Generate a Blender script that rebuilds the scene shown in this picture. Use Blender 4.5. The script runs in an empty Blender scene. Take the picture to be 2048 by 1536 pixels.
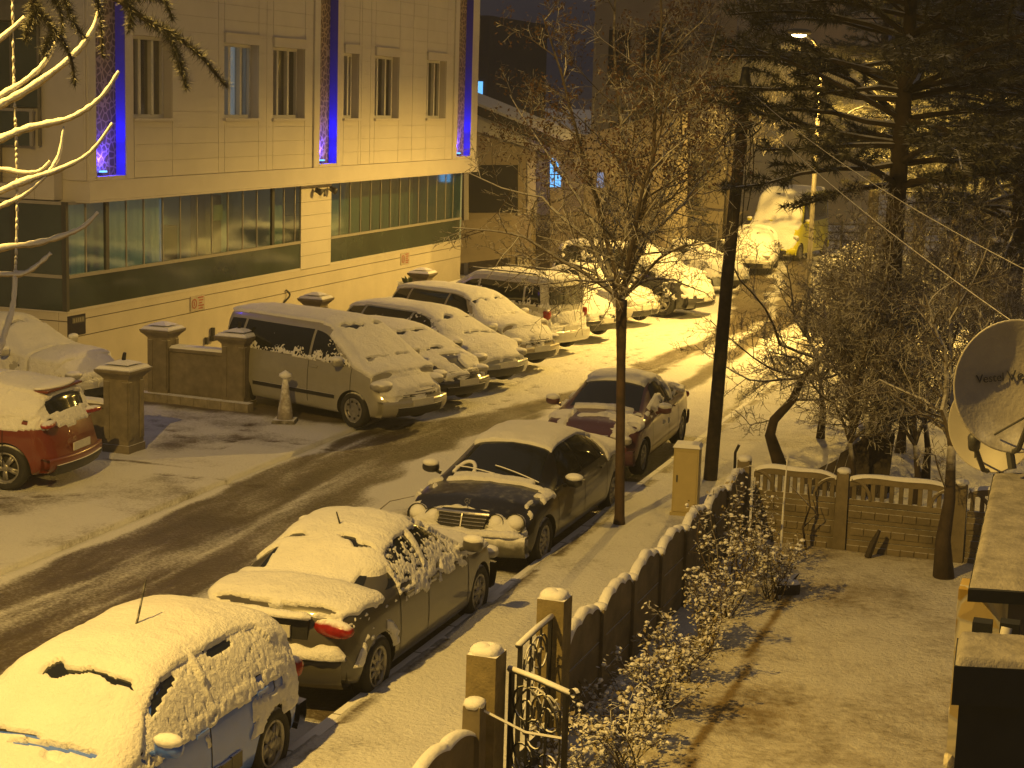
import bpy, bmesh, math, random
import numpy as np
from mathutils import Vector, Matrix, noise as mnoise

# ------------------------------------------------------------------ camera, sky, lamps, exposure
SC = bpy.context.scene
COL = SC.collection
EYE_H = 5.9
FPX = 3400.0
# rows: world X (across the street), Y (along it), Z (up) in camera axes (right, down, forward)
CAM_R = np.array([[0.9423965, 0.08229038, -0.32421772],
                  [0.3331875, -0.14522153, 0.93160979],
                  [0.02957913, -0.9859711, -0.16427438]])
cam_d = bpy.data.cameras.new('camera')
cam = bpy.data.objects.new('camera', cam_d)
COL.objects.link(cam)
cam_d.sensor_width = 36.0
cam_d.lens = 36.0 * FPX / 2048.0
cam_d.clip_start = 0.1
cam_d.clip_end = 3000.0
_m = Matrix.Identity(4)
for i in range(3):
    _m[i][0] = CAM_R[i, 0]; _m[i][1] = -CAM_R[i, 1]; _m[i][2] = -CAM_R[i, 2]
_m[2][3] = EYE_H
cam.matrix_world = _m
SC.camera = cam

world = bpy.data.worlds.new('World')
SC.world = world
world.use_nodes = True
wn = world.node_tree.nodes; wl = world.node_tree.links
wbg = wn['Background']
wtc = wn.new('ShaderNodeTexCoord'); wsep = wn.new('ShaderNodeSeparateXYZ'); wr = wn.new('ShaderNodeValToRGB')
wl.new(wtc.outputs['Generated'], wsep.inputs[0]); wl.new(wsep.outputs['Z'], wr.inputs[0]); wl.new(wr.outputs[0], wbg.inputs[0])
wr.color_ramp.elements[0].position = 0.02; wr.color_ramp.elements[0].color = (0.012, 0.012, 0.019, 1)
wr.color_ramp.elements[1].position = 0.55; wr.color_ramp.elements[1].color = (0.135, 0.110, 0.094, 1)
wbg.inputs[1].default_value = 1.0

SC.view_settings.view_transform = 'Standard'
SC.view_settings.look = 'None'
SC.view_settings.exposure = 0.0
SC.view_settings.gamma = 1.0
SC.render.engine = 'CYCLES'
SC.cycles.use_denoising = True
SC.cycles.max_bounces = 6
SC.cycles.diffuse_bounces = 3
SC.cycles.glossy_bounces = 3
SC.cycles.transmission_bounces = 4
SC.cycles.transparent_max_bounces = 8
SC.cycles.sample_clamp_indirect = 3.0
SC.cycles.caustics_reflective = False
SC.cycles.caustics_refractive = False

SODIUM = (1.0, 0.60, 0.115)
def lamp(name, loc, power, color, radius=0.15, kind='POINT', target=None, spot=150, parent=None):
    d = bpy.data.lights.new(name, kind)
    d.energy = power; d.color = color; d.shadow_soft_size = radius
    o = bpy.data.objects.new(name, d); COL.objects.link(o)
    o.location = loc
    if kind == 'SPOT':
        d.spot_size = math.radians(spot); d.spot_blend = 0.5
    if target is not None:
        o.rotation_euler = (Vector(target) - Vector(loc)).to_track_quat('-Z', 'Y').to_euler()
    if parent: o.parent = parent
    return o
FAR_LAMP = (-7.78, 43.5, 7.72)
NEAR_LAMP = (-8.4, 6.6, 11.2)
P_FAR, P_NEAR, P_THIRD = 8400.0, 8800.0, 9000.0

# ------------------------------------------------------------------ pixel <-> place helpers (used only to place things on known planes)
def _ray(u, v):
    return CAM_R @ np.array([u - 1024.0, v - 768.0, FPX])
def G(u, v, h=0.0):
    d = _ray(u, v); t = (h - EYE_H) / d[2]
    return (d[0] * t, d[1] * t)
def on_x(u, v, X):
    d = _ray(u, v); t = X / d[0]
    return Vector((X, d[1] * t, EYE_H + d[2] * t))
def on_y(u, v, Y):
    d = _ray(u, v); t = Y / d[1]
    return Vector((d[0] * t, Y, EYE_H + d[2] * t))
def at_depth(u, v, z):
    d = _ray(u, v) * (z / FPX)
    return Vector((d[0], d[1], EYE_H + d[2]))

# ------------------------------------------------------------------ numpy noise
def _hash(ix, iy, iz, seed):
    h = (ix.astype(np.int64) * 374761393 + iy.astype(np.int64) * 668265263 + iz.astype(np.int64) * 2147483647 + seed * 974711) & 0xFFFFFFFF
    h = ((h ^ (h >> 13)) * 1274126177) & 0xFFFFFFFF
    h = (h ^ (h >> 16)) & 0xFFFFFFFF
    return h.astype(np.float64) / 4294967295.0
def vnoise(p, scale=1.0, seed=0):
    q = np.asarray(p, float) * scale
    i = np.floor(q); f = q - i; f = f * f * (3 - 2 * f)
    x, y, z = i[..., 0], i[..., 1], i[..., 2]
    r = 0
    for dx in (0, 1):
        wx = f[..., 0] if dx else 1 - f[..., 0]
        for dy in (0, 1):
            wy = f[..., 1] if dy else 1 - f[..., 1]
            for dz in (0, 1):
                wz = f[..., 2] if dz else 1 - f[..., 2]
                r = r + wx * wy * wz * _hash(x + dx, y + dy, z + dz, seed)
    return r          # 0..1
def fbm(p, scale=1.0, octv=3, seed=0):
    r = 0; a = 0.5; t = 0
    for k in range(octv):
        r = r + a * vnoise(p, scale * 2 ** k, seed + 17 * k); t += a; a *= 0.5
    return r / t
def sstep(a, b, x):
    t = np.clip((np.asarray(x, float) - a) / (b - a), 0, 1)
    return t * t * (3 - 2 * t)

# ------------------------------------------------------------------ materials
def new_mat(name):
    m = bpy.data.materials.new(name); m.use_nodes = True
    return m, m.node_tree.nodes, m.node_tree.links, m.node_tree.nodes['Principled BSDF']
def setp(b, **k):
    for n, v in k.items():
        b.inputs[n.replace('_', ' ')].default_value = v
def rgba(c): return (c[0], c[1], c[2], 1.0)
def noise_node(n, l, scale, detail=4, coord='Object', rough=0.6, stretch=None):
    tc = n.new('ShaderNodeTexCoord'); t = n.new('ShaderNodeTexNoise')
    t.inputs['Scale'].default_value = scale; t.inputs['Detail'].default_value = detail; t.inputs['Roughness'].default_value = rough
    if stretch:
        mp = n.new('ShaderNodeMapping'); mp.inputs['Scale'].default_value = stretch
        l.new(tc.outputs[coord], mp.inputs[0]); l.new(mp.outputs[0], t.inputs['Vector'])
    else:
        l.new(tc.outputs[coord], t.inputs['Vector'])
    return t
def ramp(n, l, src, stops):
    r = n.new('ShaderNodeValToRGB')
    e = r.color_ramp.elements
    while len(e) < len(stops): e.new(0.5)
    for k, (p, c) in enumerate(stops):
        e[k].position = p; e[k].color = rgba(c) if len(c) == 3 else c
    l.new(src, r.inputs[0])
    return r
def mixc(n, l, fac, a, b):
    m = n.new('ShaderNodeMix'); m.data_type = 'RGBA'
    for idx, v in ((6, a), (7, b)):
        if hasattr(v, 'links'): l.new(v, m.inputs[idx])
        else: m.inputs[idx].default_value = rgba(v)
    if hasattr(fac, 'links'): l.new(fac, m.inputs[0])
    else: m.inputs[0].default_value = fac
    return m.outputs[2]
def math_node(n, l, op, a, b=None, c=None, clamp=False):
    m = n.new('ShaderNodeMath'); m.operation = op; m.use_clamp = clamp
    for i, v in enumerate((a, b, c)):
        if v is None: continue
        if hasattr(v, 'links'): l.new(v, m.inputs[i])
        else: m.inputs[i].default_value = v
    return m.outputs[0]
def bump(n, l, b, h, strength, dist=0.02):
    bp = n.new('ShaderNodeBump'); bp.inputs['Strength'].default_value = strength; bp.inputs['Distance'].default_value = dist
    l.new(h, bp.inputs['Height']); l.new(bp.outputs[0], b.inputs['Normal'])
    return bp

def m_plain(name, col, rough=0.6, metal=0.0, var=0.15, scale=6.0, bumps=0.0, bscale=40.0, spec=0.5, coat=0.0):
    m, n, l, b = new_mat(name)
    t = noise_node(n, l, scale, 5)
    c2 = tuple(max(0.0, c * (1 - var)) for c in col); c1 = tuple(min(1.0, c * (1 + var)) for c in col)
    r = ramp(n, l, t.outputs[0], [(0.3, c2), (0.7, c1)])
    l.new(r.outputs[0], b.inputs['Base Color'])
    setp(b, Roughness=rough, Metallic=metal)
    b.inputs['Specular IOR Level'].default_value = spec
    b.inputs['Coat Weight'].default_value = coat
    if bumps:
        t2 = noise_node(n, l, bscale, 4)
        bump(n, l, b, t2.outputs[0], bumps, 0.01)
    return m
def m_snow(name, bscale=22.0, strength=0.55, dirt=0.0, col=(0.80, 0.80, 0.80), dist=0.02):
    m, n, l, b = new_mat(name)
    t = noise_node(n, l, bscale, 5, rough=0.65)
    t2 = noise_node(n, l, 2.3, 4)
    lo = tuple(c * (1 - 0.08 - dirt) for c in col)
    r = ramp(n, l, t2.outputs[0], [(0.3, lo), (0.6, col)])
    l.new(r.outputs[0], b.inputs['Base Color'])
    setp(b, Roughness=0.7); b.inputs['Specular IOR Level'].default_value = 0.25
    bump(n, l, b, t.outputs[0], strength, dist)
    return m
def m_dusted(name, col, rough=0.8, lo=0.15, hi=0.55, snow=(0.78, 0.78, 0.78), nscale=9.0, amount=0.5, metal=0.0, bumps=0.3, bscale=30.0, var=0.3, coat=0.0):
    """a surface that carries snow wherever it faces upward"""
    m, n, l, b = new_mat(name)
    g = n.new('ShaderNodeNewGeometry'); s = n.new('ShaderNodeSeparateXYZ'); l.new(g.outputs['Normal'], s.inputs[0])
    t = noise_node(n, l, nscale, 4)
    a = math_node(n, l, 'MULTIPLY_ADD', t.outputs[0], amount, -amount * 0.5)
    a = math_node(n, l, 'ADD', a, s.outputs['Z'])
    mr = n.new('ShaderNodeMapRange'); mr.inputs['From Min'].default_value = lo; mr.inputs['From Max'].default_value = hi; mr.interpolation_type = 'SMOOTHSTEP'
    l.new(a, mr.inputs['Value'])
    t3 = noise_node(n, l, nscale * 0.6, 5)
    r = ramp(n, l, t3.outputs[0], [(0.3, tuple(c * (1 - var) for c in col)), (0.7, tuple(min(1, c * (1 + var)) for c in col))])
    l.new(mixc(n, l, mr.outputs[0], r.outputs[0], snow), b.inputs['Base Color'])
    rr = n.new('ShaderNodeMapRange'); rr.inputs['To Min'].default_value = rough; rr.inputs['To Max'].default_value = 0.75
    l.new(mr.outputs[0], rr.inputs['Value']); l.new(rr.outputs[0], b.inputs['Roughness'])
    if metal: setp(b, Metallic=metal)
    b.inputs['Coat Weight'].default_value = coat
    t2 = noise_node(n, l, bscale, 4)
    bump(n, l, b, t2.outputs[0], bumps, 0.01)
    return m
def m_emit(name, col, strength, base=(0.02, 0.02, 0.02)):
    m, n, l, b = new_mat(name)
    setp(b, Base_Color=rgba(base)); b.inputs['Emission Color'].default_value = rgba(col); b.inputs['Emission Strength'].default_value = strength
    return m
def m_glass_dark(name, col=(0.02, 0.025, 0.025), rough=0.06):
    m, n, l, b = new_mat(name)
    setp(b, Base_Color=rgba(col), Roughness=rough); b.inputs['Specular IOR Level'].default_value = 0.6
    return m

# ------------------------------------------------------------------ mesh building
class MB:
    def __init__(s): s.v = []; s.f = []; s.m = []; s.k = 0
    def add(s, verts, faces, mi=0):
        s.v.extend([tuple(map(float, p)) for p in verts]); k = s.k
        s.f.extend([tuple(int(i) + k for i in f) for f in faces]); s.m.extend([mi] * len(faces)); s.k += len(verts)
        return s
    def box(s, c, d, rz=0.0, mi=0, rot=None, taper=1.0):
        x, y, z = d[0] / 2, d[1] / 2, d[2] / 2
        pts = [(-x, -y, -z), (x, -y, -z), (x, y, -z), (-x, y, -z), (-x * taper, -y * taper, z), (x * taper, -y * taper, z), (x * taper, y * taper, z), (-x * taper, y * taper, z)]
        R = rot if rot is not None else Matrix.Rotation(rz, 3, 'Z')
        pts = [R @ Vector(p) + Vector(c) for p in pts]
        return s.add(pts, [(0, 3, 2, 1), (4, 5, 6, 7), (0, 1, 5, 4), (1, 2, 6, 5), (2, 3, 7, 6), (3, 0, 4, 7)], mi)
    def span(s, a, b, mi=0):
        a = Vector(a); b = Vector(b)
        return s.box((a + b) / 2, (abs(b.x - a.x), abs(b.y - a.y), abs(b.z - a.z)), mi=mi)
    def tube(s, pts, rad, n=6, mi=0, cap=True):
        pts = [Vector(p) for p in pts]
        if not hasattr(rad, '__len__'): rad = [rad] * len(pts)
        t0 = (pts[1] - pts[0]).normalized()
        a = t0.orthogonal().normalized(); rings = []
        for i, p in enumerate(pts):
            t = (pts[min(i + 1, len(pts) - 1)] - pts[max(i - 1, 0)])
            if t.length < 1e-9: t = t0
            t = t.normalized()
            a = (a - t * a.dot(t))
            a = a.normalized() if a.length > 1e-6 else t.orthogonal().normalized()
            b = t.cross(a)
            rings.append([p + (a * math.cos(2 * math.pi * k / n) + b * math.sin(2 * math.pi * k / n)) * rad[i] for k in range(n)])
        V = [q for r in rings for q in r]; F = []
        for i in range(len(pts) - 1):
            for k in range(n):
                k2 = (k + 1) % n
                F.append((i * n + k, i * n + k2, (i + 1) * n + k2, (i + 1) * n + k))
        if cap:
            F.append(tuple(range(n - 1, -1, -1))); F.append(tuple(range((len(pts) - 1) * n, len(pts) * n)))
        return s.add(V, F, mi)
    def lathe(s, prof, n=20, mi=0, M=None, close=False):
        """prof: (radius, height) about local Z"""
        V = []; F = []
        for r, h in prof:
            for k in range(n):
                a = 2 * math.pi * k / n
                V.append(Vector((r * math.cos(a), r * math.sin(a), h)))
        P = len(prof)
        for i in range(P - 1 if not close else P):
            j = (i + 1) % P
            for k in range(n):
                k2 = (k + 1) % n
                F.append((i * n + k, i * n + k2, j * n + k2, j * n + k))
        if not close:
            F.append(tuple(range(n - 1, -1, -1))); F.append(tuple(range((P - 1) * n, P * n)))
        if M is not None: V = [M @ v for v in V]
        return s.add(V, F, mi)
    def prism(s, poly, a, b, axis='x', mi=0):
        """poly: 2-D outline in the plane normal to axis, extruded from a to b"""
        def P(p, t):
            if axis == 'x': return (t, p[0], p[1])
            if axis == 'y': return (p[0], t, p[1])
            return (p[0], p[1], t)
        n = len(poly)
        V = [P(p, a) for p in poly] + [P(p, b) for p in poly]
        F = [tuple(range(n)), tuple(range(2 * n - 1, n - 1, -1))] + [(i, i + n, (i + 1) % n + n, (i + 1) % n) for i in range(n)]
        return s.add(V, F, mi)
    def build(s, name, mats, parent=None, smooth=False, fix=True):
        me = bpy.data.meshes.new(name)
        me.from_pydata(s.v, [], s.f)
        if not isinstance(mats, (list, tuple)): mats = [mats]
        for m in mats: me.materials.append(m)
        if len(mats) > 1: me.polygons.foreach_set('material_index', s.m)
        if fix:
            bm = bmesh.new(); bm.from_mesh(me); bmesh.ops.recalc_face_normals(bm, faces=bm.faces); bm.to_mesh(me); bm.free()
        if smooth: me.polygons.foreach_set('use_smooth', [True] * len(me.polygons))
        me.update()
        o = bpy.data.objects.new(name, me); COL.objects.link(o)
        if parent is not None: o.parent = parent
        return o
def grid_mesh(name, Pts, mats, parent=None, smooth=True, keep=None, attrs=None, closed_v=False):
    """Pts (nu, nv, 3) -> mesh; keep: (nu, nv) bool, a face stays when any of its corners is kept"""
    nu, nv = Pts.shape[:2]
    i, j = np.meshgrid(np.arange(nu - 1), np.arange(nv - 1 if not closed_v else nv), indexing='ij')
    j2 = (j + 1) % nv
    q = np.stack([i * nv + j, (i + 1) * nv + j, (i + 1) * nv + j2, i * nv + j2], -1).reshape(-1, 4)
    V = Pts.reshape(-1, 3)
    if keep is not None:
        kf = keep.reshape(-1)[q].any(1); q = q[kf]
        used = np.unique(q); mp = -np.ones(len(V), int); mp[used] = np.arange(len(used)); V = V[used]; q = mp[q]
        if attrs: attrs = {k: a.reshape(-1)[used] for k, a in attrs.items()}
    me = bpy.data.meshes.new(name)
    me.vertices.add(len(V)); me.vertices.foreach_set('co', V.astype(np.float32).ravel())
    me.loops.add(len(q) * 4); me.loops.foreach_set('vertex_index', q.astype(np.int32).ravel())
    me.polygons.add(len(q)); me.polygons.foreach_set('loop_start', np.arange(0, len(q) * 4, 4, dtype=np.int32))
    if smooth: me.polygons.foreach_set('use_smooth', [True] * len(q))
    for m in (mats if isinstance(mats, (list, tuple)) else [mats]): me.materials.append(m)
    if attrs:
        for k, a in attrs.items():
            at = me.attributes.new(k, 'FLOAT', 'POINT'); at.data.foreach_set('value', np.asarray(a, np.float32).ravel())
    me.update(calc_edges=True); me.validate()
    o = bpy.data.objects.new(name, me); COL.objects.link(o)
    if parent is not None: o.parent = parent
    return o
def tag(o, label=None, cat=None, group=None, kind=None):
    if label: o['label'] = label
    if cat: o['category'] = cat
    if group: o['group'] = group
    if kind: o['kind'] = kind
    return o
def empty(name, loc=(0, 0, 0), rz=0.0, label=None, cat=None, group=None):
    o = bpy.data.objects.new(name, None); COL.objects.link(o)
    o.location = loc; o.rotation_euler = (0, 0, rz)
    return tag(o, label, cat, group)
def text_mesh(name, body, size, mat, parent=None, M=None, depth=0.002):
    c = bpy.data.curves.new(name, 'FONT'); c.body = body; c.size = size; c.align_x = 'CENTER'; c.align_y = 'CENTER'; c.extrude = depth
    t = bpy.data.objects.new(name + '_curve', c); COL.objects.link(t)
    bpy.context.view_layer.update()
    dg = bpy.context.evaluated_depsgraph_get()
    me = bpy.data.meshes.new_from_object(t.evaluated_get(dg))
    bpy.data.objects.remove(t); bpy.data.curves.remove(c)
    me.name = name
    me.materials.clear(); me.materials.append(mat)
    if M is not None: me.transform(M)
    o = bpy.data.objects.new(name, me); COL.objects.link(o)
    if parent is not None: o.parent = parent
    return o

SNOW_CAR = m_snow('car_snow', 26.0, 0.8, dist=0.035)
SNOW = m_snow('soft_snow', 14.0, 0.5)
SNOW_CAP = m_snow('cap_snow', 18.0, 0.6)
RNG = random.Random(7)
# ------------------------------------------------------------------ materials of the setting
def m_ground(name, dark, snowc=(0.80, 0.80, 0.80), nscale=3.0, amt=0.5, fine=26.0, wet=0.35, bumps=0.6, bscale=16.0, stretch=None, soft=0.18):
    m, n, l, b = new_mat(name)
    at = n.new('ShaderNodeAttribute'); at.attribute_name = 'snow'
    t = noise_node(n, l, nscale, 5, stretch=stretch); t2 = noise_node(n, l, fine, 4)
    a = math_node(n, l, 'MULTIPLY_ADD', t.outputs[0], amt, -amt * 0.5)
    a2 = math_node(n, l, 'MULTIPLY_ADD', t2.outputs[0], amt * 0.9, -amt * 0.45)
    a = math_node(n, l, 'ADD', math_node(n, l, 'ADD', a, a2), at.outputs['Fac'])
    mr = n.new('ShaderNodeMapRange'); mr.interpolation_type = 'SMOOTHSTEP'
    mr.inputs['From Min'].default_value = 0.5 - soft * 1.6; mr.inputs['From Max'].default_value = 0.5 + soft * 1.6
    l.new(a, mr.inputs['Value'])
    dk = ramp(n, l, t.outputs[0], [(0.3, tuple(c * 0.7 for c in dark)), (0.7, tuple(c * 1.3 for c in dark))])
    l.new(mixc(n, l, mr.outputs[0], dk.outputs[0], snowc), b.inputs['Base Color'])
    rr = n.new('ShaderNodeMapRange'); rr.inputs['To Min'].default_value = wet; rr.inputs['To Max'].default_value = 0.75
    l.new(mr.outputs[0], rr.inputs['Value']); l.new(rr.outputs[0], b.inputs['Roughness'])
    b.inputs['Specular IOR Level'].default_value = 0.3
    tb = noise_node(n, l, bscale, 6, rough=0.7)
    bump(n, l, b, tb.outputs[0], bumps * 1.4, 0.07)
    return m
M_ROAD = m_ground('slushy_road', (0.115, 0.092, 0.060), nscale=1.9, amt=0.80, stretch=(1.0, 0.25, 1.0), wet=0.4)
M_YARD = m_ground('yard_snow', (0.17, 0.14, 0.105), nscale=1.6, amt=0.70, wet=0.55)
M_GARDEN = m_ground('garden_ground', (0.26, 0.185, 0.075), snowc=(0.80, 0.76, 0.62), nscale=1.8, amt=0.95, fine=9.0, wet=0.8, soft=0.28)
M_WALLP = m_plain('painted_wall', (0.58, 0.54, 0.49), 0.7, var=0.06, scale=2.0)
M_CLAD = m_plain('siding', (0.62, 0.58, 0.52), 0.6, var=0.05, scale=1.2, bumps=0.15, bscale=30)
M_TRIM = m_plain('pale_trim', (0.60, 0.56, 0.51), 0.6, var=0.05, scale=2.0)
M_GAP = m_plain('dark_gap', (0.10, 0.085, 0.07), 0.8)
M_PLINTH = m_plain('plinth_render', (0.58, 0.53, 0.45), 0.7, var=0.07, scale=1.6)
M_WHITE = m_plain('white_frame', (0.62, 0.60, 0.55), 0.45, var=0.04)
M_DARKFR = m_plain('dark_frame', (0.05, 0.05, 0.05), 0.5)
M_ALU = m_plain('aluminium_rail', (0.34, 0.32, 0.29), 0.45, var=0.08)
M_PANE = m_glass_dark('window_pane', (0.03, 0.028, 0.025), 0.08)
M_CURT = m_plain('curtain', (0.50, 0.42, 0.30), 0.8, var=0.2, scale=9)
M_STONE = m_dusted('pillar_stone', (0.17, 0.145, 0.105), 0.85, lo=0.45, hi=0.8, nscale=7, amount=0.25, bumps=0.5, bscale=24)
M_CONC = m_dusted('fence_concrete', (0.165, 0.135, 0.082), 0.85, lo=0.5, hi=0.85, nscale=5, amount=0.25, bumps=0.6, bscale=22, var=0.35)
M_POST = m_dusted('post_concrete', (0.20, 0.16, 0.075), 0.9, lo=0.5, hi=0.85, nscale=8, amount=0.25, bumps=0.9, bscale=40, var=0.35)
M_IRON = m_dusted('wrought_iron', (0.012, 0.011, 0.011), 0.5, lo=0.35, hi=0.75, nscale=14, amount=0.5, bumps=0.1)
M_BLACK = m_plain('black_paint', (0.012, 0.012, 0.013), 0.6)

def glass_mat(name, tint, gl=0.14):
    m, n, l, b = new_mat(name)
    out = n['Material Output']
    tr = n.new('ShaderNodeBsdfTransparent'); tr.inputs[0].default_value = rgba(tint)
    gs = n.new('ShaderNodeBsdfGlossy'); gs.inputs[0].default_value = (0.8, 0.8, 0.8, 1); gs.inputs['Roughness'].default_value = 0.08
    t = noise_node(n, l, 0.7, 2)
    bp = n.new('ShaderNodeBump'); bp.inputs['Strength'].default_value = 0.06; bp.inputs['Distance'].default_value = 0.1
    l.new(t.outputs[0], bp.inputs['Height']); l.new(bp.outputs[0], gs.inputs['Normal'])
    mx = n.new('ShaderNodeMixShader')
    fr = n.new('ShaderNodeLayerWeight')
    fac = math_node(n, l, 'MULTIPLY_ADD', math_node(n, l, 'POWER', fr.outputs['Facing'], 4.0), 0.8, 0.03 + gl, clamp=True)
    l.new(fac, mx.inputs[0]); l.new(tr.outputs[0], mx.inputs[1]); l.new(gs.outputs[0], mx.inputs[2])
    l.new(mx.outputs[0], out.inputs[0])
    return m
M_GLAZ = glass_mat('veranda_glass', (0.78, 0.88, 0.82))
M_GLAZ2 = m_plain('parapet_glass', (0.050, 0.068, 0.058), .12, var=.25, scale=.8, spec=.8)

# ------------------------------------------------------------------ ground, road, pavements
def sheet(name, x0, x1, y0, y1, step, z, mat, hfun=None, afun=None, skirt=0.3):
    nx = max(2, int(round((x1 - x0) / step)) + 1); ny = max(2, int(round((y1 - y0) / step)) + 1)
    X, Y = np.meshgrid(np.linspace(x0, x1, nx), np.linspace(y0, y1, ny), indexing='ij')
    P0 = np.stack([X, Y, np.zeros_like(X)], -1)
    Z = np.full_like(X, z)
    if hfun is not None: Z = Z + hfun(X, Y, P0)
    A = afun(X, Y, P0) if afun is not None else np.ones_like(X)
    P = np.stack([X, Y, Z], -1)
    # skirt round the edge so that the sheet has thickness
    P = np.concatenate([P[:1], P, P[-1:]], 0); P = np.concatenate([P[:, :1], P, P[:, -1:]], 1)
    A = np.concatenate([A[:1], A, A[-1:]], 0); A = np.concatenate([A[:, :1], A, A[:, -1:]], 1)
    P[0, :, 2] -= skirt; P[-1, :, 2] -= skirt; P[1:-1, 0, 2] -= skirt; P[1:-1, -1, 2] -= skirt
    o = grid_mesh(name, P, mat, attrs={'snow': A}, smooth=True)
    return tag(o, kind='structure')
def lerpY(Y, pts):
    return np.interp(Y, [p[0] for p in pts], [p[1] for p in pts])
def band(X, Y, lo, hi, soft=0.18, wob=0.15):
    w = (vnoise(np.stack([Y * 0.9, Y * 0, Y * 0], -1), 1.0, 5) - 0.5) * wob + (vnoise(np.stack([X * 3, Y * 1.2, Y * 0], -1), 1.0, 6) - 0.5) * wob
    return sstep(-soft, soft, X - lerpY(Y, lo) + w) * (1 - sstep(-soft, soft, X - lerpY(Y, hi) + w))
A_LO = [(5, -12.6), (27, -12.5), (28.9, -11.45), (33.7, -10.25), (40, -9.85), (43.3, -9.6), (48, -10.1), (56, -11.6), (70, -14.5)]
A_HI = [(5, -9.9), (13.8, -10.1), (17.2, -9.75), (25.3, -10.4), (29.5, -10.2), (34.9, -9.5), (40, -9.15), (44, -9.0), (48, -9.3), (56, -10.5), (70, -13.2)]
S_LO = [(5, -11.7), (15.4, -11.45), (21.8, -11.0), (25, -11.2), (40, -11)]
S_HI = [(5, -11.2), (15.4, -10.95), (21.8, -10.6), (25, -11.0), (40, -11)]
B_LO = [(5, -9.0), (20, -9.2), (30, -8.9), (35, -8.55), (48, -8.85), (56, -10.0), (70, -12.3)]
B_HI = [(5, -8.6), (20, -8.75), (30, -8.45), (33.4, -7.95), (37, -8.1), (48, -8.25), (56, -9.3), (70, -11.6)]
C_LO = [(5, -7.0), (32, -6.95), (45, -7.3), (56, -8.6), (70, -10.6)]
C_HI = [(5, -6.7), (32, -6.7), (45, -6.9), (56, -7.8), (70, -9.6)]
def road_attr(X, Y, P):
    a = np.full_like(X, 0.93)
    st = 0.28 * band(X, Y, S_LO, S_HI, 0.2) * (1 - sstep(22, 27, Y))
    bA = band(X, Y, A_LO, A_HI, .22, .3) * 0.67
    a = a - bA + st * bA
    # thin snow ridges along the wheel path
    r = np.abs(np.sin((X - lerpY(Y, A_HI)) * 4.2 + 0.6 * vnoise(np.stack([Y * .3, X, X * 0], -1), 1, 3)))
    a = a + 0.30 * (1 - sstep(0.0, 0.40, r)) * bA * sstep(.35, .7, vnoise(np.stack([X * 5, Y * .35, X * 0], -1), 1.0, 44))
    # snow spilling off the forecourt edge
    a = a + .8 * (1 - sstep(.02, .10 + .34 * vnoise(np.stack([Y * 1.1, X * 0, X * 0], -1), 1.0, 51) ** 2, X + 12.42)) * (Y < 27.5)
    a = a - band(X, Y, B_LO, B_HI) * (0.35 + 0.4 * sstep(24, 33, Y)) - band(X, Y, C_LO, C_HI, 0.12) * 0.55 * sstep(29, 33, Y)
    a = a - 0.40 * sstep(42, 48, Y) * sstep(-10.8, -10.0, X - lerpY(Y, [(42, 0), (48, 0.0), (56, -1.2), (70, -4)])) * (1 - sstep(-7.4, -7.0, X - lerpY(Y, [(45, 0), (56, -1.2), (70, -3)])))
    # patches worn bare beside the parked cars
    a = a - 0.55 * sstep(0.62, 0.75, fbm(P * np.array([1.2, 0.5, 1]), 0.8, 3, 9)) * sstep(-9.6, -9.0, X) * (1 - sstep(20, 34, Y))
    # under the parked cars the asphalt stayed clear
    for (y0, y1) in ((8.9, 12.6), (13.9, 18.4), (19.6, 24.6), (25.4, 29.8)):
        a = a - 0.8 * sstep(y0, y0 + .3, Y) * (1 - sstep(y1 - .3, y1, Y)) * sstep(-8.5, -8.2, X) * (1 - sstep(-6.7, -6.5, X))
    return np.clip(a, 0, 1)
def foot_prints():
    r = np.random.RandomState(3); L = []
    for _ in range(34):                                   # walking lines between the cars and the road
        x, y = r.uniform(-11.6, -9.9), r.uniform(29.5, 45); a = r.uniform(0, 6.28)
        if r.rand() < .6: a = math.pi / 2 + r.uniform(-.35, .35)
        for k in range(r.randint(3, 9)):
            x += math.cos(a) * .55; y += math.sin(a) * .55; a += r.uniform(-.2, .2)
            s = .12 * (1 if k % 2 else -1)
            L.append((x - math.sin(a) * s, y + math.cos(a) * s, a))
    for _ in range(5):
        x, y = r.uniform(-14.4, -13), r.uniform(20, 26); a = r.uniform(0, 6.28)
        for k in range(5):
            x += math.cos(a) * .5; y += math.sin(a) * .5
            L.append((x, y, a))
    return L
FEET = foot_prints()
def feet_mask(X, Y):
    m = np.zeros_like(X)
    for (x, y, a) in FEET:
        sel = (np.abs(X - x) < .3) & (np.abs(Y - y) < .3)
        if not sel.any(): continue
        dx, dy = X[sel] - x, Y[sel] - y
        u = dx * math.cos(a) + dy * math.sin(a); v = -dx * math.sin(a) + dy * math.cos(a)
        m[sel] = np.maximum(m[sel], 1 - sstep(0.6, 1.1, np.sqrt((u / .17) ** 2 + (v / .085) ** 2)))
    return m
def road_h(X, Y, P):
    return -0.02 * (1 - road_attr(X, Y, P)) + 0.018 * (fbm(P, 4.0, 2, 3) - .5) - 0.03 * feet_mask(X, Y)
def road_a(X, Y, P): return np.clip(road_attr(X, Y, P) - 0.42 * feet_mask(X, Y), 0, 1)

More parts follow.
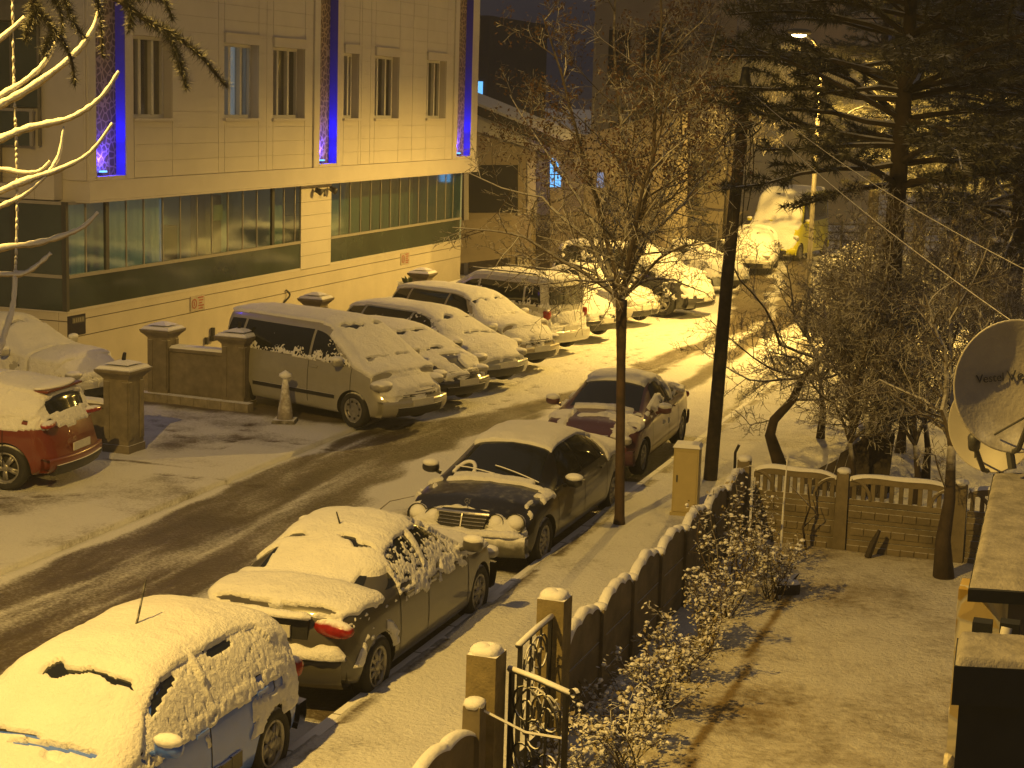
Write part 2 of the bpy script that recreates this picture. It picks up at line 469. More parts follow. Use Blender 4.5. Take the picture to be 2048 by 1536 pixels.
# big snowy ground to the horizon
gm = MB(); gm.add([(-900, -300, -0.06), (900, -300, -0.06), (900, 1500, -0.06), (-900, 1500, -0.06)], [(0, 1, 2, 3)])
ground = gm.build('ground', m_snow('field_snow', 6.0, 0.5, dirt=0.15)); tag(ground, kind='structure')
sheet('road', -12.42, -6.5, 3, 70, 0.09, 0.0, M_ROAD, road_h, road_a)
def fore_a(X, Y, P):
    a = 0.68 + 0.95 * (fbm(P, 0.9, 4, 31) - .5) - .3 * feet_mask(X, Y)
    a = a - 0.7 * sstep(27.2, 27.8, Y) * sstep(-19.2, -18.2, X) * (1 - sstep(-12.9, -12.6, X))    # bare paving under the row of cars
    a = a - .55 * (1 - sstep(0.0, 0.06, np.abs(Y - 23.05 - 0.02 * (X + 13)))) * sstep(-15, -14.8, X)      # joint in the paving
    return np.clip(a, 0, 1)
sheet('parking_forecourt', -30, -12.44, 3, 66, 0.11, 0.06, M_YARD, lambda X, Y, P: 0.02 * (fbm(P, 3.0, 2, 8) - .5) - .025 * feet_mask(X, Y), fore_a)
def pave_a(X, Y, P): return np.clip(0.78 + 0.5 * (fbm(P, 1.3, 3, 12) - .5) - .5 * (1 - sstep(0.02, .07, np.abs(X + 6.38))) * (vnoise(P, 2.0, 4) > .55), 0, 1)
sheet('pavement', -6.48, -4.0, 3, 70, 0.07, 0.13, M_YARD, lambda X, Y, P: 0.03 * (fbm(P, 2.2, 3, 18) - .5) + 0.012 * (fbm(P, 9, 2, 2) - .5), pave_a)
def gard_a(X, Y, P):
    a = 0.66 + 0.9 * (fbm(P, 0.7, 4, 40) - .5)
    a = a - 0.28 * sstep(0.52, .7, fbm(P * np.array([1, .6, 1]), .35, 2, 77)) * (1 - sstep(12.5, 15, Y))
    a = a - 0.9 * (1 - sstep(0.02, .055, np.abs(X - (-3.2 - (Y - 15.5) * .028)))) * (Y < 20.6)     # bare soil line of the bed edge
    return np.clip(a, 0, 1)
sheet('garden_ground', -4.25, 8.0, 3, 22.4, 0.08, 0.10, M_GARDEN, lambda X, Y, P: 0.05 * (fbm(P, 1.1, 3, 21) - .5) + .02 * (fbm(P, 7, 2, 6) - .5), gard_a)
sheet('park_ground', -3.98, 30, 22.5, 70, 0.25, 0.10, M_YARD, lambda X, Y, P: 0.16 * (fbm(P, .5, 3, 23) - .5), lambda X, Y, P: np.clip(.82 + .6 * (fbm(P, .5, 3, 29) - .5), 0, 1))
# kerb stones of the right pavement and the parking edge
def kerb(name, x, y0, y1, top):
    k = MB(); y = y0
    while y < y1:
        k.span((x - .07, y, -.2), (x + .07, min(y + .98, y1), top)); y += 1.0
    o = k.build(name, m_dusted(name + '_stone', (0.24, 0.22, 0.19), 0.8, lo=.3, hi=.75, nscale=6, amount=.9)); return tag(o, kind='structure')
kerb('kerb', -6.5, 4, 66, 0.125)

# ------------------------------------------------------------------ the large building on the left
XF = -19.0          # glazed ground storey and plinth
XU = -18.75         # overhanging upper storeys
bld = empty('apartment_building', (-22, 38, 0), 0, 'long pale apartment building with blue lit strips and a glazed ground floor', 'building')
def bpart(mb, name, mats, label=None, smooth=False, parent=None):
    o = mb.build(name, mats, None, smooth)
    p = parent or bld
    o.parent = p
    o.matrix_parent_inverse = Matrix.Translation(-Vector((-22, 38, 0))) if p is bld else Matrix.Identity(4)
    if label: o['label'] = label
    return o
Y0, Y1 = 28.15, 49.35
# plinth with grooves
w = MB()
w.span((-32, Y0 + .02, 0), (XF - .03, Y1 - .02, 1.56), 1)
for (a, b) in ((0.0, 1.055), (1.075, 1.385), (1.405, 1.56)):
    w.span((XF - .2, Y0, a), (XF, Y1, b), 0)
    w.span((-32, Y0, a), (XF - .21, Y0 + .1, b), 0)
bpart(w, 'plinth', [M_PLINTH, M_GAP])
# ground storey: end walls, pier and interior
w = MB()
w.span((-32, Y0 + 2.9, 1.57), (-20.6, Y1, 3.72))          # back of the glazed veranda
w.span((-20.6, Y1 - .12, 1.57), (XF, Y1, 3.72))
bpart(w, 'inner_wall', m_emit('veranda_wall_glow', (0.6, 0.85, 0.95), 0.014, (0.28, 0.36, 0.36)))  # faint glow in the wall stands in for dim room light
w = MB(); PY0, PY1 = 38.22, 39.95
z = 1.58
while z < 3.7:
    w.span((XF - .5, PY0, z), (XF + .02, PY1, min(z + .325, 3.72))); z += .335
w.span((XF - .48, PY0 + .02, 1.57), (XF + .005, PY1 - .02, 3.72), 1)
bpart(w, 'pier', [M_CLAD, M_GAP])
w = MB(); w.span((-32, Y0 - .02, 1.562), (XF + .012, Y0 + .02, 1.59)); w.span((XF - .06, Y0 + .02, 1.562), (XF + .012, PY0, 1.62)); w.span((XF - .06, PY1, 1.562), (XF + .012, Y1, 1.62))
bpart(w, 'sill_trim', M_TRIM)
w = MB(); w.span((-31.9, Y0 + .3, 1.60), (-19.3, Y1 - .2, 1.66)); bpart(w, 'veranda_floor', m_plain('veranda_floor', (0.2, 0.19, 0.16), 0.6))
# glazed fronts: one thing's part per bay, panes and mullions
def glazing(y0, y1, mull, thick):
    fr = MB()
    fr.span((XF - .05, y0, 2.235), (XF + .03, y1, 2.30)); fr.span((XF - .05, y0, 3.66), (XF + .01, y1, 3.72))
    for y in mull:
        t = .06 if y in thick else .014
        fr.span((XF - .035, y - t, 2.302), (XF + .004 + (.02 if t > .05 else 0), y + t, 3.658), 1 if t > .05 else 0)
    g = bpart(fr, 'glazed_front', [M_ALU, M_DARKFR])
    p = MB(); p.span((XF - .012, y0, 2.302), (XF - .004, y1, 3.658)); o = p.build('glass_panes', M_GLAZ); o.parent = g
    p = MB(); p.span((XF - .012, y0, 1.622), (XF - .004, y1, 2.233)); o = p.build('parapet_glass', M_GLAZ2); o.parent = g
    return g
px = lambda u, v=450: float(on_x(u, v, XF).y)
m1 = [px(u) for u in (172, 213, 253, 288, 326, 361, 394, 424, 456, 486, 514, 545, 568, 590)]
glazing(Y0 + .05, PY0, m1, (m1[1], m1[11]))
m2 = [px(u) for u in (680, 700, 721, 741, 761, 780, 799, 818, 836, 854, 872, 890, 905)]
glazing(PY1, Y1 - .05, m2, ())
# glazed return on the side wall
fr = MB(); fr.span((-26, Y0 - .03, 2.235), (XF, Y0 + .03, 2.30)); fr.span((-26, Y0 - .03, 3.66), (XF, Y0 + .03, 3.72))
for x in (-19.03, -20.2, -21.4, -22.6): fr.span((x - .05, Y0 - .045, 1.60), (x + .05, Y0 + .045, 3.72), 1)
g = bpart(fr, 'glazed_front', [M_ALU, M_DARKFR])
p = MB(); p.span((-26, Y0 - .006, 2.302), (XF - .09, Y0 + .002, 3.658)); o = p.build('glass_panes', M_GLAZ2); o.parent = g
p = MB(); p.span((-26, Y0 - .006, 1.60), (XF - .09, Y0 + .002, 2.233)); o = p.build('parapet_glass', M_GLAZ2); o.parent = g
# what is seen inside: curtains, dresser, warm box, blue tv strip
cu = MB()
def curtain(y0, y1, x, z0=1.7, z1=3.6, mi=0):
    n = int((y1 - y0) / .05); pts = []
    for i in range(n + 1):
        y = y0 + (y1 - y0) * i / n
        pts.append((x + .008 * math.sin(i * 1.3) + .003 * math.sin(i * 3.1), y))
    V = [(a, b, z0) for a, b in pts] + [(a, b, z1) for a, b in pts]
    cu.add(V, [(i, i + 1, i + n + 2, i + n + 1) for i in range(n)], mi)
curtain(px(253), px(360), -19.5); curtain(px(150), px(210), -19.5)
bpart(cu, 'curtain', m_emit('faint_glow_curtain', (0.55, 0.85, 0.95), 0.035, (0.34, 0.50, 0.52)))  # cloth given a weak glow in place of light inside the room
w = MB(); w.span((-20.4, px(395), 1.66), (-19.9, px(425), 2.9)); w.span((-20.3, px(480), 1.66), (-19.9, px(510), 3.5)); bpart(w, 'cupboard', m_plain('brown_cupboard', (0.10, 0.04, 0.02), .5))
w = MB(); w.span((-19.62, px(362), 1.8), (-19.60, px(371), 3.55)); bpart(w, 'lit_curtain', m_emit('blue_gap', (0.10, 0.28, 0.45), 0.35), 'narrow pale blue lit gap between the curtains')
w = MB(); w.span((-19.3, px(449), 3.0), (-19.28, px(467), 3.35)); bpart(w, 'notice', m_plain('notice_paper', (0.40, 0.40, 0.22), .7))
# fascia under the overhang
w = MB(); w.span((-21.5, 28.5, 3.74), (XU + .06, 49.86, 4.12)); w.span((-21.5, 28.46, 3.70), (XU + .09, 49.9, 3.738))
bpart(w, 'fascia', M_TRIM)
# upper storeys: siding boards leaving the windows and the lit recesses open
WIN = [(268, 345), (449, 517), (546, 609), (687, 717), (749, 797), (852, 891)]
REC = [(188, 247), (636, 671), (912, 939)]
pu = lambda u: float(on_x(u, 237, XU).y)
WINY = [(pu(a), pu(b)) for a, b in WIN]; RECY = [(pu(a) , pu(b)) for a, b in REC]
ZS, ZT, FH = 5.33, 6.98, 3.5
brk = sorted([28.5, 49.86] + [y for w_ in WINY for y in w_] + [y for r_ in RECY for y in (r_[0] - .3, r_[0], r_[1], r_[1] + .28)] + [pu(437), pu(533), pu(722), pu(740), pu(824)])
rows = []; z = 4.13
while z < 13.0: rows.append((z, z + .33)); z += .335
def in_win(y0, y1, z0, z1):
    for a, b in WINY:
        if y0 >= a - .01 and y1 <= b + .01:
            for k in (0, 1, 2):
                zs, zt = ZS + k * FH, ZT + k * FH
                if z1 > zs and z0 < zt: return (zs, zt)
    return None
cl = MB()
for y0, y1 in zip(brk[:-1], brk[1:]):
    if y1 - y0 < .02: continue
    if any(y0 >= a - .01 and y1 <= b + .01 for a, b in RECY): continue
    strip = any((abs(y1 - a) < .02 or abs(y0 - b) < .02) for a, b in RECY)
    for z0, z1 in rows:
        if strip: continue
        hit = in_win(y0, y1, z0, z1)
        if hit:
            if z0 < hit[0] - .02: cl.span((XU - .1, y0 + .008, z0), (XU, y1 - .008, hit[0]))
            if z1 > hit[1] + .02: cl.span((XU - .1, y0 + .008, hit[1]), (XU, y1 - .008, z1))
            continue
        cl.span((XU - .1, y0 + .008, z0), (XU, y1 - .008, z1 - .0))
    if strip:
        cl.span((XU - .1, y0, 4.125), (XU + .05, y1, 13.0), 0)
cladding = bpart(cl, 'cladding', M_CLAD)
w = MB()                                          # the wall behind the boards, with the real openings
for y0, y1 in zip(brk[:-1], brk[1:]):
    if any(y0 >= a - .01 and y1 <= b + .01 for a, b in RECY):
        w.span((-21, y0, 4.125), (XU - .20, y1, 13.0)); continue
    isw = any(y0 >= a - .01 and y1 <= b + .01 for a, b in WINY)
    if not isw: w.span((XU - .42, y0, 4.125), (XU - .04, y1, 13.0)); continue
    zz = 4.125
    for k in (0, 1, 2):
        w.span((XU - .42, y0, zz), (XU - .04, y1, ZS + k * FH)); zz = ZT + k * FH
    w.span((XU - .42, y0, zz), (XU - .04, y1, 13.0))
w.span((-21.0, 28.5, 4.125), (XU - .42, 28.62, 13.0)); w.span((-30, 49.6, 3.75), (XU - .42, 49.86, 13.0)); w.span((-32, 30.5, 3.75), (-21.0, 49.6, 13.0))
bpart(w, 'wall', M_GAP if False else M_WALLP)
w = MB(); w.span((-32, 28.2, 12.98), (XU + .3, 50.1, 13.2)); bpart(w, 'roof', M_TRIM)
# recess jambs and bottoms
w = MB()
for a, b in RECY:
    w.span((XU - .20, a - .02, 4.125), (XU + .05, b + .02, 4.20))
bpart(w, 'recess_sill', M_TRIM)
def m_lattice():
    m, n, l, b = new_mat('pierced_panel')
    tc = n.new('ShaderNodeTexCoord'); v = n.new('ShaderNodeTexVoronoi'); v.feature = 'DISTANCE_TO_EDGE'; v.inputs['Scale'].default_value = 7.0
    l.new(tc.outputs['Object'], v.inputs['Vector'])
    r = ramp(n, l, v.outputs['Distance'], [(0.05, (0.40, 0.30, 0.17)), (0.13, (0.11, 0.07, 0.035))])
    l.new(r.outputs[0], b.inputs['Base Color']); setp(b, Roughness=.6)
    bump(n, l, b, v.outputs['Distance'], -.6, .03)
    return m
M_LAT = m_lattice()
M_JAMB = m_plain('blue_jamb', (0.035, 0.028, 0.34), 0.5, var=.08)
M_LED = m_emit('blue_led', (0.10, 0.40, 1.0), 3.0)
for a, b in RECY:
    p = MB(); p.span((XU - .195, a + .01, 4.2), (XU - .165, b - .02, 12.9)); lat = bpart(p, 'lattice_panel', M_LAT)
    p = MB(); p.span((XU - .165, b - .02, 4.2), (XU + .045, b + .003, 12.9)); bpart(p, 'recess_jamb', M_JAMB)
    p = MB(); ym = (a + b) / 2 - .1
    p.box((XU - .08, ym, 4.235), (.12, .22, .06)); p.box((XU - .08, ym, 4.285), (.08, .16, .03), mi=1)
    fx = bpart(p, 'blue_uplight', [M_DARKFR, M_LED], 'small blue floodlight at the foot of a recess')
    lamp('blue_uplight_bulb', (XU - .03, ym, 4.35), 170, (0.05, 0.03, 1.0), .04, 'SPOT', (XU - .22, ym + .16, 6.6), 100)
    lamp('blue_uplight_glow', (XU - .03, ym, 4.5), 34, (0.05, 0.03, 1.0), .04)
# windows
M_LITCUR = m_emit('lit_curtain_cloth', (0.50, 0.62, 0.80), 0.72, (0.3, 0.35, 0.4))
for k in (0, 1):
    for i, (a, b) in enumerate(WINY):
        zs, zt = ZS + k * FH, ZT + k * FH
        f = MB(); x0, x1 = XU - .30, XU - .20
        f.span((x0, a + .02, zs), (x1, a + .09, zt)); f.span((x0, b - .09, zs), (x1, b - .02, zt))
        f.span((x0, a + .09, zs), (x1, b - .09, zs + .07)); f.span((x0, a + .09, zt - .07), (x1, b - .09, zt))
        W = b - a
        for q in ((.34, .67) if W > .9 else (.45,)): f.span((x0 - .01, a + W * q - .045, zs + .07), (x1 + .02, a + W * q + .045, zt - .07))
        wf = bpart(f, 'window', M_WHITE)
        p = MB(); p.span((x0 + .02, a + .09, zs + .07), (x0 + .035, b - .09, zt - .07)); o = p.build('pane', glass_mat('room_glass', (.6, .6, .55)) if (i == 0 and k == 0) else bpy.data.materials['room_glass']); o.parent = wf
        s = MB(); s.span((XU - .2, a - .06, zs - .06), (XU + .07, b + .06, zs - .002)); o = s.build('sill', M_TRIM); o.parent = wf
        s = MB(); s.span((XU - .2, a - .03, zt), (XU + .055, b + .03, zt + .2)); s.span((XU - .2, a - .05, zt + .2), (XU + .075, b + .05, zt + .225)); o = s.build('shutter_box', M_TRIM); o.parent = wf
        cu = MB(); lit = (i == 1 and k == 0)
        def cur(y0, y1, x):
            n = max(6, int((y1 - y0) / .04)); pts = [(x + .02 * math.sin(j * 1.7), y0 + (y1 - y0) * j / n) for j in range(n + 1)]
            cu.add([(p_, q_, zs) for p_, q_ in pts] + [(p_, q_, zt) for p_, q_ in pts], [(j, j + 1, j + n + 2, j + n + 1) for j in range(n)])
        if lit: cur(a, b, XU - .46)
        else:
            cur(a + W * .10, a + W * .62, XU - .5) if i % 2 == 0 else cur(a + W * .3, a + W * .95, XU - .5)
        o = cu.build('curtain', M_LITCUR if lit else M_CURT); o.parent = wf
        if lit: wf['label'] = 'window with pale blue lit curtain'
        r = MB(); r.span((-20.6, a - .02, zs - .02), (-20.55, b + .02, zt + .02)); o = r.build('room_back', M_GAP); o.parent = wf
        for o in list(wf.children): o.matrix_parent_inverse = Matrix.Identity(4)
# side balcony of the upper storey, glazed with dark panes
w = MB(); w.span((-30, 28.2, 3.74), (-19.75, 30.5, 4.02)); w.span((-19.74, 28.2, 3.74), (-19.3, 28.48, 4.3))
bal = bpart(w, 'side_balcony', M_WALLP)
w = MB(); w.span((-30, 28.24, 4.02), (-20.6, 28.34, 4.75)); o = w.build('balcony_wall', m_plain('balcony_brown', (.24, .20, .15), .7)); o.parent = bal
w = MB(); w.span((-30, 28.26, 5.42), (-19.8, 28.32, 5.47))
for x in (-19.85, -20.6, -21.5): w.span((x - .03, 28.26, 4.75), (x + .03, 28.32, 5.42))
o = w.build('balcony_rail', M_ALU); o.parent = bal
w = MB(); w.span((-30, 28.28, 4.76), (-19.85, 28.30, 5.41)); o = w.build('balcony_glass', M_GLAZ2); o.parent = bal
w = MB()
for z0, z1 in ((5.5, 7.12), (8.2, 10.62)): w.span((-30, 28.40, z0), (-19.72, 28.415, z1))
o = w.build('balcony_panes', M_GLAZ2); o.parent = bal
w = MB()
for z0, z1 in ((4.76, 7.12), (8.2, 10.62)):
    for k in range(12): x = -19.75 - k * .62; w.span((x - .025, 28.385, z0), (x + .025, 28.43, z1))
w.span((-30, 28.2, 7.14), (-19.72, 30.5, 7.46)); w.span((-30, 28.24, 7.46), (-19.72, 28.36, 8.18)); w.span((-30, 28.2, 10.64), (-19.72, 30.5, 10.95))
o = w.build('balcony_frame', m_plain('balcony_frame_grey', (.16, .15, .12), .6)); o.parent = bal
w = MB(); w.span((-23.4, 30.44, 4.1), (-21.2, 30.49, 6.9)); bpart(w, 'balcony_door', M_PANE)
# small things on the facade
def sign(name, y, z, wd, hg, m_back, label, cat):
    o = empty(name, (XF, y, z), 0, label, cat)
    p = MB(); p.box((0.012, 0, 0), (.02, wd, hg)); p.build('plate', m_back, o)
    return o
M_RED = m_plain('red_print', (0.36, 0.09, 0.06), .6)
M_SIGNB = m_plain('sign_white', (0.46, 0.40, 0.34), .6)
MX = Matrix.Rotation(math.radians(90), 4, 'Z') @ Matrix.Rotation(math.radians(90), 4, 'X')
for (u, v, wd, label) in ((394, 606, .62, 'pale sign with red ring and red lines on the plinth beside the minivan'), (809, 517, .62, 'small red printed sign on the plinth near the far corner')):
    q = on_x(u, v, XF); s = sign('wall_sign', q.y, q.z, wd, .34, M_SIGNB, label, 'sign'); s['group'] = 'red printed signs on the plinth'
    r = MB(); rg = Matrix.Translation((.026, -.16, 0)) @ Matrix.Rotation(math.radians(90), 4, 'Y')
    r.lathe([(.085, 0), (.11, 0), (.11, .004), (.085, .004)], 24, 0, rg, close=True)
    r.box((.026, -.16, 0), (.004, .03, .1))
    for j in range(5): r.box((.026, .12 + .02 * (j % 2), .12 - j * .06), (.004, .24 - .06 * (j % 3), .028))
    r.build('print', M_RED, s)
q = on_x(152, 650, XF); s = sign('plaque', q.y, q.z, .60, .40, m_plain('navy_plaque', (0.015, 0.012, 0.03), .35), 'dark navy plaque with a pale strip at the corner of the plinth', 'plaque')
r = MB(); r.box((.025, .05, .10), (.003, .42, .11)); r.build('strip', m_plain('plaque_strip', (0.12, 0.11, 0.09), .5), s)
r = MB()
for y in (-.1, -.02, .05, .12, .2): r.box((.028, y, .10), (.003, .035, .075))
r.build('print', m_plain('plaque_print', (0.26, 0.24, 0.2), .5), s)
# double floodlight bracket on the pier
q = on_x(640, 380, XF); s = empty('wall_light', (XF + .02, q.y, q.z), 0, 'unlit double spotlight bracket on the pier between the glazed bays', 'wall light')
p = MB(); p.tube([(0, 0, 0), (.12, 0, 0)], .03, 8); p.tube([(.12, -.42, .02), (.12, .42, .02)], .018, 6); p.tube([(.10, 0, -.16), (.10, 0, 0)], .02, 6); p.build('bracket', M_DARKFR, s)
for d in (-.42, .42):
    p = MB(); p.lathe([(.02, -.1), (.06, -.08), (.085, .06), (.085, .1)], 12, 0, Matrix.Translation((.14, d, 0)) @ Matrix.Rotation(math.radians(115), 4, 'Y')); p.build('head', M_DARKFR, s, True)
# S-shaped wall bracket beside the van
q = on_x(570, 598, XF); s = MB()
s.tube([(XF + .03 + .05 * math.sin(t * 5), q.y + .10 * math.sin(t * 6.28), q.z + .22 - t * .44) for t in np.linspace(0, 1, 16)], .025, 6)
tag(s.build('wall_hook', M_DARKFR), 'dark curly metal hook on the plinth above the minivan', 'hook')
q = on_x(422, 668, XF); s = MB(); s.box((XF + .05, q.y, q.z), (.08, .06, .3)); s.box((XF + .05, q.y, q.z - .1), (.12, .14, .1)); s.box((XF + .04, q.y - .28, q.z - .12), (.06, .05, .16))
tag(s.build('meter_box', M_DARKFR), 'small dark tap and pipe on the plinth above the low pillared wall', 'pipe')

# ------------------------------------------------------------------ pillars and low walls in the forecourt
def pillar(loc, h, wd, label, knob=False, group='square stone pillars of the forecourt'):
    o = empty('stone_pillar', (loc[0], loc[1], 0.03), 0, label, 'pillar', group)
    p = MB(); s = wd / 2
    p.box((0, 0, .08), (wd + .04, wd + .04, .16)); p.box((0, 0, (h - .2) / 2 + .08), (wd, wd, h - .36))
    for a in (-1, 1):
        p.box((a * (s - .06), -s - .008, h / 2), (.1, .018, h - .5)); p.box((s + .008, a * (s - .06), h / 2), (.018, .1, h - .5))
    p.build('shaft', M_STONE, o)
    c = MB()
    prof = [(0, wd / 2 + .01), (.03, wd / 2 + .03), (.10, wd / 2 + .10), (.13, wd / 2 + .11), (.15, wd / 2 + .11)]
    V = []; F = []
    for z_, r_ in prof:
        V += [(-r_, -r_, h - .2 + z_), (r_, -r_, h - .2 + z_), (r_, r_, h - .2 + z_), (-r_, r_, h - .2 + z_)]
    for i in range(len(prof) - 1):
        for k in range(4): F.append((i * 4 + k, i * 4 + (k + 1) % 4, i * 4 + 4 + (k + 1) % 4, i * 4 + 4 + k))
    F += [(3, 2, 1, 0), tuple(range(len(V) - 4, len(V)))]
    c.add(V, F); c.build('cap', M_STONE, o)
    s_ = MB(); r_ = wd / 2 + .09
    s_.box((0, 0, h - .04 + .02), (r_ * 2, r_ * 2, .045), taper=.86); s_.box((0, 0, h + .055), (r_ * 1.4, r_ * 1.4, .05), taper=.3)
    s_.build('snow_cap', SNOW_CAP, o)
    if knob:
        k = MB(); k.tube([(0, 0, h), (.01, 0, h + .1), (.03, 0, h + .2)], [.03, .035, .03], 6); k.build('stub', M_BLACK, o)
    return o
pillar((-14.95, 23.7), 1.45, .46, 'square stone pillar with snowy cap behind the red car', True)
pillar((-16.85, 28.1), 1.45, .42, 'stone pillar at the building end of the low wall beside the minivan')
pillar((-15.2, 28.05), 1.45, .46, 'stone pillar at the road end of the low wall beside the minivan', True)
pillar((-16.6, 34.2), 1.45, .40, 'stone pillar rising behind the silver minivan roof')
pillar((-16.75, 40.8), 1.45, .40, 'far stone pillar near the potted plant under the second glazed bay')
def low_wall(a, b, h, t, label):
    o = empty('low_wall', ((a[0] + b[0]) / 2, (a[1] + b[1]) / 2, 0.03), math.atan2(b[1] - a[1], b[0] - a[0]), label, 'wall')
    L = math.hypot(b[0] - a[0], b[1] - a[1])
    p = MB(); p.box((0, 0, h / 2), (L, t, h)); p.box((0, 0, h + .03), (L, t + .08, .06)); p.build('body', M_STONE, o)
    s = MB(); s.box((0, 0, h + .085), (L - .01, t + .06, .05), taper=.93); s.build('snow_layer', SNOW_CAP, o)
    return o
low_wall((-16.62, 28.08), (-15.45, 28.05), 1.0, .22, 'low stone wall between the two pillars beside the minivan')
low_wall((-19.0, 28.0), (-12.9, 27.55), .10, .16, 'very low snow topped kerb wall left of the minivan') if False else None
low_wall((-24, 23.95), (-15.2, 23.75), .72, .2, 'low stone wall behind the red car')
low_wall((-18.2, 40.8), (-18.2, 55), .42, .22, 'long low snow topped wall behind the parked row')
kb = MB(); n_ = 14
for i in range(n_):
    t0, t1 = i / n_, (i + .97) / n_
    a_ = Vector((-18.9, 28.0, 0)).lerp(Vector((-14.75, 27.7, 0)), t0); b_ = Vector((-18.9, 28.0, 0)).lerp(Vector((-14.75, 27.7, 0)), t1)
    c_ = (a_ + b_) / 2; kb.box((c_.x, c_.y, .12), ((b_ - a_).length, .2, .2), rz=math.atan2((b_ - a_).y, (b_ - a_).x))
tag(kb.build('stone_edging', m_dusted('edging_stone', (.25, .22, .17), .8, lo=.3, hi=.8)), 'row of edging stones with snow at the foot of the pillared wall', 'edging')
# potted plants by the far pillar
for k, (u, v) in enumerate(((868, 548),)):
    x, y = G(u, v, .1); o = empty('potted_plant', (-17.9, 42.6, .46), 0, 'small dark potted plant on the low wall beside the far pillar', 'plant')
    p = MB(); p.lathe([(.12, 0), (.17, .25), (.19, .25), (.19, .3)], 12); p.build('pot', M_STONE, o)
    p = MB(); r = random.Random(4)
    for _ in range(60):
        a = r.uniform(0, 6.28); e = r.uniform(.2, 1.3); L = r.uniform(.2, .42); d = Vector((math.cos(a) * math.cos(e), math.sin(a) * math.cos(e), math.sin(e)))
        c = d * L + Vector((0, 0, .3)); q = d.orthogonal().normalized() * .04
        p.add([Vector((0, 0, .3)), c * .7 + q + Vector((0, 0, .1)), c, c * .7 - q + Vector((0, 0, .1))], [(0, 1, 2, 3)])
    p.build('foliage', m_dusted('plant_leaf', (.03, .05, .02), .7), o)
# traffic cone
cx, cy = G(570, 845, .06)
o = empty('traffic_cone', (cx, cy, 0.07), .3, 'snow covered traffic cone beside the silver minivan', 'cone')
p = MB(); p.box((0, 0, .03), (.42, .42, .06), taper=.92); p.build('base', m_dusted('cone_base', (.05, .04, .03), .6, lo=.2, hi=.6), o)
p = MB(); p.lathe([(.15, .06), (.13, .2), (.085, .5), (.045, .78), (.03, .8)], 18); p.build('cone_body', m_dusted('cone_plastic', (.30, .27, .23), .6, lo=.05, hi=.45, nscale=12, amount=.8), o, True)
p = MB(); p.lathe([(.0, .95), (.03, .93), (.11, .88), (.12, .84), (.06, .80), (.03, .77)], 14); p.build('snow_cap', SNOW_CAP, o, True)
# ------------------------------------------------------------------ cars
M_TYRE = m_dusted('tyre_rubber', (0.018, 0.018, 0.018), .8, lo=.55, hi=.95, nscale=14, amount=.5)
M_RIM = m_plain('wheel_rim', (0.30, 0.29, 0.27), .4, .6, var=.2, scale=12)
M_RIMDARK = m_plain('wheel_well', (0.012, 0.012, 0.012), .7)
M_ARCH = m_plain('arch_liner', (0.012, 0.012, 0.012), .9)
M_CGLASS = m_glass_dark('car_glass', (0.012, 0.014, 0.014), .07)
M_TRIMBLK = m_dusted('black_trim', (0.02, 0.02, 0.02), .5, lo=.35, hi=.75, nscale=12, amount=.6)
M_LENS = m_dusted('head_lens', (0.32, 0.31, 0.28), .15, lo=.25, hi=.6, nscale=10, amount=.5)
M_TAIL = m_dusted('tail_lens', (0.26, 0.015, 0.01), .2, lo=.45, hi=1.0, nscale=16, amount=.9)
M_CHROME = m_plain('chrome', (0.55, 0.54, 0.52), .2, .9, var=.1)
M_PLATE = m_plain('plate_white', (0.55, 0.54, 0.50), .5, var=.08)
M_INK = m_plain('plate_ink', (0.02, 0.02, 0.02), .6)
M_SEAM = m_plain('panel_gap', (0.012, 0.012, 0.012), .8)
def m_paint(name, col, metal=0.25, lo=.95, hi=1.5, dust=.7):
    return m_dusted(name, col, .32, lo=lo, hi=hi, nscale=11, amount=dust, metal=0.0, bumps=.04, bscale=60, var=.06, coat=.6)

def smooth_curve(pts, L, sig=.07):
    xs = np.linspace(-L / 2 - .6, L / 2 + .6, 1400)
    p = sorted(pts); px_ = [q[0] for q in p]; py = [q[1] for q in p]
    y = np.interp(xs, px_, py)
    s0 = (py[1] - py[0]) / (px_[1] - px_[0]); s1 = (py[-1] - py[-2]) / (px_[-1] - px_[-2])
    y = np.where(xs < px_[0], py[0] + (xs - px_[0]) * s0, y); y = np.where(xs > px_[-1], py[-1] + (xs - px_[-1]) * s1, y)
    dx = xs[1] - xs[0]; k = np.exp(-.5 * (np.arange(-int(3 * sig / dx), int(3 * sig / dx) + 1) * dx / sig) ** 2); k /= k.sum()
    h = len(k) // 2; y = np.convolve(np.pad(y, h, mode='edge'), k, 'valid')
    return lambda x: np.interp(x, xs, y)
def chaikin(P, it):
    for _ in range(it):
        a, b = P[:, :-1], P[:, 1:]
        Q = a * .75 + b * .25; R = a * .25 + b * .75
        M = np.stack([Q, R], 2).reshape(P.shape[0], -1, P.shape[2])
        P = np.concatenate([P[:, :1], M, P[:, -1:]], 1)
    return P
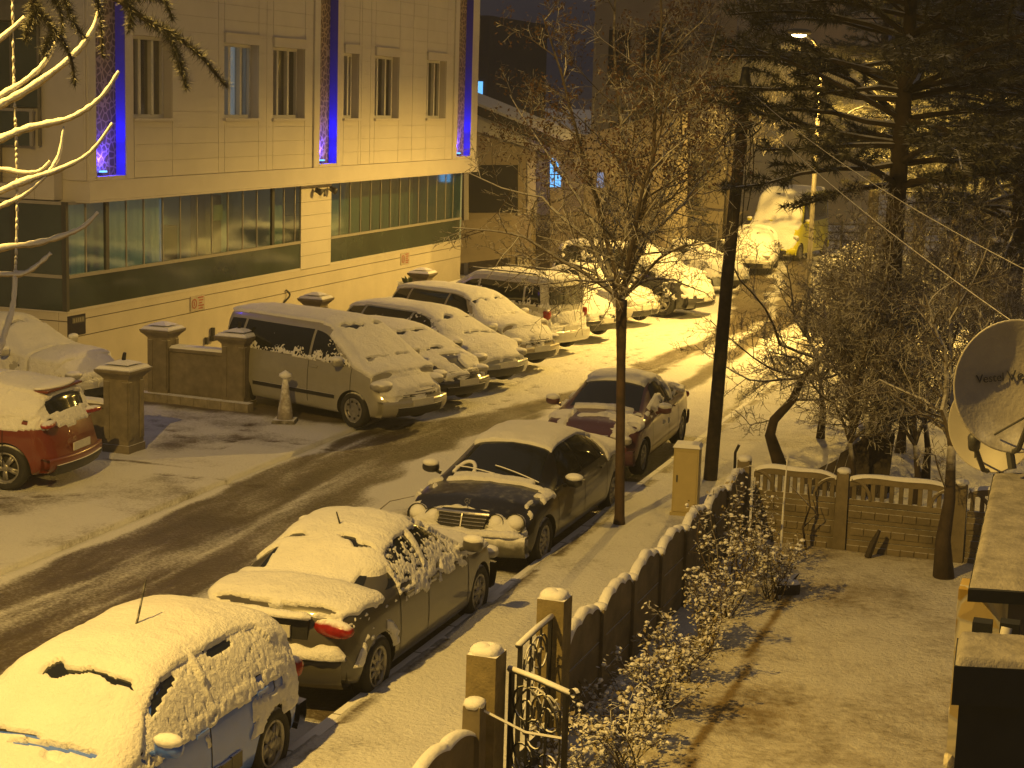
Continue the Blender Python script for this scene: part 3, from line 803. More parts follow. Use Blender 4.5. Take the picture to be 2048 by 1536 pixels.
class Shape:
    def __init__(s, S):
        s.S = S; L = s.L = S['L']; s.W = S['W']
        s.top = smooth_curve(S['top'], L, .05); s.belt = smooth_curve(S['belt'], L, .12); s.edge = smooth_curve(S['edge'], L, .12)
        s.wid = smooth_curve(S['wid'], L, .10); s.crown = smooth_curve(S.get('crown', [(-L / 2, .07), (L / 2, .06)]), L, .12)
        s.bot = smooth_curve(S.get('bot', [(-L / 2, .30), (-L / 2 + .5, .20), (L / 2 - .5, .19), (L / 2, .25)]), L, .1)
        s.sf = S.get('setF', [(.2, .10), (.35, .02), (.5, 0), (.62, .05), (.75, .12), (.9, .25)])
        s.sr = S.get('setR', [(.2, .10), (.35, .01), (.5, 0), (.62, .04), (.9, .08), (1.2, .1)])
        s.cf = S.get('curvF', .22); s.cr = S.get('curvR', .14)
    def half(s, x, it=2):
        x = np.asarray(x, float); T = s.top(x); e = s.edge(x); w = s.wid(x); b = s.belt(x); c = s.crown(x); z0 = s.bot(x)
        c3 = np.minimum(b, T - c - .03)
        pts = [(x * 0, T), (.5 * e, T - .22 * c), (e, T - c), (w - .03, c3), (w, c3 * .55 + z0 * .45), (w - .012, z0 + .14), (w - .08, z0), (x * 0, z0)]
        P = np.stack([np.stack([np.broadcast_to(a, x.shape), np.broadcast_to(bb, x.shape)], -1) for a, bb in pts], 1)
        return chaikin(P, it)          # (nx, k, 2)
    def deform(s, P):
        x, y, z = P[..., 0], P[..., 1], P[..., 2]; L = s.L
        q = (y / (s.W / 2)) ** 2
        f = sstep(L / 2 - .55, L / 2, x); r = sstep(-L / 2 + .45, -L / 2, x)
        nx = x - f * (np.interp(z, [a for a, _ in s.sf], [b for _, b in s.sf]) + s.cf * q) + r * (np.interp(z, [a for a, _ in s.sr], [b for _, b in s.sr]) + s.cr * q)
        return np.stack([nx, y, z], -1)
    def grid(s, nx, it=2, even=0):
        L = s.L; xs = np.linspace(-L / 2, L / 2, nx)
        H = s.half(xs, it)
        if even:
            R = np.empty((nx, even, 2))
            for i in range(nx):
                d = np.concatenate([[0], np.cumsum(np.linalg.norm(np.diff(H[i], axis=0), axis=1))]); t = np.linspace(0, d[-1], even)
                R[i, :, 0] = np.interp(t, d, H[i, :, 0]); R[i, :, 1] = np.interp(t, d, H[i, :, 1])
            H = R
        k = H.shape[1]
        ring = np.concatenate([H, H[:, -2:0:-1] * np.array([-1, 1])], 1)           # closed ring
        zc = (H[:, 0, 1] + H[:, -1, 1]) / 2
        r_ = .09; d = np.maximum(0, np.abs(xs) - (L / 2 - r_)) / r_; sc = 1 - .10 * (1 - np.sqrt(np.clip(1 - d * d, 0, 1)))
        ring[..., 0] *= sc[:, None]; ring[..., 1] = zc[:, None] + (ring[..., 1] - zc[:, None]) * sc[:, None]
        P = np.concatenate([np.broadcast_to(xs[:, None, None], ring.shape[:2] + (1,)), ring], 2)
        caps0 = []; caps1 = []
        for q in (.96, .86, .68, .45, .2, .01):
            for src, dst in ((P[0], caps0), (P[-1], caps1)):
                c = src.copy(); zc_ = (src[:, 2].max() + src[:, 2].min()) / 2
                c[:, 1] *= q; c[:, 2] = zc_ + (c[:, 2] - zc_) * q; dst.append(c)
        P = np.concatenate([np.stack(caps0[::-1]), P, np.stack(caps1)], 0)
        return s.deform(P)
    def side(s, x, z):
        x = np.asarray(x, float); z = np.asarray(z, float); xf = x.ravel(); zf = z.ravel(); H = s.half(xf, 2); out = np.empty(len(xf))
        for i in range(len(xf)): out[i] = np.interp(zf[i], H[i, ::-1, 1], H[i, ::-1, 0])
        return out.reshape(x.shape)
    def topz(s, x, y):
        x = np.asarray(x, float); xf = x.ravel(); yf = np.abs(np.asarray(y, float)).ravel(); H = s.half(xf, 2); out = np.empty(len(xf))
        for i in range(len(xf)):
            k = int(np.argmax(H[i, :, 0])) + 1
            out[i] = np.interp(yf[i], H[i, :k, 0], H[i, :k, 1])
        return out.reshape(x.shape)
    def front(s, y, z, off=.0, rear=False):
        y = np.asarray(y, float); z = np.asarray(z, float); tab = s.sr if rear else s.sf
        x = s.L / 2 - np.interp(z, [a for a, _ in tab], [b for _, b in tab]) - (s.cr if rear else s.cf) * (y / (s.W / 2)) ** 2 + off
        return np.stack([-x if rear else x, y, z], -1)
def grid_normals(P):
    du = np.gradient(P, axis=0); dv = np.roll(P, -1, 1) - np.roll(P, 1, 1)
    n = np.cross(dv, du); ln = np.linalg.norm(n, axis=-1, keepdims=True); n = n / np.maximum(ln, 1e-9)
    return n
def blob(mb, c, r, mi=0, nu=10, nv=8, rot=None, p=1.0):
    V = []; F = []
    for i in range(nv + 1):
        ph = math.pi * i / nv
        for j in range(nu):
            th = 2 * math.pi * j / nu
            f = lambda t: math.copysign(abs(t) ** p, t)
            q = Vector((r[0] * f(math.sin(ph)) * f(math.cos(th)), r[1] * f(math.sin(ph)) * f(math.sin(th)), r[2] * f(math.cos(ph))))
            if rot: q = rot @ q
            V.append(q + Vector(c))
    for i in range(nv):
        for j in range(nu): F.append((i * nu + j, (i + 1) * nu + j, (i + 1) * nu + (j + 1) % nu, i * nu + (j + 1) % nu))
    mb.add(V, F, mi)
def make_wheel(root, loc, r, tw, style, side):
    """side +1: the wheel's outer face looks to +y"""
    M = Matrix.Translation(loc) @ Matrix.Rotation(math.radians(-90 * side), 4, 'X')
    t = MB(); h = tw / 2; ri = r * .66
    t.lathe([(ri, -h * .8), (r * .86, -h), (r * .97, -h * .75), (r, -h * .4), (r, h * .4), (r * .97, h * .75), (r * .86, h), (ri, h * .82)], 28, 0, M, close=True)
    tyre = t.build('wheel', M_TYRE, root, True)
    m = MB()
    m.lathe([(ri + .005, -h * .5), (ri + .005, h * .8), (ri - .02, h * .86), (ri - .035, h * .55), (ri - .04, -h * .5)], 28, 0, M, close=True)
    m.lathe([(0.001, h * .1), (ri - .03, h * .1), (ri - .03, h * .05), (0.001, h * .05)], 24, 1, M)
    if style == 'steel':
        m.lathe([(.001, h * .86), (ri * .2, h * .84), (ri * .45, h * .66), (ri * .62, h * .62), (ri * .93, h * .74), (ri * .95, h * .7), (.001, h * .5)], 24, 0, M)
        for k in range(8):
            a = 2 * math.pi * k / 8 + .2; m.lathe([(.001, h * .78), (ri * .10, h * .78), (ri * .10, h * .6), (.001, h * .6)], 8, 1, M @ Matrix.Translation((math.cos(a) * ri * .72, math.sin(a) * ri * .72, 0)))
    else:
        n = {'five': 5, 'six': 6, 'multi': 9, 'twin': 5}[style]
        for k in range(n):
            for dd in ((-.13, .13) if style == 'twin' else (0,)):
                a = 2 * math.pi * k / n + dd + .3; wd = {'five': .085, 'six': .06, 'multi': .035, 'twin': .03}[style] * r / .31
                R = Matrix.Rotation(a, 4, 'Z')
                q = [(.02, -wd * .8, h * .80), (ri - .02, -wd * .55, h * .66), (ri - .02, wd * .55, h * .66), (.02, wd * .8, h * .80), (.02, -wd * .8, h * .5), (ri - .02, -wd * .55, h * .45), (ri - .02, wd * .55, h * .45), (.02, wd * .8, h * .5)]
                m.add([M @ R @ Vector(p) for p in q], [(0, 1, 2, 3), (7, 6, 5, 4), (0, 4, 5, 1), (1, 5, 6, 2), (2, 6, 7, 3), (3, 7, 4, 0)], 0)
        m.lathe([(.001, h * .9), (.05, h * .88), (.065, h * .7), (.065, h * .4), (.001, h * .4)], 14, 0, M)
    m.build('rim', [M_RIM, M_RIMDARK], tyre, True)
def cut_arches(body, centers, rad, width):
    c = MB()
    for (x, y, z, sgn) in centers:
        M = Matrix.Translation((x, y, z)) @ Matrix.Rotation(math.radians(90), 4, 'X')
        c.lathe([(rad, -width / 2), (rad, width / 2)], 40, 0, M)
    co = c.build('cutter', M_ARCH)
    body.data.materials.append(M_ARCH)
    md = body.modifiers.new('b', 'BOOLEAN'); md.operation = 'DIFFERENCE'; md.object = co; md.solver = 'EXACT'; md.material_mode = 'TRANSFER'
    bpy.context.view_layer.update()
    dg = bpy.context.evaluated_depsgraph_get()
    me = bpy.data.meshes.new_from_object(body.evaluated_get(dg))
    body.modifiers.clear(); old = body.data; body.data = me; bpy.data.meshes.remove(old)
    cm = co.data; bpy.data.objects.remove(co); bpy.data.meshes.remove(cm)
    for p in body.data.polygons:
        n = p.normal
    return body
def make_car(S, name, label, cat, loc, rz, paint, snow, group=None, detail=1, wheel='multi', extra=None):
    sh = Shape(S); L, W = S['L'], S['W']
    root = empty(name, loc, rz, label, cat, group)
    P = sh.grid(70 if detail > 0 else 50, 2)
    body = grid_mesh('body', P, paint, None, closed_v=True)
    bm = bmesh.new(); bm.from_mesh(body.data); bmesh.ops.remove_doubles(bm, verts=bm.verts, dist=.0008)
    bmesh.ops.recalc_face_normals(bm, faces=bm.faces); bm.to_mesh(body.data); bm.free()
    xf, xr, r = S['wheels']; tw = S.get('tw', .21)
    cs = []
    for x in (xf, xr):
        w = float(sh.wid(np.array([x]))[0])
        for sg in (1, -1): cs.append((x, sg * (w - .11 + .15), r - .02, sg))
    cut_arches(body, cs, r + .055, .56)
    for p in body.data.polygons: p.use_smooth = True
    try: body.data.set_sharp_from_angle(angle=math.radians(42))
    except Exception: pass
    body.parent = root
    for (x, y, z, sg) in cs:
        w = float(sh.wid(np.array([x]))[0])
        make_wheel(root, (x, sg * (w - tw / 2 - .015), r - .0), r, tw, wheel, sg)
    # side windows
    for (x0b, x0t, x1b, x1t) in S['wins']:
        s, t = np.meshgrid(np.linspace(0, 1, 12), np.linspace(0, 1, 7), indexing='ij')
        x = (x0b + (x1b - x0b) * s) * (1 - t) + (x0t + (x1t - x0t) * s) * t
        zb = sh.belt(x) + .03; zt = sh.top(x) - sh.crown(x) - S.get('wtop', .03)
        z = zb + np.maximum(zt - zb, .02) * t
        y = sh.side(x, z)
        for sg in (1, -1):
            Q = sh.deform(np.stack([x, sg * (y + .005), z], -1))
            grid_mesh('side_window', Q if sg < 0 else Q[::-1], M_CGLASS, root)
    for key, nm in (('ws', 'windscreen'), ('rw', 'rear_window')):
        if S.get(key) is None: continue
        xa, xb = S[key]; s, t = np.meshgrid(np.linspace(-1, 1, 17), np.linspace(0, 1, 12), indexing='ij')
        x = xa + (xb - xa) * t; y = s * (sh.edge(x) - .05)
        z = sh.topz(x, y); dT = (sh.top(x + .01) - sh.top(x - .01)) / .02; nn = np.sqrt(1 + dT ** 2)
        Q = sh.deform(np.stack([x, y, z], -1)) + np.stack([-dT / nn, 0 * x, 1 / nn], -1) * .006
        grid_mesh(nm, Q, M_CGLASS, root)
    # seams of the doors
    sm = []
    for x in S.get('seams', []):
        z = np.linspace(float(sh.bot(np.array([x]))[0]) + .16, float(sh.belt(np.array([x]))[0]) + .0, 10)
        xx = np.full_like(z, x); y = sh.side(xx, z) + .003
        for sg in (1, -1):
            a = np.stack([xx - .007, sg * y, z], -1); b = np.stack([xx + .007, sg * y, z], -1); sm.append(np.stack([a, b], 0))
    if sm and detail > 0:
        mb = MB()
        for g in sm:
            V = list(sh.deform(g[0])) + list(sh.deform(g[1])); n = len(g[0]); mb.add(V, [(i, i + 1, i + n + 1, i + n) for i in range(n - 1)])
        mb.build('door_seam', M_SEAM, root, fix=False)
        hd = MB()
        for x in S.get('handles', []):
            z = float(sh.belt(np.array([x]))[0]) - .09; y = float(sh.side(np.array([x]), np.array([z]))[0])
            for sg in (1, -1): hd.box((x, sg * (y + .018), z), (.19, .03, .03))
        hd.build('door_handle', paint, root)
    # rubbing strip / sill
    if S.get('strip'):
        z0, hh, mat_ = S['strip']
        xs = np.linspace(xr + r + .1, xf - r - .1, 14)
        for sg in (1, -1):
            V = []; mb = MB()
            for x in xs:
                for z, o in ((z0 - hh / 2, .002), (z0 - hh / 2, .016), (z0 + hh / 2, .016), (z0 + hh / 2, .002)):
                    V.append((x, sg * (float(sh.side(np.array([x]), np.array([z]))[0]) + o), z))
            mb.add(V, [(4 * i + k, 4 * i + k + 1, 4 * i + k + 5, 4 * i + k + 4) for i in range(13) for k in range(3)])
            mb.build('rubbing_strip', mat_, root)
    # mirrors
    xm = S.get('mirror', S['ws'][0] - .28)
    for sg in (1, -1):
        zb = float(sh.belt(np.array([xm]))[0]); yb = float(sh.wid(np.array([xm]))[0])
        mb = MB(); blob(mb, (xm, sg * (yb + .12), zb + .09), (.07, .12, .075), p=.75)
        mb.tube([(xm, sg * (yb - .03), zb + .02), (xm, sg * (yb + .08), zb + .06)], .025, 6)
        m_ = mb.build('wing_mirror', paint if S.get('mirror_paint', True) else M_TRIMBLK, root, True)
        if snow.get('mirror', True):
            c = MB(); blob(c, (xm + .01, sg * (yb + .12), zb + .15), (.08, .125, .055)); c.build('snow_cap', SNOW_CAP, m_, True)
    if extra: extra(sh, root)
    # snow lying on the car
    nx, it = ((290, 3) if detail > 1 else (150, 3) if detail > 0 else (80, 2))
    P = sh.grid(nx, it, snow.get('ring', 120 if detail > 1 else 70 if detail > 0 else 0)); N = grid_normals(P)
    if (N[P.shape[0] // 2, 0, 2]) < 0: N = -N
    x, y, z = P[..., 0], P[..., 1], P[..., 2]; nz = N[..., 2]
    T = snow.get('t', .05); sd = snow.get('seed', 1)
    Pn = P + np.array([sd * 13.7, sd * 3.1, 0])
    ht = T * (.45 + 1.0 * fbm(Pn, 1.8, 3, sd)) + .016 * (fbm(Pn, 11, 2, sd + 3) - .5)
    lo, hi = snow.get('slope', (.30, .55))
    mt = sstep(lo, hi, nz + .25 * (fbm(Pn, 7, 2, sd + 5) - .5)) * (z > .35)
    h = ht * mt - .014 * (1 - mt)
    # crusted sides: cover(x, z) 0..1
    cv = snow.get('side')
    if cv is not None:
        c = cv(x, y, z, sh)
        n2 = fbm(Pn, 4.0, 3, sd + 9) * .62 + fbm(Pn, 15, 2, sd + 10) * .38
        k = sstep(-.05, .05, n2 - (1 - c) * .8 - .1 - .26 * (c > .9)) * (c > .01)
        hs = (.008 + .034 * fbm(Pn, 22, 2, sd + 11)) * k - .014 * (1 - k)
        h = np.where(nz < .75, np.maximum(h, hs), h)
    gm = snow.get('glass')
    if gm is not None:
        g, cov = gm(x, y, z, sh)
        ng = .55 * fbm(Pn, 40, 2, sd + 21) + .25 * fbm(Pn, 11, 2, sd + 22) + .2 * fbm(Pn, 2.2, 2, sd + 23)
        hg = np.where(ng < cov, .005 + .020 * fbm(Pn, 30, 2, sd + 24), -.010)
        h = np.where(g > .5, hg, h)
    cl = snow.get('clear')
    if cl is not None:
        c = np.clip(cl(x, y, z, Pn, sh), 0, 1)
        h = h * (1 - c) - .014 * c
    keep = (h > -.006) & (z > .22)
    Q = P + N * h[..., None]
    ends = np.zeros_like(keep); 
    grid_mesh('snow_cover', Q, SNOW_CAR, root, keep=keep, closed_v=True)
    return root
def crack(x, y, P, x0, y0, y1, wid, seed, amp=.06):
    """a ragged tear in the snow across the car at x0"""
    n = vnoise(np.stack([y * 9, y * 0, y * 0], -1), 1.0, seed) - .5
    n2 = vnoise(np.stack([y * 5 + 40, y * 0, y * 0], -1), 1.0, seed + 1)
    w = wid * np.clip(n2 * 1.7 - .45, 0, 1)
    return (np.abs(x - x0 - amp * 2 * n) < w) * (y > y0) * (y < y1) * 1.0
def plate(root, sh, z, rear, text=None, wd=.52):
    p = sh.front(np.array([0.]), np.array([z]), .02, rear)[0]
    mb = MB(); mb.box((p[0], 0, z), (.02, wd, .115)); o = mb.build('number_plate', M_PLATE, root)
    if text:
        sgn = -1 if rear else 1
        # plate text reads from outside: x axis of the text runs to the reader's right
        M = Matrix(((0, 0, sgn, p[0] + sgn * .012), (sgn, 0, 0, 0), (0, 1, 0, z), (0, 0, 0, 1)))
        text_mesh('plate_text', text, .095, M_INK, o, M)
    return o
def lamps(root, sh, items, mat, nm, rear=False):
    for (y, z, ry, rz_, rx) in items:
        p = sh.front(np.array([y]), np.array([z]), 0, rear)[0]
        for sg in (1, -1):
            mb = MB(); blob(mb, (p[0] + (rx * .45 if rear else -rx * .45), sg * y, z), (rx, ry, rz_), p=.8, rot=Matrix.Rotation(sg * (-.35 if not rear else .25), 3, 'Z'))
            mb.build(nm, mat, root, True)
def front_panel(root, sh, nm, y0, y1, zb, zt, mat, off=.012, rear=False, slats=0, smat=None, taper=0.0):
    s, t = np.meshgrid(np.linspace(0, 1, 13), np.linspace(0, 1, 5), indexing='ij')
    yy = (y0 + (y1 - y0) * s) * (1 - taper * (1 - t)); zz = zb + (zt - zb) * t
    Q = sh.front(yy, zz, off, rear)
    back = sh.front(yy, zz, -.05, rear)
    ring = lambda A: np.concatenate([A[:, 0], A[-1, 1:], A[-2::-1, -1], A[0, -2:0:-1]], 0)
    o = grid_mesh(nm, Q, mat, root)
    e = MB(); a, b = ring(Q), ring(back); n = len(a); e.add(list(a) + list(b), [(i, (i + 1) % n, (i + 1) % n + n, i + n) for i in range(n)])
    rim_ = e.build('surround', mat, o)
    for k in range(slats):
        z = zb + (zt - zb) * (k + 1) / (slats + 1); ys = np.linspace(y0, y1, 13) * (1 - taper * (1 - (z - zb) / (zt - zb)))
        q = sh.front(ys, np.full(13, z), off + .012, rear)
        m = MB(); m.tube([tuple(p) for p in q], .010, 5); m.build('slat', smat or mat, o)
    return o
def bumper(root, sh, z0, z1, mat, rear=False, off=.018, yw=.96):
    s, t = np.meshgrid(np.linspace(-1, 1, 21), np.linspace(0, 1, 6), indexing='ij')
    ye = sh.W / 2 * yw - .03
    zz = z0 + (z1 - z0) * t
    Q = sh.front(s * ye, zz, off, rear)
    bulge = np.sin(np.clip(t, 0, 1) * np.pi) * .012
    Q[..., 0] += (-1 if rear else 1) * bulge
    sgn = -1 if rear else 1
    Qb = Q[:, ::-1].copy(); Qb[..., 0] -= sgn * .14
    R = np.concatenate([Q, Qb], 1)
    o = grid_mesh('bumper', R, mat, root, closed_v=True)
    return o

def ledge(root, sh, y0, y1, z, rear, w=.10, h=.07, off=.02, seed=1, name='bumper_snow'):
    n = 40; ys = np.linspace(y0, y1, n); q = sh.front(ys, np.full(n, z), off, rear); sg = -1 if rear else 1
    nz = vnoise(np.stack([ys * 7, ys * 0 + seed, ys * 0], -1), 1.0, seed); nf = vnoise(np.stack([ys * 19, ys * 0 + seed, ys * 0], -1), 1.0, seed + 1)
    e = np.clip(np.minimum(np.arange(n), np.arange(n)[::-1]) / 3.0, 0.05, 1) ** .5
    a = np.linspace(0, 2 * math.pi, 12, endpoint=False); R = []
    for i in range(n):
        hh = h * (.55 + .6 * nz[i] + .25 * nf[i]) * e[i]; ww = w * (.8 + .3 * nf[i]) * e[i]
        R.append(np.stack([q[i, 0] - sg * w * .45 + np.cos(a) * ww, np.full(12, ys[i]), z + np.where(np.sin(a) > 0, np.sin(a) * hh, np.sin(a) * h * .25)], -1))
    return grid_mesh(name, np.stack(R), SNOW_CAR, root, closed_v=True)
def prof(L, H, kind, hood=.95, nose=.66, cowl=1.02):
    h = L / 2
    if kind == 'hatch':
        top = [(-h, .78), (-h + .05, .98), (-h + .28, 1.0 + (H - 1.0) * .62), (-h + .55, H - .08), (-h + 1.1, H - .01), (h - 2.0, H), (h - 1.65, H - .05), (h - 1.35, H - .19), (h - .92, cowl + .05), (h - .78, cowl - .02), (h - .35, hood - .06), (h - .12, hood - .16), (h, nose)]
    elif kind == 'sedan':
        top = [(-h, .72), (-h + .07, .97), (-h + .35, 1.03), (-h + .78, 1.06), (-h + .9, 1.10), (-h + 1.35, H - .13), (-h + 1.75, H - .02), (-h + 2.2, H), (h - 2.1, H - .02), (h - 1.75, H - .16), (h - 1.25, cowl + .02), (h - 1.12, cowl - .03), (h - .5, hood - .03), (h - .12, hood - .14), (h, nose)]
    elif kind == 'van':
        top = [(-h, 1.1), (-h + .06, H - .16), (-h + .18, H - .03), (-h + .7, H), (h - 2.0, H), (h - 1.7, H - .05), (h - 1.35, H - .25), (h - .85, cowl + .1), (h - .7, cowl), (h - .3, hood - .02), (h - .1, hood - .14), (h, nose)]
    elif kind == 'suv':
        top = [(-h, .95), (-h + .05, 1.15), (-h + .2, H - .25), (-h + .4, H - .06), (-h + .9, H), (h - 2.1, H), (h - 1.8, H - .06), (h - 1.5, H - .22), (h - 1.1, cowl + .05), (h - .95, cowl), (h - .4, hood), (h - .12, hood - .1), (h, nose + .08)]
    elif kind == 'wagon':
        top = [(-h, .8), (-h + .05, 1.0), (-h + .25, H - .22), (-h + .45, H - .07), (-h + 1.0, H), (h - 2.2, H), (h - 1.85, H - .05), (h - 1.5, H - .2), (h - 1.05, cowl + .05), (h - .9, cowl - .02), (h - .4, hood - .05), (h - .12, hood - .15), (h, nose)]
    return top
def spec(L, W, H, kind, belt=.93, roofw=.57, r=.31, wheels=None, **k):
    h = L / 2; w = W / 2
    S = dict(L=L, W=W)
    S['top'] = prof(L, H, kind, **{q: k.pop(q) for q in ('hood', 'nose', 'cowl') if q in k})
    S['belt'] = [(-h, belt - .04), (-h + .6, belt + .03), (0, belt), (h - 1.1, belt - .02), (h - .5, belt - .10), (h, .58)]
    sed = kind == 'sedan'
    S['edge'] = [(-h, w - .26), (-h + .5, (w - .16) if sed else roofw + .02), (-h + 1.4, roofw), (h - 1.9, roofw), (h - 1.3, roofw + .08), (h - .95, w - .17), (h - .4, w - .2), (h, w - .33)]
    S['wid'] = [(-h, w - .17), (-h + .25, w - .05), (-h + .8, w), (h - .9, w), (h - .3, w - .06), (h, w - .2)]
    S['crown'] = [(-h, .05), (-h + .5, .06), (0, .075), (h - 1.0, .06), (h - .6, .05), (h, .05)]
    S['wheels'] = wheels or (h - .82, -h + .80, r)
    a = h - .95; c = -h
    if kind == 'sedan':
        S['wins'] = [(h - 2.42, h - 2.40, h - 1.35, h - 1.95), (-h + 1.42, -h + 1.62, h - 2.48, h - 2.46), (-h + 1.05, -h + 1.45, -h + 1.38, -h + 1.58)]
        S['ws'] = (h - 1.24, h - 1.93); S['rw'] = (-h + 1.55, -h + .92)
        S['seams'] = [h - 1.28, h - 2.45, -h + 1.28]; S['handles'] = [h - 2.28, -h + 1.5]; S['mirror'] = h - 1.5
    else:
        e = {'hatch': .32, 'wagon': .30, 'suv': .28, 'van': .20}[kind]; f = {'hatch': .92, 'wagon': 1.05, 'suv': 1.1, 'van': .86}[kind]
        S['wins'] = [(h - f - 1.12, h - f - 1.10, h - f - .1, h - f - .62), (-h + e + .62, -h + e + .66, h - f - 1.18, h - f - 1.16), (-h + e, -h + e + .22, -h + e + .56, -h + e + .60)]
        S['ws'] = (h - f + .02, h - f - .72); S['rw'] = (-h + e + .02, -h + .08) if kind != 'van' else None
        S['seams'] = [h - f - .08, h - f - 1.15, -h + e + .5]; S['handles'] = [h - f - 1.0, -h + e + .75]; S['mirror'] = h - f - .28
    for q, v in k.items(): S[q] = v
    return S
def side_cover(base=.0, glass=.0, low=.0, z_glass=None):
    def f(x, y, z, sh):
        b = sh.belt(x)
        g = sstep(b - .12, b + .03, z)
        return base * (1 - g) * sstep(.35, .6, z) + glass * g + low * (1 - sstep(.25, .5, z))
    return f
GROUP_R = 'cars parked along the right kerb'; GROUP_L = 'cars parked nose out in front of the building'
def heading(dx, dy): return math.atan2(dy, dx)

# --- right kerb, nearest: pale blue hatchback, nose towards the camera, buried in snow
S1 = spec(4.0, 1.76, 1.50, 'hatch', belt=.97, roofw=.60, r=.325, cowl=1.05, hood=1.0, nose=.75, strip=None)
def ex1(sh, root):
    lamps(root, sh, [(.66, .66, .18, .08, .12)], M_LENS, 'headlight'); lamps(root, sh, [(.70, .82, .12, .10, .10)], M_TAIL, 'tail_light', True)
    bumper(root, sh, .28, .52, M_TRIMBLK); bumper(root, sh, .28, .5, M_TRIMBLK, True)
    front_panel(root, sh, 'grille', -.5, .5, .56, .72, M_TRIMBLK, slats=2, smat=M_CHROME); plate(root, sh, .42, False)
    m_guard = m_dusted('guard_plastic', (.06, .055, .04), .5, lo=.3, hi=.7)
    for sg in (1, -1):
        for (x0, x1) in ((-.55, .0), (.08, .75)):
            mb = MB()
            for q in range(3):
                xa, xb = x0 + (x1 - x0) * q / 3 + .015, x0 + (x1 - x0) * (q + 1) / 3 - .015
                y = float(sh.side(np.array([(xa + xb) / 2]), np.array([.45]))[0])
                mb.box(((xa + xb) / 2, sg * (y + .008), .45), (xb - xa + .02, .03, .14 - .02 * (q % 2)))
            mb.build('side_guard', m_guard, root)
    a = MB(); a.tube([(-.35, 0, sh.top(np.array([-.35]))[0]), (-.52, 0, sh.top(np.array([-.4]))[0] + .38)], [.012, .007], 5); a.build('antenna', M_TRIMBLK, root)
def clear1(x, y, z, P, sh):
    c = crack(x, y, P, .55, -.35, .62, .085, 21, .07) * .0
    # long ragged tear across the top of the windscreen
    c = np.maximum(c, crack(x, y, P, .50, -.30, .52, .085, 33, .055))
    c = np.maximum(c, (np.abs(x - 1.12 - .05 * y) < .022) * (y > -.62) * (y < .1) * 1.0)
    c = np.maximum(c, (np.abs(x - 1.20 + .08 * y) < .03) * (y > -.1) * (y < .6) * 1.0)
    c = np.maximum(c, sstep(.60, .66, fbm(P, 2.3, 3, 5)) * (x > 1.18) * (x < 1.6))
    # slots at the top of the side windows
    b = sh.belt(x); t = sh.top(x) - sh.crown(x)
    zc = t - .085; s = ((((x - .36) / .24) ** 2 + ((z - zc) / .032) ** 2 < 1) | (((x + .60) / .20) ** 2 + ((z - zc) / .032) ** 2 < 1)) * (np.abs(y) > .5)
    c = np.maximum(c, s * 1.0)
    return c
def glass1(x, y, z, sh):
    b = sh.belt(x); t = sh.top(x) - sh.crown(x)
    g = (z > b + .035) * (z < t - .045) * (np.abs(y) > .45) * (x > -1.40 + .5 * (z - b)) * (x < .98 - 1.35 * (z - b)) * (np.abs(x + .17) > .035)
    return g * 1.0, .64 + .06 * sstep(b, b + .25, z)
def side1(x, y, z, sh):
    b = sh.belt(x); g = sstep(b - .16, b - .02, z)
    drip = sstep(.45, .62, vnoise(np.stack([x * 4.5, z * 1.2, x * 0], -1), 1.0, 61)) * sstep(.5, .75, z)
    low = np.maximum(.62 * drip, .25 * sstep(.6, .8, z))
    arch = .9 * (np.abs(np.hypot(x + 1.2, z - .3) - .46) < .07) * (z > .55)
    rear = .85 * (x < -1.35) * (z > .55)
    return np.maximum(np.maximum(g * 1.0, (1 - g) * low), np.maximum(arch, rear))
PAINT_BLUE = m_paint('pale_blue_paint', (0.06, 0.15, 0.66))
make_car(S1, 'parked_car', 'pale blue hatchback buried in snow, torn open across its windscreen', 'car', (-7.33, 11.42, 0.0), heading(0.0, -1), PAINT_BLUE,
         dict(t=.048, seed=1, side=side1, clear=clear1, glass=glass1, slope=(.36, .56)), GROUP_R, 2, 'five', ex1)
# --- second: grey sedan, tail towards the camera
S2 = spec(4.48, 1.77, 1.49, 'sedan', belt=.98, roofw=.58, r=.32, hood=.93, cowl=1.0)
S2['top'] = [(x, z + (.085 if x < -1.35 else 0)) for x, z in S2['top']]
S2['setR'] = [(.2, .10), (.35, .02), (.5, 0), (.66, .03), (.95, .05), (1.2, .06)]
def ex2(sh, root):
    lamps(root, sh, [(.64, .87, .25, .085, .10)], M_TAIL, 'tail_light', True); lamps(root, sh, [(.66, .64, .2, .08, .14)], M_LENS, 'headlight')
    bumper(root, sh, .28, .58, PAINT_GREY, True, .012, .90); bumper(root, sh, .25, .52, PAINT_GREY)
    front_panel(root, sh, 'plate_recess', -.42, .42, .76, .94, M_TRIMBLK, .006, True)
    plate(root, sh, .83, True, '59  757')
    ledge(root, sh, -.46, .50, .975, True, .07, .05, .05, 3, 'trunk_ledge'); ledge(root, sh, -.80, .40, .60, True, .10, .10, .05, 5)
    a = MB(); a.tube([(-.55, 0, sh.top(np.array([-.55]))[0]), (-.66, 0, sh.top(np.array([-.6]))[0] + .2)], [.012, .007], 5); a.build('antenna', M_TRIMBLK, root)
PAINT_GREY = m_paint('dark_olive_grey_paint', (0.062, 0.058, 0.048))
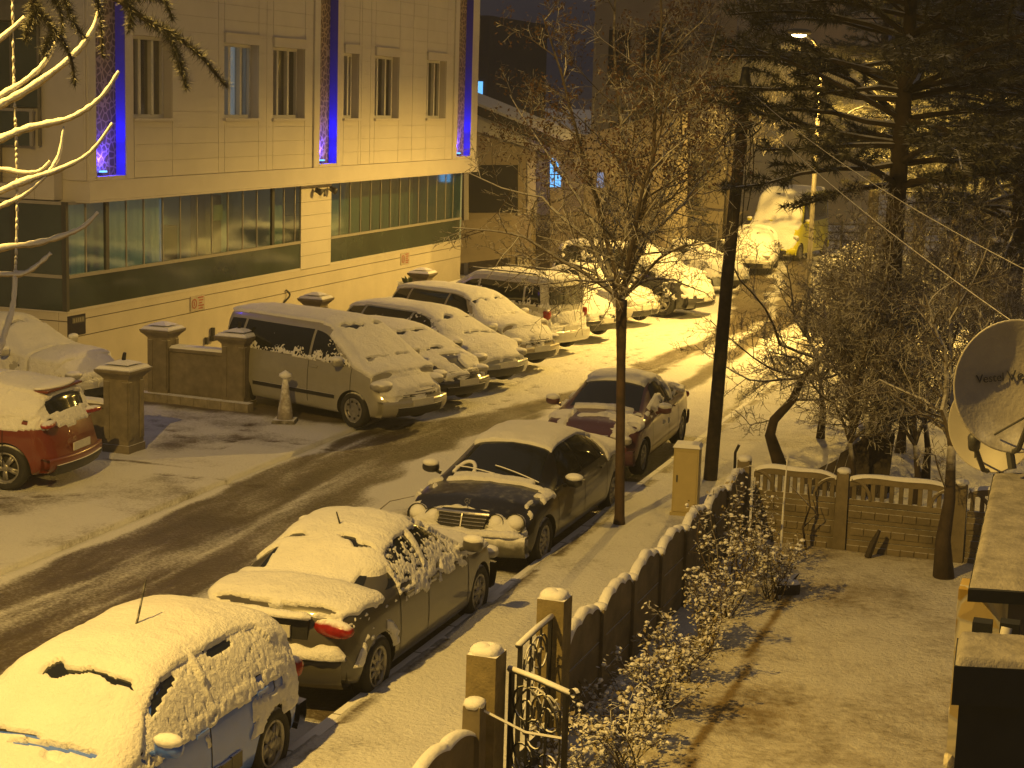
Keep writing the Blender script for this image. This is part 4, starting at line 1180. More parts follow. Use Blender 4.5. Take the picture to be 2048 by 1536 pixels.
def clear2(x, y, z, P, sh):
    c = crack(x, y, P, -.80, -.62, .55, .055, 51, .07)
    c = np.maximum(c, (np.abs(z - 1.02) < .025) * (x < -2.0) * (vnoise(P, 9.0, 4) > .35))
    c = np.maximum(c, (x < -2.1) * (z < 1.0) * 1.0)
    b = sh.belt(x)
    c = np.maximum(c, (x < -.95) * (x > -1.35) * (z > b - .1) * (np.abs(y) > .5) * sstep(.35, .5, vnoise(P, 3.0, 8)))
    c = np.maximum(c, (z > b + .3) * (x > .05) * (x < .75) * (np.abs(y) > .48) * sstep(.4, .5, vnoise(P, 4.0, 18)) * (z < b + .46))
    return c
def glass2(x, y, z, sh):
    b = sh.belt(x); t = sh.top(x) - sh.crown(x)
    g = (z > b + .03) * (z < t - .04) * (np.abs(y) > .42) * (x > -1.0 + .6 * (z - b)) * (x < .88 - 1.6 * (z - b)) * (np.abs(x + .2) > .04)
    return g * 1.0, .58 - .16 * sstep(b + .15, b + .3, z)
def side2(x, y, z, sh):
    b = sh.belt(x); g = sstep(b - .14, b - .02, z) * (x < 1.2)
    return np.maximum(g * .96 * (x > -1.0), np.maximum(.45 * sstep(b - .32, b - .1, z), .55 * (np.abs(np.hypot(x + 1.47, z - .3) - .45) < .05) * (z > .45)))
make_car(S2, 'parked_car', 'dark grey sedan with its snowy boot and red tail light towards the camera', 'car', (-7.34, 16.32, 0.0), heading(0.0, 1), PAINT_GREY,
         dict(t=.044, seed=2, side=side2, clear=clear2, glass=glass2, slope=(.34, .55)), GROUP_R, 2, 'multi', ex2)
# --- third: black saloon with round lamps, bonnet and windscreen swept clear
S3 = spec(4.8, 1.80, 1.43, 'sedan', belt=.90, roofw=.57, r=.315, hood=.92, nose=.68, cowl=.99, curvF=.16,
          setF=[(.2, .08), (.35, .01), (.5, 0), (.60, .04), (.75, .10), (.9, .22)])
PAINT_BLACK = m_paint('black_paint_coat', (0.012, 0.012, 0.013), lo=.95, hi=1.6)
def ex3(sh, root):
    for (y, r_) in ((.66, .125), (.42, .105)):
        for sg in (1, -1):
            p = sh.front(np.array([y]), np.array([.66]), 0)[0]; mb = MB()
            blob(mb, (p[0] - .085, sg * y, .665), (.12, r_, r_ * .88), nu=16, nv=10, rot=Matrix.Rotation(.35, 3, 'Y')); h_ = mb.build('headlight', M_LENSDUST, root, True)
            t = MB(); t.lathe([(r_ * .98, 0), (r_ * 1.06, .01), (r_ * 1.06, -.05), (r_ * .98, -.05)], 20, 0, Matrix.Translation((p[0] - .015, sg * y, .665)) @ Matrix.Rotation(math.radians(90 - 20), 4, 'Y'), close=True)
            t.build('lamp_ring', PAINT_BLACK, h_, True)
    g = front_panel(root, sh, 'grille', -.33, .33, .585, .755, M_RIMDARK, .03, False, 3, M_CHROME, taper=.12)
    q = sh.front(np.linspace(-.35, .35, 9), np.full(9, .765), .045); m = MB(); m.tube([tuple(p) for p in q], .022, 8)
    q = sh.front(np.zeros(5), np.linspace(.58, .77, 5), .05); m.tube([tuple(p) for p in q], .014, 6); m.build('chrome_frame', M_CHROME, g)
    s = MB(); c = sh.front(np.array([0.]), np.array([.80]), -.05)[0]
    M = Matrix.Translation((c[0] - .04, 0, .875)) @ Matrix.Rotation(math.radians(90), 4, 'Y')
    s.lathe([(.032, -.004), (.038, -.004), (.038, .004), (.032, .004)], 16, 0, M, close=True)
    for k in range(3): s.box(M @ Vector((math.cos(math.radians(120 * k + 180)) * .017, math.sin(math.radians(120 * k + 180)) * .017, 0)), (.006, .006, .034), rot=(Matrix.Rotation(math.radians(120 * k), 3, 'X')))
    s.tube([(c[0] - .04, 0, .80), (c[0] - .04, 0, .84)], .006, 6); s.build('bonnet_emblem', M_CHROME, root)
    bumper(root, sh, .25, .52, m_dusted('bumper_dusty', (.10, .095, .075), .5, lo=-.3, hi=.5, nscale=9, amount=.9), False, .06)
    bumper(root, sh, .28, .55, PAINT_BLACK, True); lamps(root, sh, [(.66, .8, .2, .09, .12)], M_TAIL, 'tail_light', True)
    ledge(root, sh, -.80, .80, .525, False, .10, .065, .06, 7)
    plate(root, sh, .36, False)
    # wipers, one snow covered arc, mirror inside, sun strip
    w = MB()
    for (y0, y1) in ((.62, -.05), (.0, -.62)):
        a = [(1.22 - .02 + 0.10 * t, y0 + (y1 - y0) * t, 0) for t in np.linspace(0, 1, 8)]
        a = [(1.17 - .16 * t, y0 + (y1 - y0) * t) for t in np.linspace(0, 1, 8)]
        w.tube([(x_, y_, float(sh.topz(np.array([x_]), np.array([y_]))[0]) + .03) for x_, y_ in a], .012, 5)
    w.build('wiper', m_dusted('wiper_snow', (.1, .1, .1), .6, lo=-.2, hi=.3), root)
    w = MB(); pts = []
    for t in np.linspace(0, 1, 16):
        ang = math.pi * (1.15 * t - .1); y_ = -.50 + .10 * math.cos(ang) + .10 * (1 - t); x_ = .93 + .17 * (1 - math.sin(ang)) ; pts.append((x_, y_, float(sh.topz(np.array([x_]), np.array([y_]))[0]) + .02))
    w.tube(pts, .028, 7); w.build('snow_curl', SNOW_CAP, root, True)
    w = MB(); w.box((.56, .0, 1.235), (.02, .10, .035)); w.build('toll_tag', M_PLATE, root)
M_LENSDUST = m_dusted('snowed_lens', (0.45, 0.42, 0.36), .4, lo=-.6, hi=.3, nscale=9, amount=.8)
def clear3(x, y, z, P, sh):
    n = fbm(P, 3.5, 3, 71) - .5
    ws = sstep(.47, .50, x + .03 * n) * (1 - sstep(1.12, 1.16, x + .05 * n)) * (np.abs(y) < .68 + 0 * x) * (z > .9)
    hood = sstep(1.27, 1.33, x + .12 * n) * (1 - sstep(2.10, 2.2, x + .25 * n)) * (1 - sstep(.66, .72, np.abs(y) + .14 * n)) * 1.0
    edge = sstep(.6, .66, np.abs(y) + .1 * n) * (x > .4) * (x < 2.1) * (fbm(P, 8, 2, 5) > .42)
    side = (np.abs(y) > .56) * (x < 1.25) * (x > -1.2) * (z < 1.33)
    gr = (np.abs(y) < .35) * (x > 2.15) * (z < .79)
    return np.maximum.reduce([ws, hood, edge * 1.0, side * 1.0, gr * 1.0])
def side3(x, y, z, sh):
    fr = (x > 2.05) * (z > .5) * (z < .82) * .95
    return np.maximum(fr, .22 * (z < .55) * (z > .3))
make_car(S3, 'parked_car', 'black saloon with round headlights and a bonnet swept clear of snow', 'car', (-7.40, 21.85, 0.0), heading(0.0, -1), PAINT_BLACK,
         dict(t=.042, seed=3, side=side3, clear=clear3, slope=(.25, .5), mirror=True), GROUP_R, 2, 'multi', ex3)
# --- fourth: maroon saloon
S4 = spec(4.4, 1.68, 1.42, 'sedan', belt=.90, roofw=.55, r=.30, hood=.92, nose=.68, cowl=.99)
PAINT_MAROON = m_paint('maroon_paint', (0.085, 0.030, 0.036))
def ex4(sh, root):
    lamps(root, sh, [(.58, .66, .17, .085, .10)], M_LENS, 'headlight'); front_panel(root, sh, 'grille', -.36, .36, .60, .72, M_TRIMBLK, slats=2)
    bumper(root, sh, .25, .5, PAINT_MAROON); bumper(root, sh, .28, .52, PAINT_MAROON, True); plate(root, sh, .4, False)
    lamps(root, sh, [(.6, .8, .18, .08, .1)], M_TAIL, 'tail_light', True)
def clear4(x, y, z, P, sh):
    n = fbm(P, 3.5, 3, 91) - .5
    ws = sstep(.28, .31, x + .03 * n) * (1 - sstep(.90, .95, x + .06 * n)) * (np.abs(y) < .66) * (z > .9)
    hood = (x > 1.05) * sstep(.50, .58, fbm(P * np.array([1, .6, 1]), 2.6, 3, 8) + .15 * (np.abs(y) < .4))
    side = (np.abs(y) > .5) * (x < 1.2) * (z < 1.3) * (fbm(P, 4, 3, 8) > .45)
    return np.maximum.reduce([ws, hood * .97, side * 1.0])
make_car(S4, 'parked_car', 'maroon saloon with patchy snow on its bonnet behind the thin street tree', 'car', (-7.62, 27.45, 0.0), heading(0.02, -1), PAINT_MAROON,
         dict(t=.05, seed=4, side=side_cover(.3, .35), clear=clear4), GROUP_R, 1, 'multi', ex4)

# --- the row in front of the building, noses to the road
def glass_row(xw, c0=.60, c1=.40):
    def f(x, y, z, sh):
        b = sh.belt(x); t = sh.top(x) - sh.crown(x)
        g = (z > b + .02) * (z < t - sh.S.get('wtop', .03)) * (np.abs(y) > .42) * (x < xw - .9 * (z - b))
        return g * 1.0, c0 + (c1 - c0) * sstep(b, b + .3, z)
    return f
def row_car(S, nm, label, cat, nose, hd, paint, snow, detail=1, wheel='multi', extra=None, rear=False):
    d = Vector((math.cos(hd), math.sin(hd))); L = S['L']
    c = Vector(nose) - d * (L / 2) * (-1 if rear else 1)
    return make_car(S, nm, label, cat, (c.x, c.y, 0.0 if c.x > -12.4 else .06), hd, paint, snow, GROUP_L, detail, wheel, extra)
HD = heading(.93, -.36)
def std_front(paint, gr=M_TRIMBLK, tail=.82, grille=True, hl=(.60, .68, .19, .085, .16)):
    def f(sh, root):
        k = sh.W / 1.75
        lamps(root, sh, [(hl[0] * k,) + hl[1:]], M_LENS, 'headlight'); lamps(root, sh, [(.66 * k, tail, .10, .13, .10)], M_TAIL, 'tail_light', True)
        if grille: front_panel(root, sh, 'grille', -.42 * k, .42 * k, .60, .72, gr, slats=2, smat=M_CHROME)
        front_panel(root, sh, 'lower_intake', -.55 * k, .55 * k, .27, .43, M_TRIMBLK, .048)
        bumper(root, sh, .26, .54, paint); bumper(root, sh, .28, .56, paint, True); plate(root, sh, .5, False); plate(root, sh, .6 if tail < 1 else .75, True)
    return f
def gen_clear(seed, xc, thr=.5, ws_rip=True):
    def f(x, y, z, P, sh):
        c = crack(x, y, P, xc, -.55, .55, .07, seed, .05)
        xw = sh.S['ws'][0]; c = np.maximum(c, crack(x, y, P, xw + .03, -.62, .62, .05, seed + 7, .02))
        b = sh.belt(x); t = sh.top(x) - sh.crown(x)
        slot = (z > b + .10) * (z < t - .01) * (np.abs(y) > .45) * (x < xc - .04) * sstep(thr - .06, thr + .06, fbm(P, 4.0, 3, seed + 3) + .5 * (z - b - .12))
        return np.maximum(c, slot)
    return f
PAINT_SILVER = m_paint('silver_paint', (0.29, 0.28, 0.25), dust=.5); PAINT_WHITE = m_paint('white_paint', (0.45, 0.44, 0.41)); PAINT_DARK = m_paint('charcoal_paint', (0.03, 0.03, 0.032)); PAINT_ICE = m_paint('silver_blue_paint', (0.27, 0.28, 0.29)); PAINT_BEIGE = m_paint('champagne_paint', (0.34, 0.30, 0.22)); PAINT_RED = m_paint('orange_red_paint', (0.15, 0.026, 0.010)); PAINT_YELLOW = m_paint('yellow_paint', (0.52, 0.50, 0.004))
SA = spec(4.62, 1.82, 1.84, 'van', belt=1.10, roofw=.68, r=.325, hood=1.05, nose=.78, cowl=1.16, wtop=.12, wheels=(1.42, -1.55, .325), strip=(.52, .07, M_TRIMBLK))
row_car(SA, 'parked_van', 'silver grey minivan, nose towards the road beside the pillared low wall', 'minivan', (-11.32, 27.72), heading(.945, -.327), PAINT_SILVER,
        dict(t=.042, seed=11, side=side_cover(.12, .0), glass=glass_row(1.35, .60, .42), clear=gen_clear(12, .75, .42)), 2, 'steel', std_front(PAINT_SILVER, tail=1.1, hl=(.66, .80, .2, .10, .2)))
SB = spec(4.0, 1.70, 1.46, 'hatch', belt=.94, roofw=.56, r=.30)
row_car(SB, 'parked_car', 'low dark hatchback with torn snow on its nose, right behind the silver minivan', 'car', (-11.35, 30.1), HD, PAINT_DARK,
        dict(t=.04, seed=13, side=side_cover(.25, .0), glass=glass_row(.95, .58, .44), clear=lambda x, y, z, P, sh: np.maximum(gen_clear(14, .5, .45)(x, y, z, P, sh), (x > 1.35) * sstep(.5, .56, fbm(P, 3.2, 3, 15)))), 1, 'multi', std_front(PAINT_DARK))
SCc = spec(4.5, 1.78, 1.50, 'wagon', belt=.95, roofw=.57, r=.315)
row_car(SCc, 'parked_car', 'silver blue estate car with smiling lower intake, third in the row from the minivan', 'car', (-11.42, 32.55), HD, PAINT_ICE,
        dict(t=.04, seed=16, side=side_cover(.35, .0), glass=glass_row(1.1, .58, .42), clear=gen_clear(17, .72, .45)), 1, 'multi', std_front(PAINT_ICE, grille=False))
SD = spec(4.3, 1.80, 1.64, 'suv', belt=1.0, roofw=.60, r=.34, hood=1.06, cowl=1.12, nose=.74)
row_car(SD, 'parked_car', 'champagne crossover with roof rails next to the white van parked tail out', 'car', (-11.55, 35.1), HD, PAINT_BEIGE,
        dict(t=.04, seed=18, side=side_cover(.35, .0), glass=glass_row(.95, .58, .40), clear=gen_clear(19, .6, .42)), 1, 'multi', std_front(PAINT_BEIGE))
SE = spec(4.25, 1.80, 1.82, 'van', belt=1.10, roofw=.70, r=.32, wtop=.12, hood=1.05, nose=.78, cowl=1.16)
def exE(sh, root):
    std_front(PAINT_WHITE, tail=.95)(sh, root)
    r_ = MB()
    for sg in (1, -1): r_.tube([(-1.6, sg * .6, 1.80), (-1.5, sg * .6, 1.86), (.5, sg * .6, 1.86), (.6, sg * .6, 1.8)], .018, 6)
    r_.build('roof_rail', M_TRIMBLK, root)
    front_panel(root, sh, 'back_glass', -.62, .62, 1.18, 1.6, M_CGLASS, .004, True)
row_car(SE, 'parked_van', 'white leisure van parked tail out with its back doors towards the road', 'van', (-11.75, 37.9), heading(-.93, .36), PAINT_WHITE,
        dict(t=.05, seed=20, side=side_cover(.62, .0), glass=glass_row(1.2, .62, .40), clear=gen_clear(21, 1.2, .44)), 1, 'steel', exE, rear=True)
SF = spec(4.2, 1.72, 1.45, 'hatch', belt=.92, roofw=.56, r=.30)
row_car(SF, 'parked_car', 'dark car with one pale headlight peeping out beside the white van', 'car', (-11.65, 40.5), HD, PAINT_DARK,
        dict(t=.06, seed=22, side=side_cover(.4, .5), clear=gen_clear(23, .5, .5)), 0, 'multi', std_front(PAINT_DARK))
SG_ = spec(4.3, 1.75, 1.47, 'sedan', belt=.93, roofw=.56, r=.30)
row_car(SG_, 'parked_car', 'white car seen through the street tree fork, beside the big wheeled jeep', 'car', (-11.5, 43.9), HD, PAINT_WHITE,
        dict(t=.06, seed=24, side=side_cover(.4, .5), clear=gen_clear(25, .5, .5)), 0, 'multi', std_front(PAINT_WHITE))
SH = spec(4.9, 1.90, 1.85, 'suv', belt=1.12, roofw=.66, r=.41, hood=1.18, cowl=1.24, nose=.86, wheels=(1.45, -1.45, .41), tw=.27)
row_car(SH, 'parked_jeep', 'tall off road car with big wheels and snowy wings between bare tree and pole', 'jeep', (-10.55, 46.9), heading(.97, -.22), PAINT_DARK,
        dict(t=.07, seed=26, side=side_cover(.35, .5), clear=gen_clear(27, .6, .5)), 1, 'six', std_front(PAINT_DARK, hl=(.62, .86, .13, .12, .12)))
SI = spec(4.5, 1.78, 1.5, 'wagon', belt=.95, roofw=.57, r=.31)
row_car(SI, 'parked_car', 'fully snowed car half hidden behind the leaning wooden pole', 'car', (-11.0, 53.4), HD, PAINT_ICE,
        dict(t=.08, seed=28, side=side_cover(.6, .8), clear=gen_clear(29, .7, .6)), 0, 'multi', std_front(PAINT_ICE))
make_car(spec(4.4, 1.78, 1.55, 'hatch', belt=.97, roofw=.58, r=.31), 'parked_car', 'rounded snowed up car facing the camera in front of the yellow minibus', 'car', (-12.4, 62.2, 0), heading(.12, -1), PAINT_WHITE,
         dict(t=.08, seed=30, side=side_cover(.7, .85), clear=gen_clear(31, .7, .6)), GROUP_L, 0, 'multi', std_front(PAINT_WHITE))
SJ = spec(5.4, 2.15, 2.75, 'van', belt=1.45, roofw=.88, r=.34, hood=1.25, nose=.95, cowl=1.45)
make_car(SJ, 'parked_minibus', 'yellow minibus with snow covered windscreen facing the camera at the street end', 'minibus', (-12.3, 69.0, 0), heading(-.10, -1), PAINT_YELLOW,
         dict(t=.08, seed=32, side=lambda x, y, z, sh: .9 * (x > 1.6) * (np.abs(y) < .85), clear=gen_clear(33, 1.2, .6)), None, 0, 'steel', std_front(PAINT_YELLOW, tail=1.2, hl=(.74, .9, .16, .12, .12)))
# --- left edge
SK = spec(4.3, 1.82, 1.56, 'hatch', belt=1.0, roofw=.58, r=.345, cowl=1.08, hood=1.02, nose=.76)
def exK(sh, root):
    lamps(root, sh, [(.60, .68, .19, .085, .16)], M_LENS, 'headlight'); lamps(root, sh, [(.66, .99, .24, .05, .10)], M_TAIL, 'tail_light', True); bumper(root, sh, .3, .5, PAINT_RED, True); bumper(root, sh, .3, .5, PAINT_RED); plate(root, sh, .60, True)
    front_panel(root, sh, 'skirt', -.7, .7, .24, .40, M_TRIMBLK, .06, True)
    s = MB(); s.box((-1.74, 0, 1.44), (.28, 1.08, .03)); s.build('roof_spoiler', PAINT_RED, root)
    c = MB(); blob(c, (-1.70, 0, 1.475), (.20, .56, .05), nu=20); c.build('spoiler_snow', SNOW_CAP, root, True)
def clearK(x, y, z, P, sh):
    c = gen_clear(35, -.9, .5)(x, y, z, P, sh) * .4
    rw = (x < -1.82) * (x > -2.0) * (z > 1.12) * (z < 1.36) * (np.abs(y) < .55)
    low = (z < .92 + .08 * (fbm(P, 3, 2, 6) - .5)) * 1.0
    tl = (np.abs(z - 1.0) < .045) * (x < -1.9) * (np.abs(np.abs(y) - .62) < .13)
    red = (np.abs(z - 1.02) < .03) * (x < -.5) * (x > -1.7) * (np.abs(y) > .6) * (vnoise(P, 2.5, 9) > .4)
    return np.maximum.reduce([c, rw * 1., low, tl * 1., red * 1.])
make_car(SK, 'parked_car', 'orange red hatchback with snowy back and dark bumper in front of the pillar', 'car', (-16.35, 21.15, .06), heading(-.985, -.12), PAINT_RED,
         dict(t=.055, seed=34, side=side_cover(.75, .8), clear=clearK), None, 2, 'twin', exK)
SLl = spec(4.4, 1.78, 1.56, 'sedan', belt=.98, cowl=1.08, hood=1.02, roofw=.57, r=.31)
make_car(SLl, 'parked_car', 'white car with snowy windscreen and bonnet behind the red hatchback', 'car', (-19.45, 26.9, .06), heading(.99, -.06), PAINT_WHITE,
         dict(t=.06, seed=36, side=side_cover(.6, .6), clear=lambda x, y, z, P, sh: np.maximum(crack(x, y, P, .28, -.6, .6, .09, 37), (np.abs(x - 1.12) < .03) * (np.abs(y) > .1))), None, 1, 'multi', std_front(PAINT_WHITE))
# ------------------------------------------------------------------ street lamps
M_LPOLE = m_plain('lamp_pole_steel', (0.09, 0.08, 0.065), .5, var=.2)
def street_lamp(base, head, power, label, glow=60.0, pole_top=None):
    o = empty('street_lamp', (base[0], base[1], .1), 0, label, 'street lamp', 'sodium street lamps')
    d = Vector((head[0] - base[0], head[1] - base[1], head[2] - .1)); pt = pole_top or d.z - .35
    p = MB(); p.tube([(0, 0, 0), (0, 0, 1.2), (0, 0, 1.25), (0, 0, pt)], [.09, .085, .065, .045], 10); p.build('pole', M_LPOLE, o, True)
    h = Vector((d.x, d.y, 0)); L = h.length; hn = h.normalized() if L > .05 else Vector((1, 0, 0))
    p = MB(); p.tube([(0, 0, pt), tuple(h * .4 + Vector((0, 0, pt + (d.z - pt) * .75))), tuple(h + Vector((0, 0, d.z + .08)))], [.04, .035, .03], 8); p.build('arm', M_LPOLE, o, True)
    R = Matrix.Rotation(math.atan2(hn.y, hn.x), 3, 'Z')
    p = MB(); blob(p, tuple(d + Vector((0, 0, .10))), (.34, .15, .085), rot=R, p=.8); hd = p.build('head', M_LPOLE, o, True)
    p = MB(); blob(p, tuple(d + Vector((0, 0, .025))), (.20, .11, .05), rot=R); p.build('bulb_cover', M_BULB, hd, True)
    l = lamp('sodium_bulb', (base[0] + d.x, base[1] + d.y, .1 + d.z - .12), power, SODIUM, .10, 'SPOT', (base[0] + d.x, base[1] + d.y, -5), 172)
    l.data.spot_blend = .35
    return o
M_BULB = m_emit('sodium_glow', (1.0, .72, .30), 60.0)
street_lamp((-7.24, 43.82), FAR_LAMP, P_FAR, 'slim street lamp glowing through the pine at the right kerb')
street_lamp((-6.0, 5.4), NEAR_LAMP, P_NEAR, 'tall street lamp arching over the road beside the nearest parked car')
street_lamp((-6.3, 59.8), (-7.2, 59.5, 8.0), P_THIRD, 'second street lamp farther up the bend, hidden among the pine boughs')
street_lamp((1.5, 47.0), (0.5, 46.5, 5.2), 3200, 'park lamp among the pines on the right')

# ------------------------------------------------------------------ wavy precast fence along the pavement, gate, cross fence
FX = -4.4
def wavy(n=25, amp=.11, base=0.0):
    # one bay: two shallow scallops rising to a peak, ends low
    t = np.linspace(0, 1, n); return t, base + amp * (np.sin(math.pi * t) ** .8) + .35 * amp * np.abs(np.sin(3 * math.pi * t)) 
def fence_panel(o, a, b, h, t=.07, name='panel'):
    """a, b: ends in the plane; outline with a wavy top, thickness t; three stacked slabs with joints"""
    d = (b - a); L = d.length; u = d.normalized(); nrm = Vector((-u.y, u.x, 0))
    tt, w = wavy()
    def wall(z0, z1s, th):
        F = []; V = []; n = len(tt)
        for s in (-1, 1):
            for k in range(n):
                q = a + u * (L * tt[k]) + nrm * (s * th / 2); V.append((q.x, q.y, z0)); V.append((q.x, q.y, z1s[k]))
        for k in range(n - 1):
            F.append((2 * k, 2 * k + 2, 2 * k + 3, 2 * k + 1)); m = 2 * n
            F.append((m + 2 * k, m + 2 * k + 1, m + 2 * k + 3, m + 2 * k + 2)); F.append((2 * k + 1, 2 * k + 3, m + 2 * k + 3, m + 2 * k + 1)); F.append((2 * k, m + 2 * k, m + 2 * k + 2, 2 * k + 2))
        F.append((0, 1, 2 * n + 1, 2 * n)); F.append((2 * n - 2, 4 * n - 2, 4 * n - 1, 2 * n - 1))
        return V, F
    p = MB(); n = len(tt)
    p.add(*wall(.02, [.36] * n, t)); p.add(*wall(.372, [.72] * n, t)); p.add(*wall(.732, list(h + w), t))
    pan = p.build(name, M_CONC, o)
    s_ = MB(); V = []; F = []; th = t * .95                        # snow riding on the wavy top
    for k in range(n):
        q = a + u * (L * tt[k]); z = h + w[k]; tk = .010 + .045 * vnoise(np.array([[q.x * 5, q.y * 5, 0]]), 1.0, 3)[0]
        for dx, dz in ((-th / 2 - .02, -.02), (-th / 2 - .005, tk * .7), (0, tk), (th / 2 + .005, tk * .7), (th / 2 + .02, -.02)):
            r = q + nrm * dx; V.append((r.x, r.y, z + dz))
    for k in range(n - 1):
        for j in range(4): F.append((5 * k + j, 5 * k + j + 1, 5 * k + j + 6, 5 * k + j + 5))
    s_.add(V, F); s_.build('snow_line', SNOW_CAP, pan, True)
    return pan
def fence_post(o, p, h, s=.15, cap=True):
    m = MB(); m.box((p.x, p.y, h / 2), (s, s, h), taper=.9); ps = m.build('post', M_CONC, o)
    if cap:
        m = MB(); blob(m, (p.x, p.y, h + .005), (s * .55, s * .60, .045), nu=10, nv=6, p=.8); m.build('snow_cap', SNOW_CAP, ps, True)
# along the street, from the gate to the corner
f = empty('concrete_fence', (0, 0, 0), 0, 'long precast concrete fence with a wavy snowy top along the pavement', 'fence')
ys = [14.28 + i * (22.28 - 14.28) / 7 for i in range(8)]
for i in range(7):
    fence_panel(f, Vector((FX, ys[i] + .06, 0)), Vector((FX, ys[i + 1] - .06, 0)), 1.02)
    if i: fence_post(f, Vector((FX + .01, ys[i], 0)), 1.05, .13)
fence_post(f, Vector((FX, 22.3, 0)), 1.22, .18)
f2 = empty('concrete_fence', (0, 0, 0), 0, 'short fence panel in front of the near gate post', 'fence')
fence_panel(f2, Vector((FX, 10.2, 0)), Vector((FX, 11.9, 0)), 1.0); fence_panel(f2, Vector((FX, 8.4, 0)), Vector((FX, 10.08, 0)), 1.0); fence_post(f2, Vector((FX, 11.98, 0)), 1.22, .16); fence_post(f2, Vector((FX, 10.14, 0)), 1.15)
# cross fence with arches and balusters
f3 = empty('concrete_fence', (0, 0, 0), 0, 'garden cross fence with balusters under arched snowy rails', 'fence')
xs = [FX + .12, -3.08, -1.55, -.02, 1.5]
def cross_bay(o, x0, x1, y):
    L = x1 - x0; p = MB()
    for k in range(3):
        z0 = .02 + k * .235; p.span((x0, y - .035, z0), (x1, y + .035, z0 + .225))
        for q in range(7):                                     # stone relief
            xx = x0 + L * (q + .5 + .25 * (k % 2)) / 7.5; p.box((xx, y - .043, z0 + .11), (L / 8.2, .02, .09))
    p.span((x0, y - .035, .728), (x1, y + .035, .80))
    n = 11; arc = lambda t: 1.16 - .16 * (2 * t - 1) ** 2 * (1.0) + .05 * math.cos(6.28 * t)
    for q in range(n):
        t = (q + .5) / n; p.span((x0 + L * t - .028, y - .025, .80), (x0 + L * t + .028, y + .025, arc(t) - .05))
    V = []; F = []; m = 17
    for q in range(m):
        t = q / (m - 1); x = x0 + L * t; a = arc(t)
        V += [(x, y - .035, a - .09), (x, y + .035, a - .09), (x, y + .035, a), (x, y - .035, a)]
    for q in range(m - 1): F += [(4 * q + j, 4 * q + (j + 1) % 4, 4 * q + 4 + (j + 1) % 4, 4 * q + 4 + j) for j in range(4)]
    F += [(0, 1, 2, 3), (4 * m - 1, 4 * m - 2, 4 * m - 3, 4 * m - 4)]
    p.add(V, F)
    for s in (0, 1):                                           # quarter arches at the ends
        pts = [(x0 + .02 + .26 * math.sin(a_), y - .03, .80 + .28 * (1 - math.cos(a_)) * 0 + .26 * math.cos(a_)) if s == 0 else (x1 - .02 - .26 * math.sin(a_), y - .03, .80 + .26 * math.cos(a_)) for a_ in np.linspace(0, 1.57, 8)]
        p.tube(pts, .024, 5)
    pan = p.build('panel', M_CONC, o)
    s_ = MB(); V = []; F = []
    for q in range(m):
        t = q / (m - 1); x = x0 + L * t; a = arc(t); k_ = .03 + .02 * vnoise(np.array([[x * 4, 0, 0]]), 1.0, 7)[0]
        V += [(x, y - .05, a - .005), (x, y - .03, a + k_), (x, y + .03, a + k_), (x, y + .05, a - .005)]
    for q in range(m - 1): F += [(4 * q + j, 4 * q + j + 1, 4 * q + 5 + j, 4 * q + 4 + j) for j in range(3)]
    s_.add(V, F); s_.build('snow_line', SNOW_CAP, pan, True)
for i in range(4):
    cross_bay(f3, xs[i] + (.09 if i else 0), xs[i + 1] - .09, 22.42)
    fence_post(f3, Vector((xs[i + 1], 22.42, 0)), 1.16, .17)
# gate posts
def gate_post(loc, h, label):
    o = empty('gate_post', (loc[0], loc[1], .05), 0, label, 'gate post', 'concrete posts of the garden gate')
    m = MB(); m.box((0, 0, h / 2), (.25, .25, h)); b = m.build('shaft', M_POST, o)
    m = MB(); blob(m, (-.005, 0, h + .01), (.125, .128, .055), nu=14, nv=8, p=.7); blob(m, (-.03, -.03, h + .04), (.085, .07, .04)); blob(m, (.03, .04, h + .035), (.06, .06, .035)); m.build('snow_cap', SNOW_CAP, o, True)
    return o
gate_post((FX - .02, 12.28), 1.50, 'near concrete gate post with a lumpy snow cap')
gate_post((FX - .0, 13.98), 1.50, 'far concrete gate post where the long wavy fence begins')
def scroll(mb, c, r, a0, turns, plane, rad=.009, sgn=1):
    pts = []
    for t in np.linspace(0, 1, 22):
        a = a0 + sgn * turns * 2 * math.pi * t; rr = r * (1 - .78 * t); pts.append(plane(c[0] + rr * math.cos(a), c[1] + rr * math.sin(a)))
    mb.tube(pts, rad, 5)
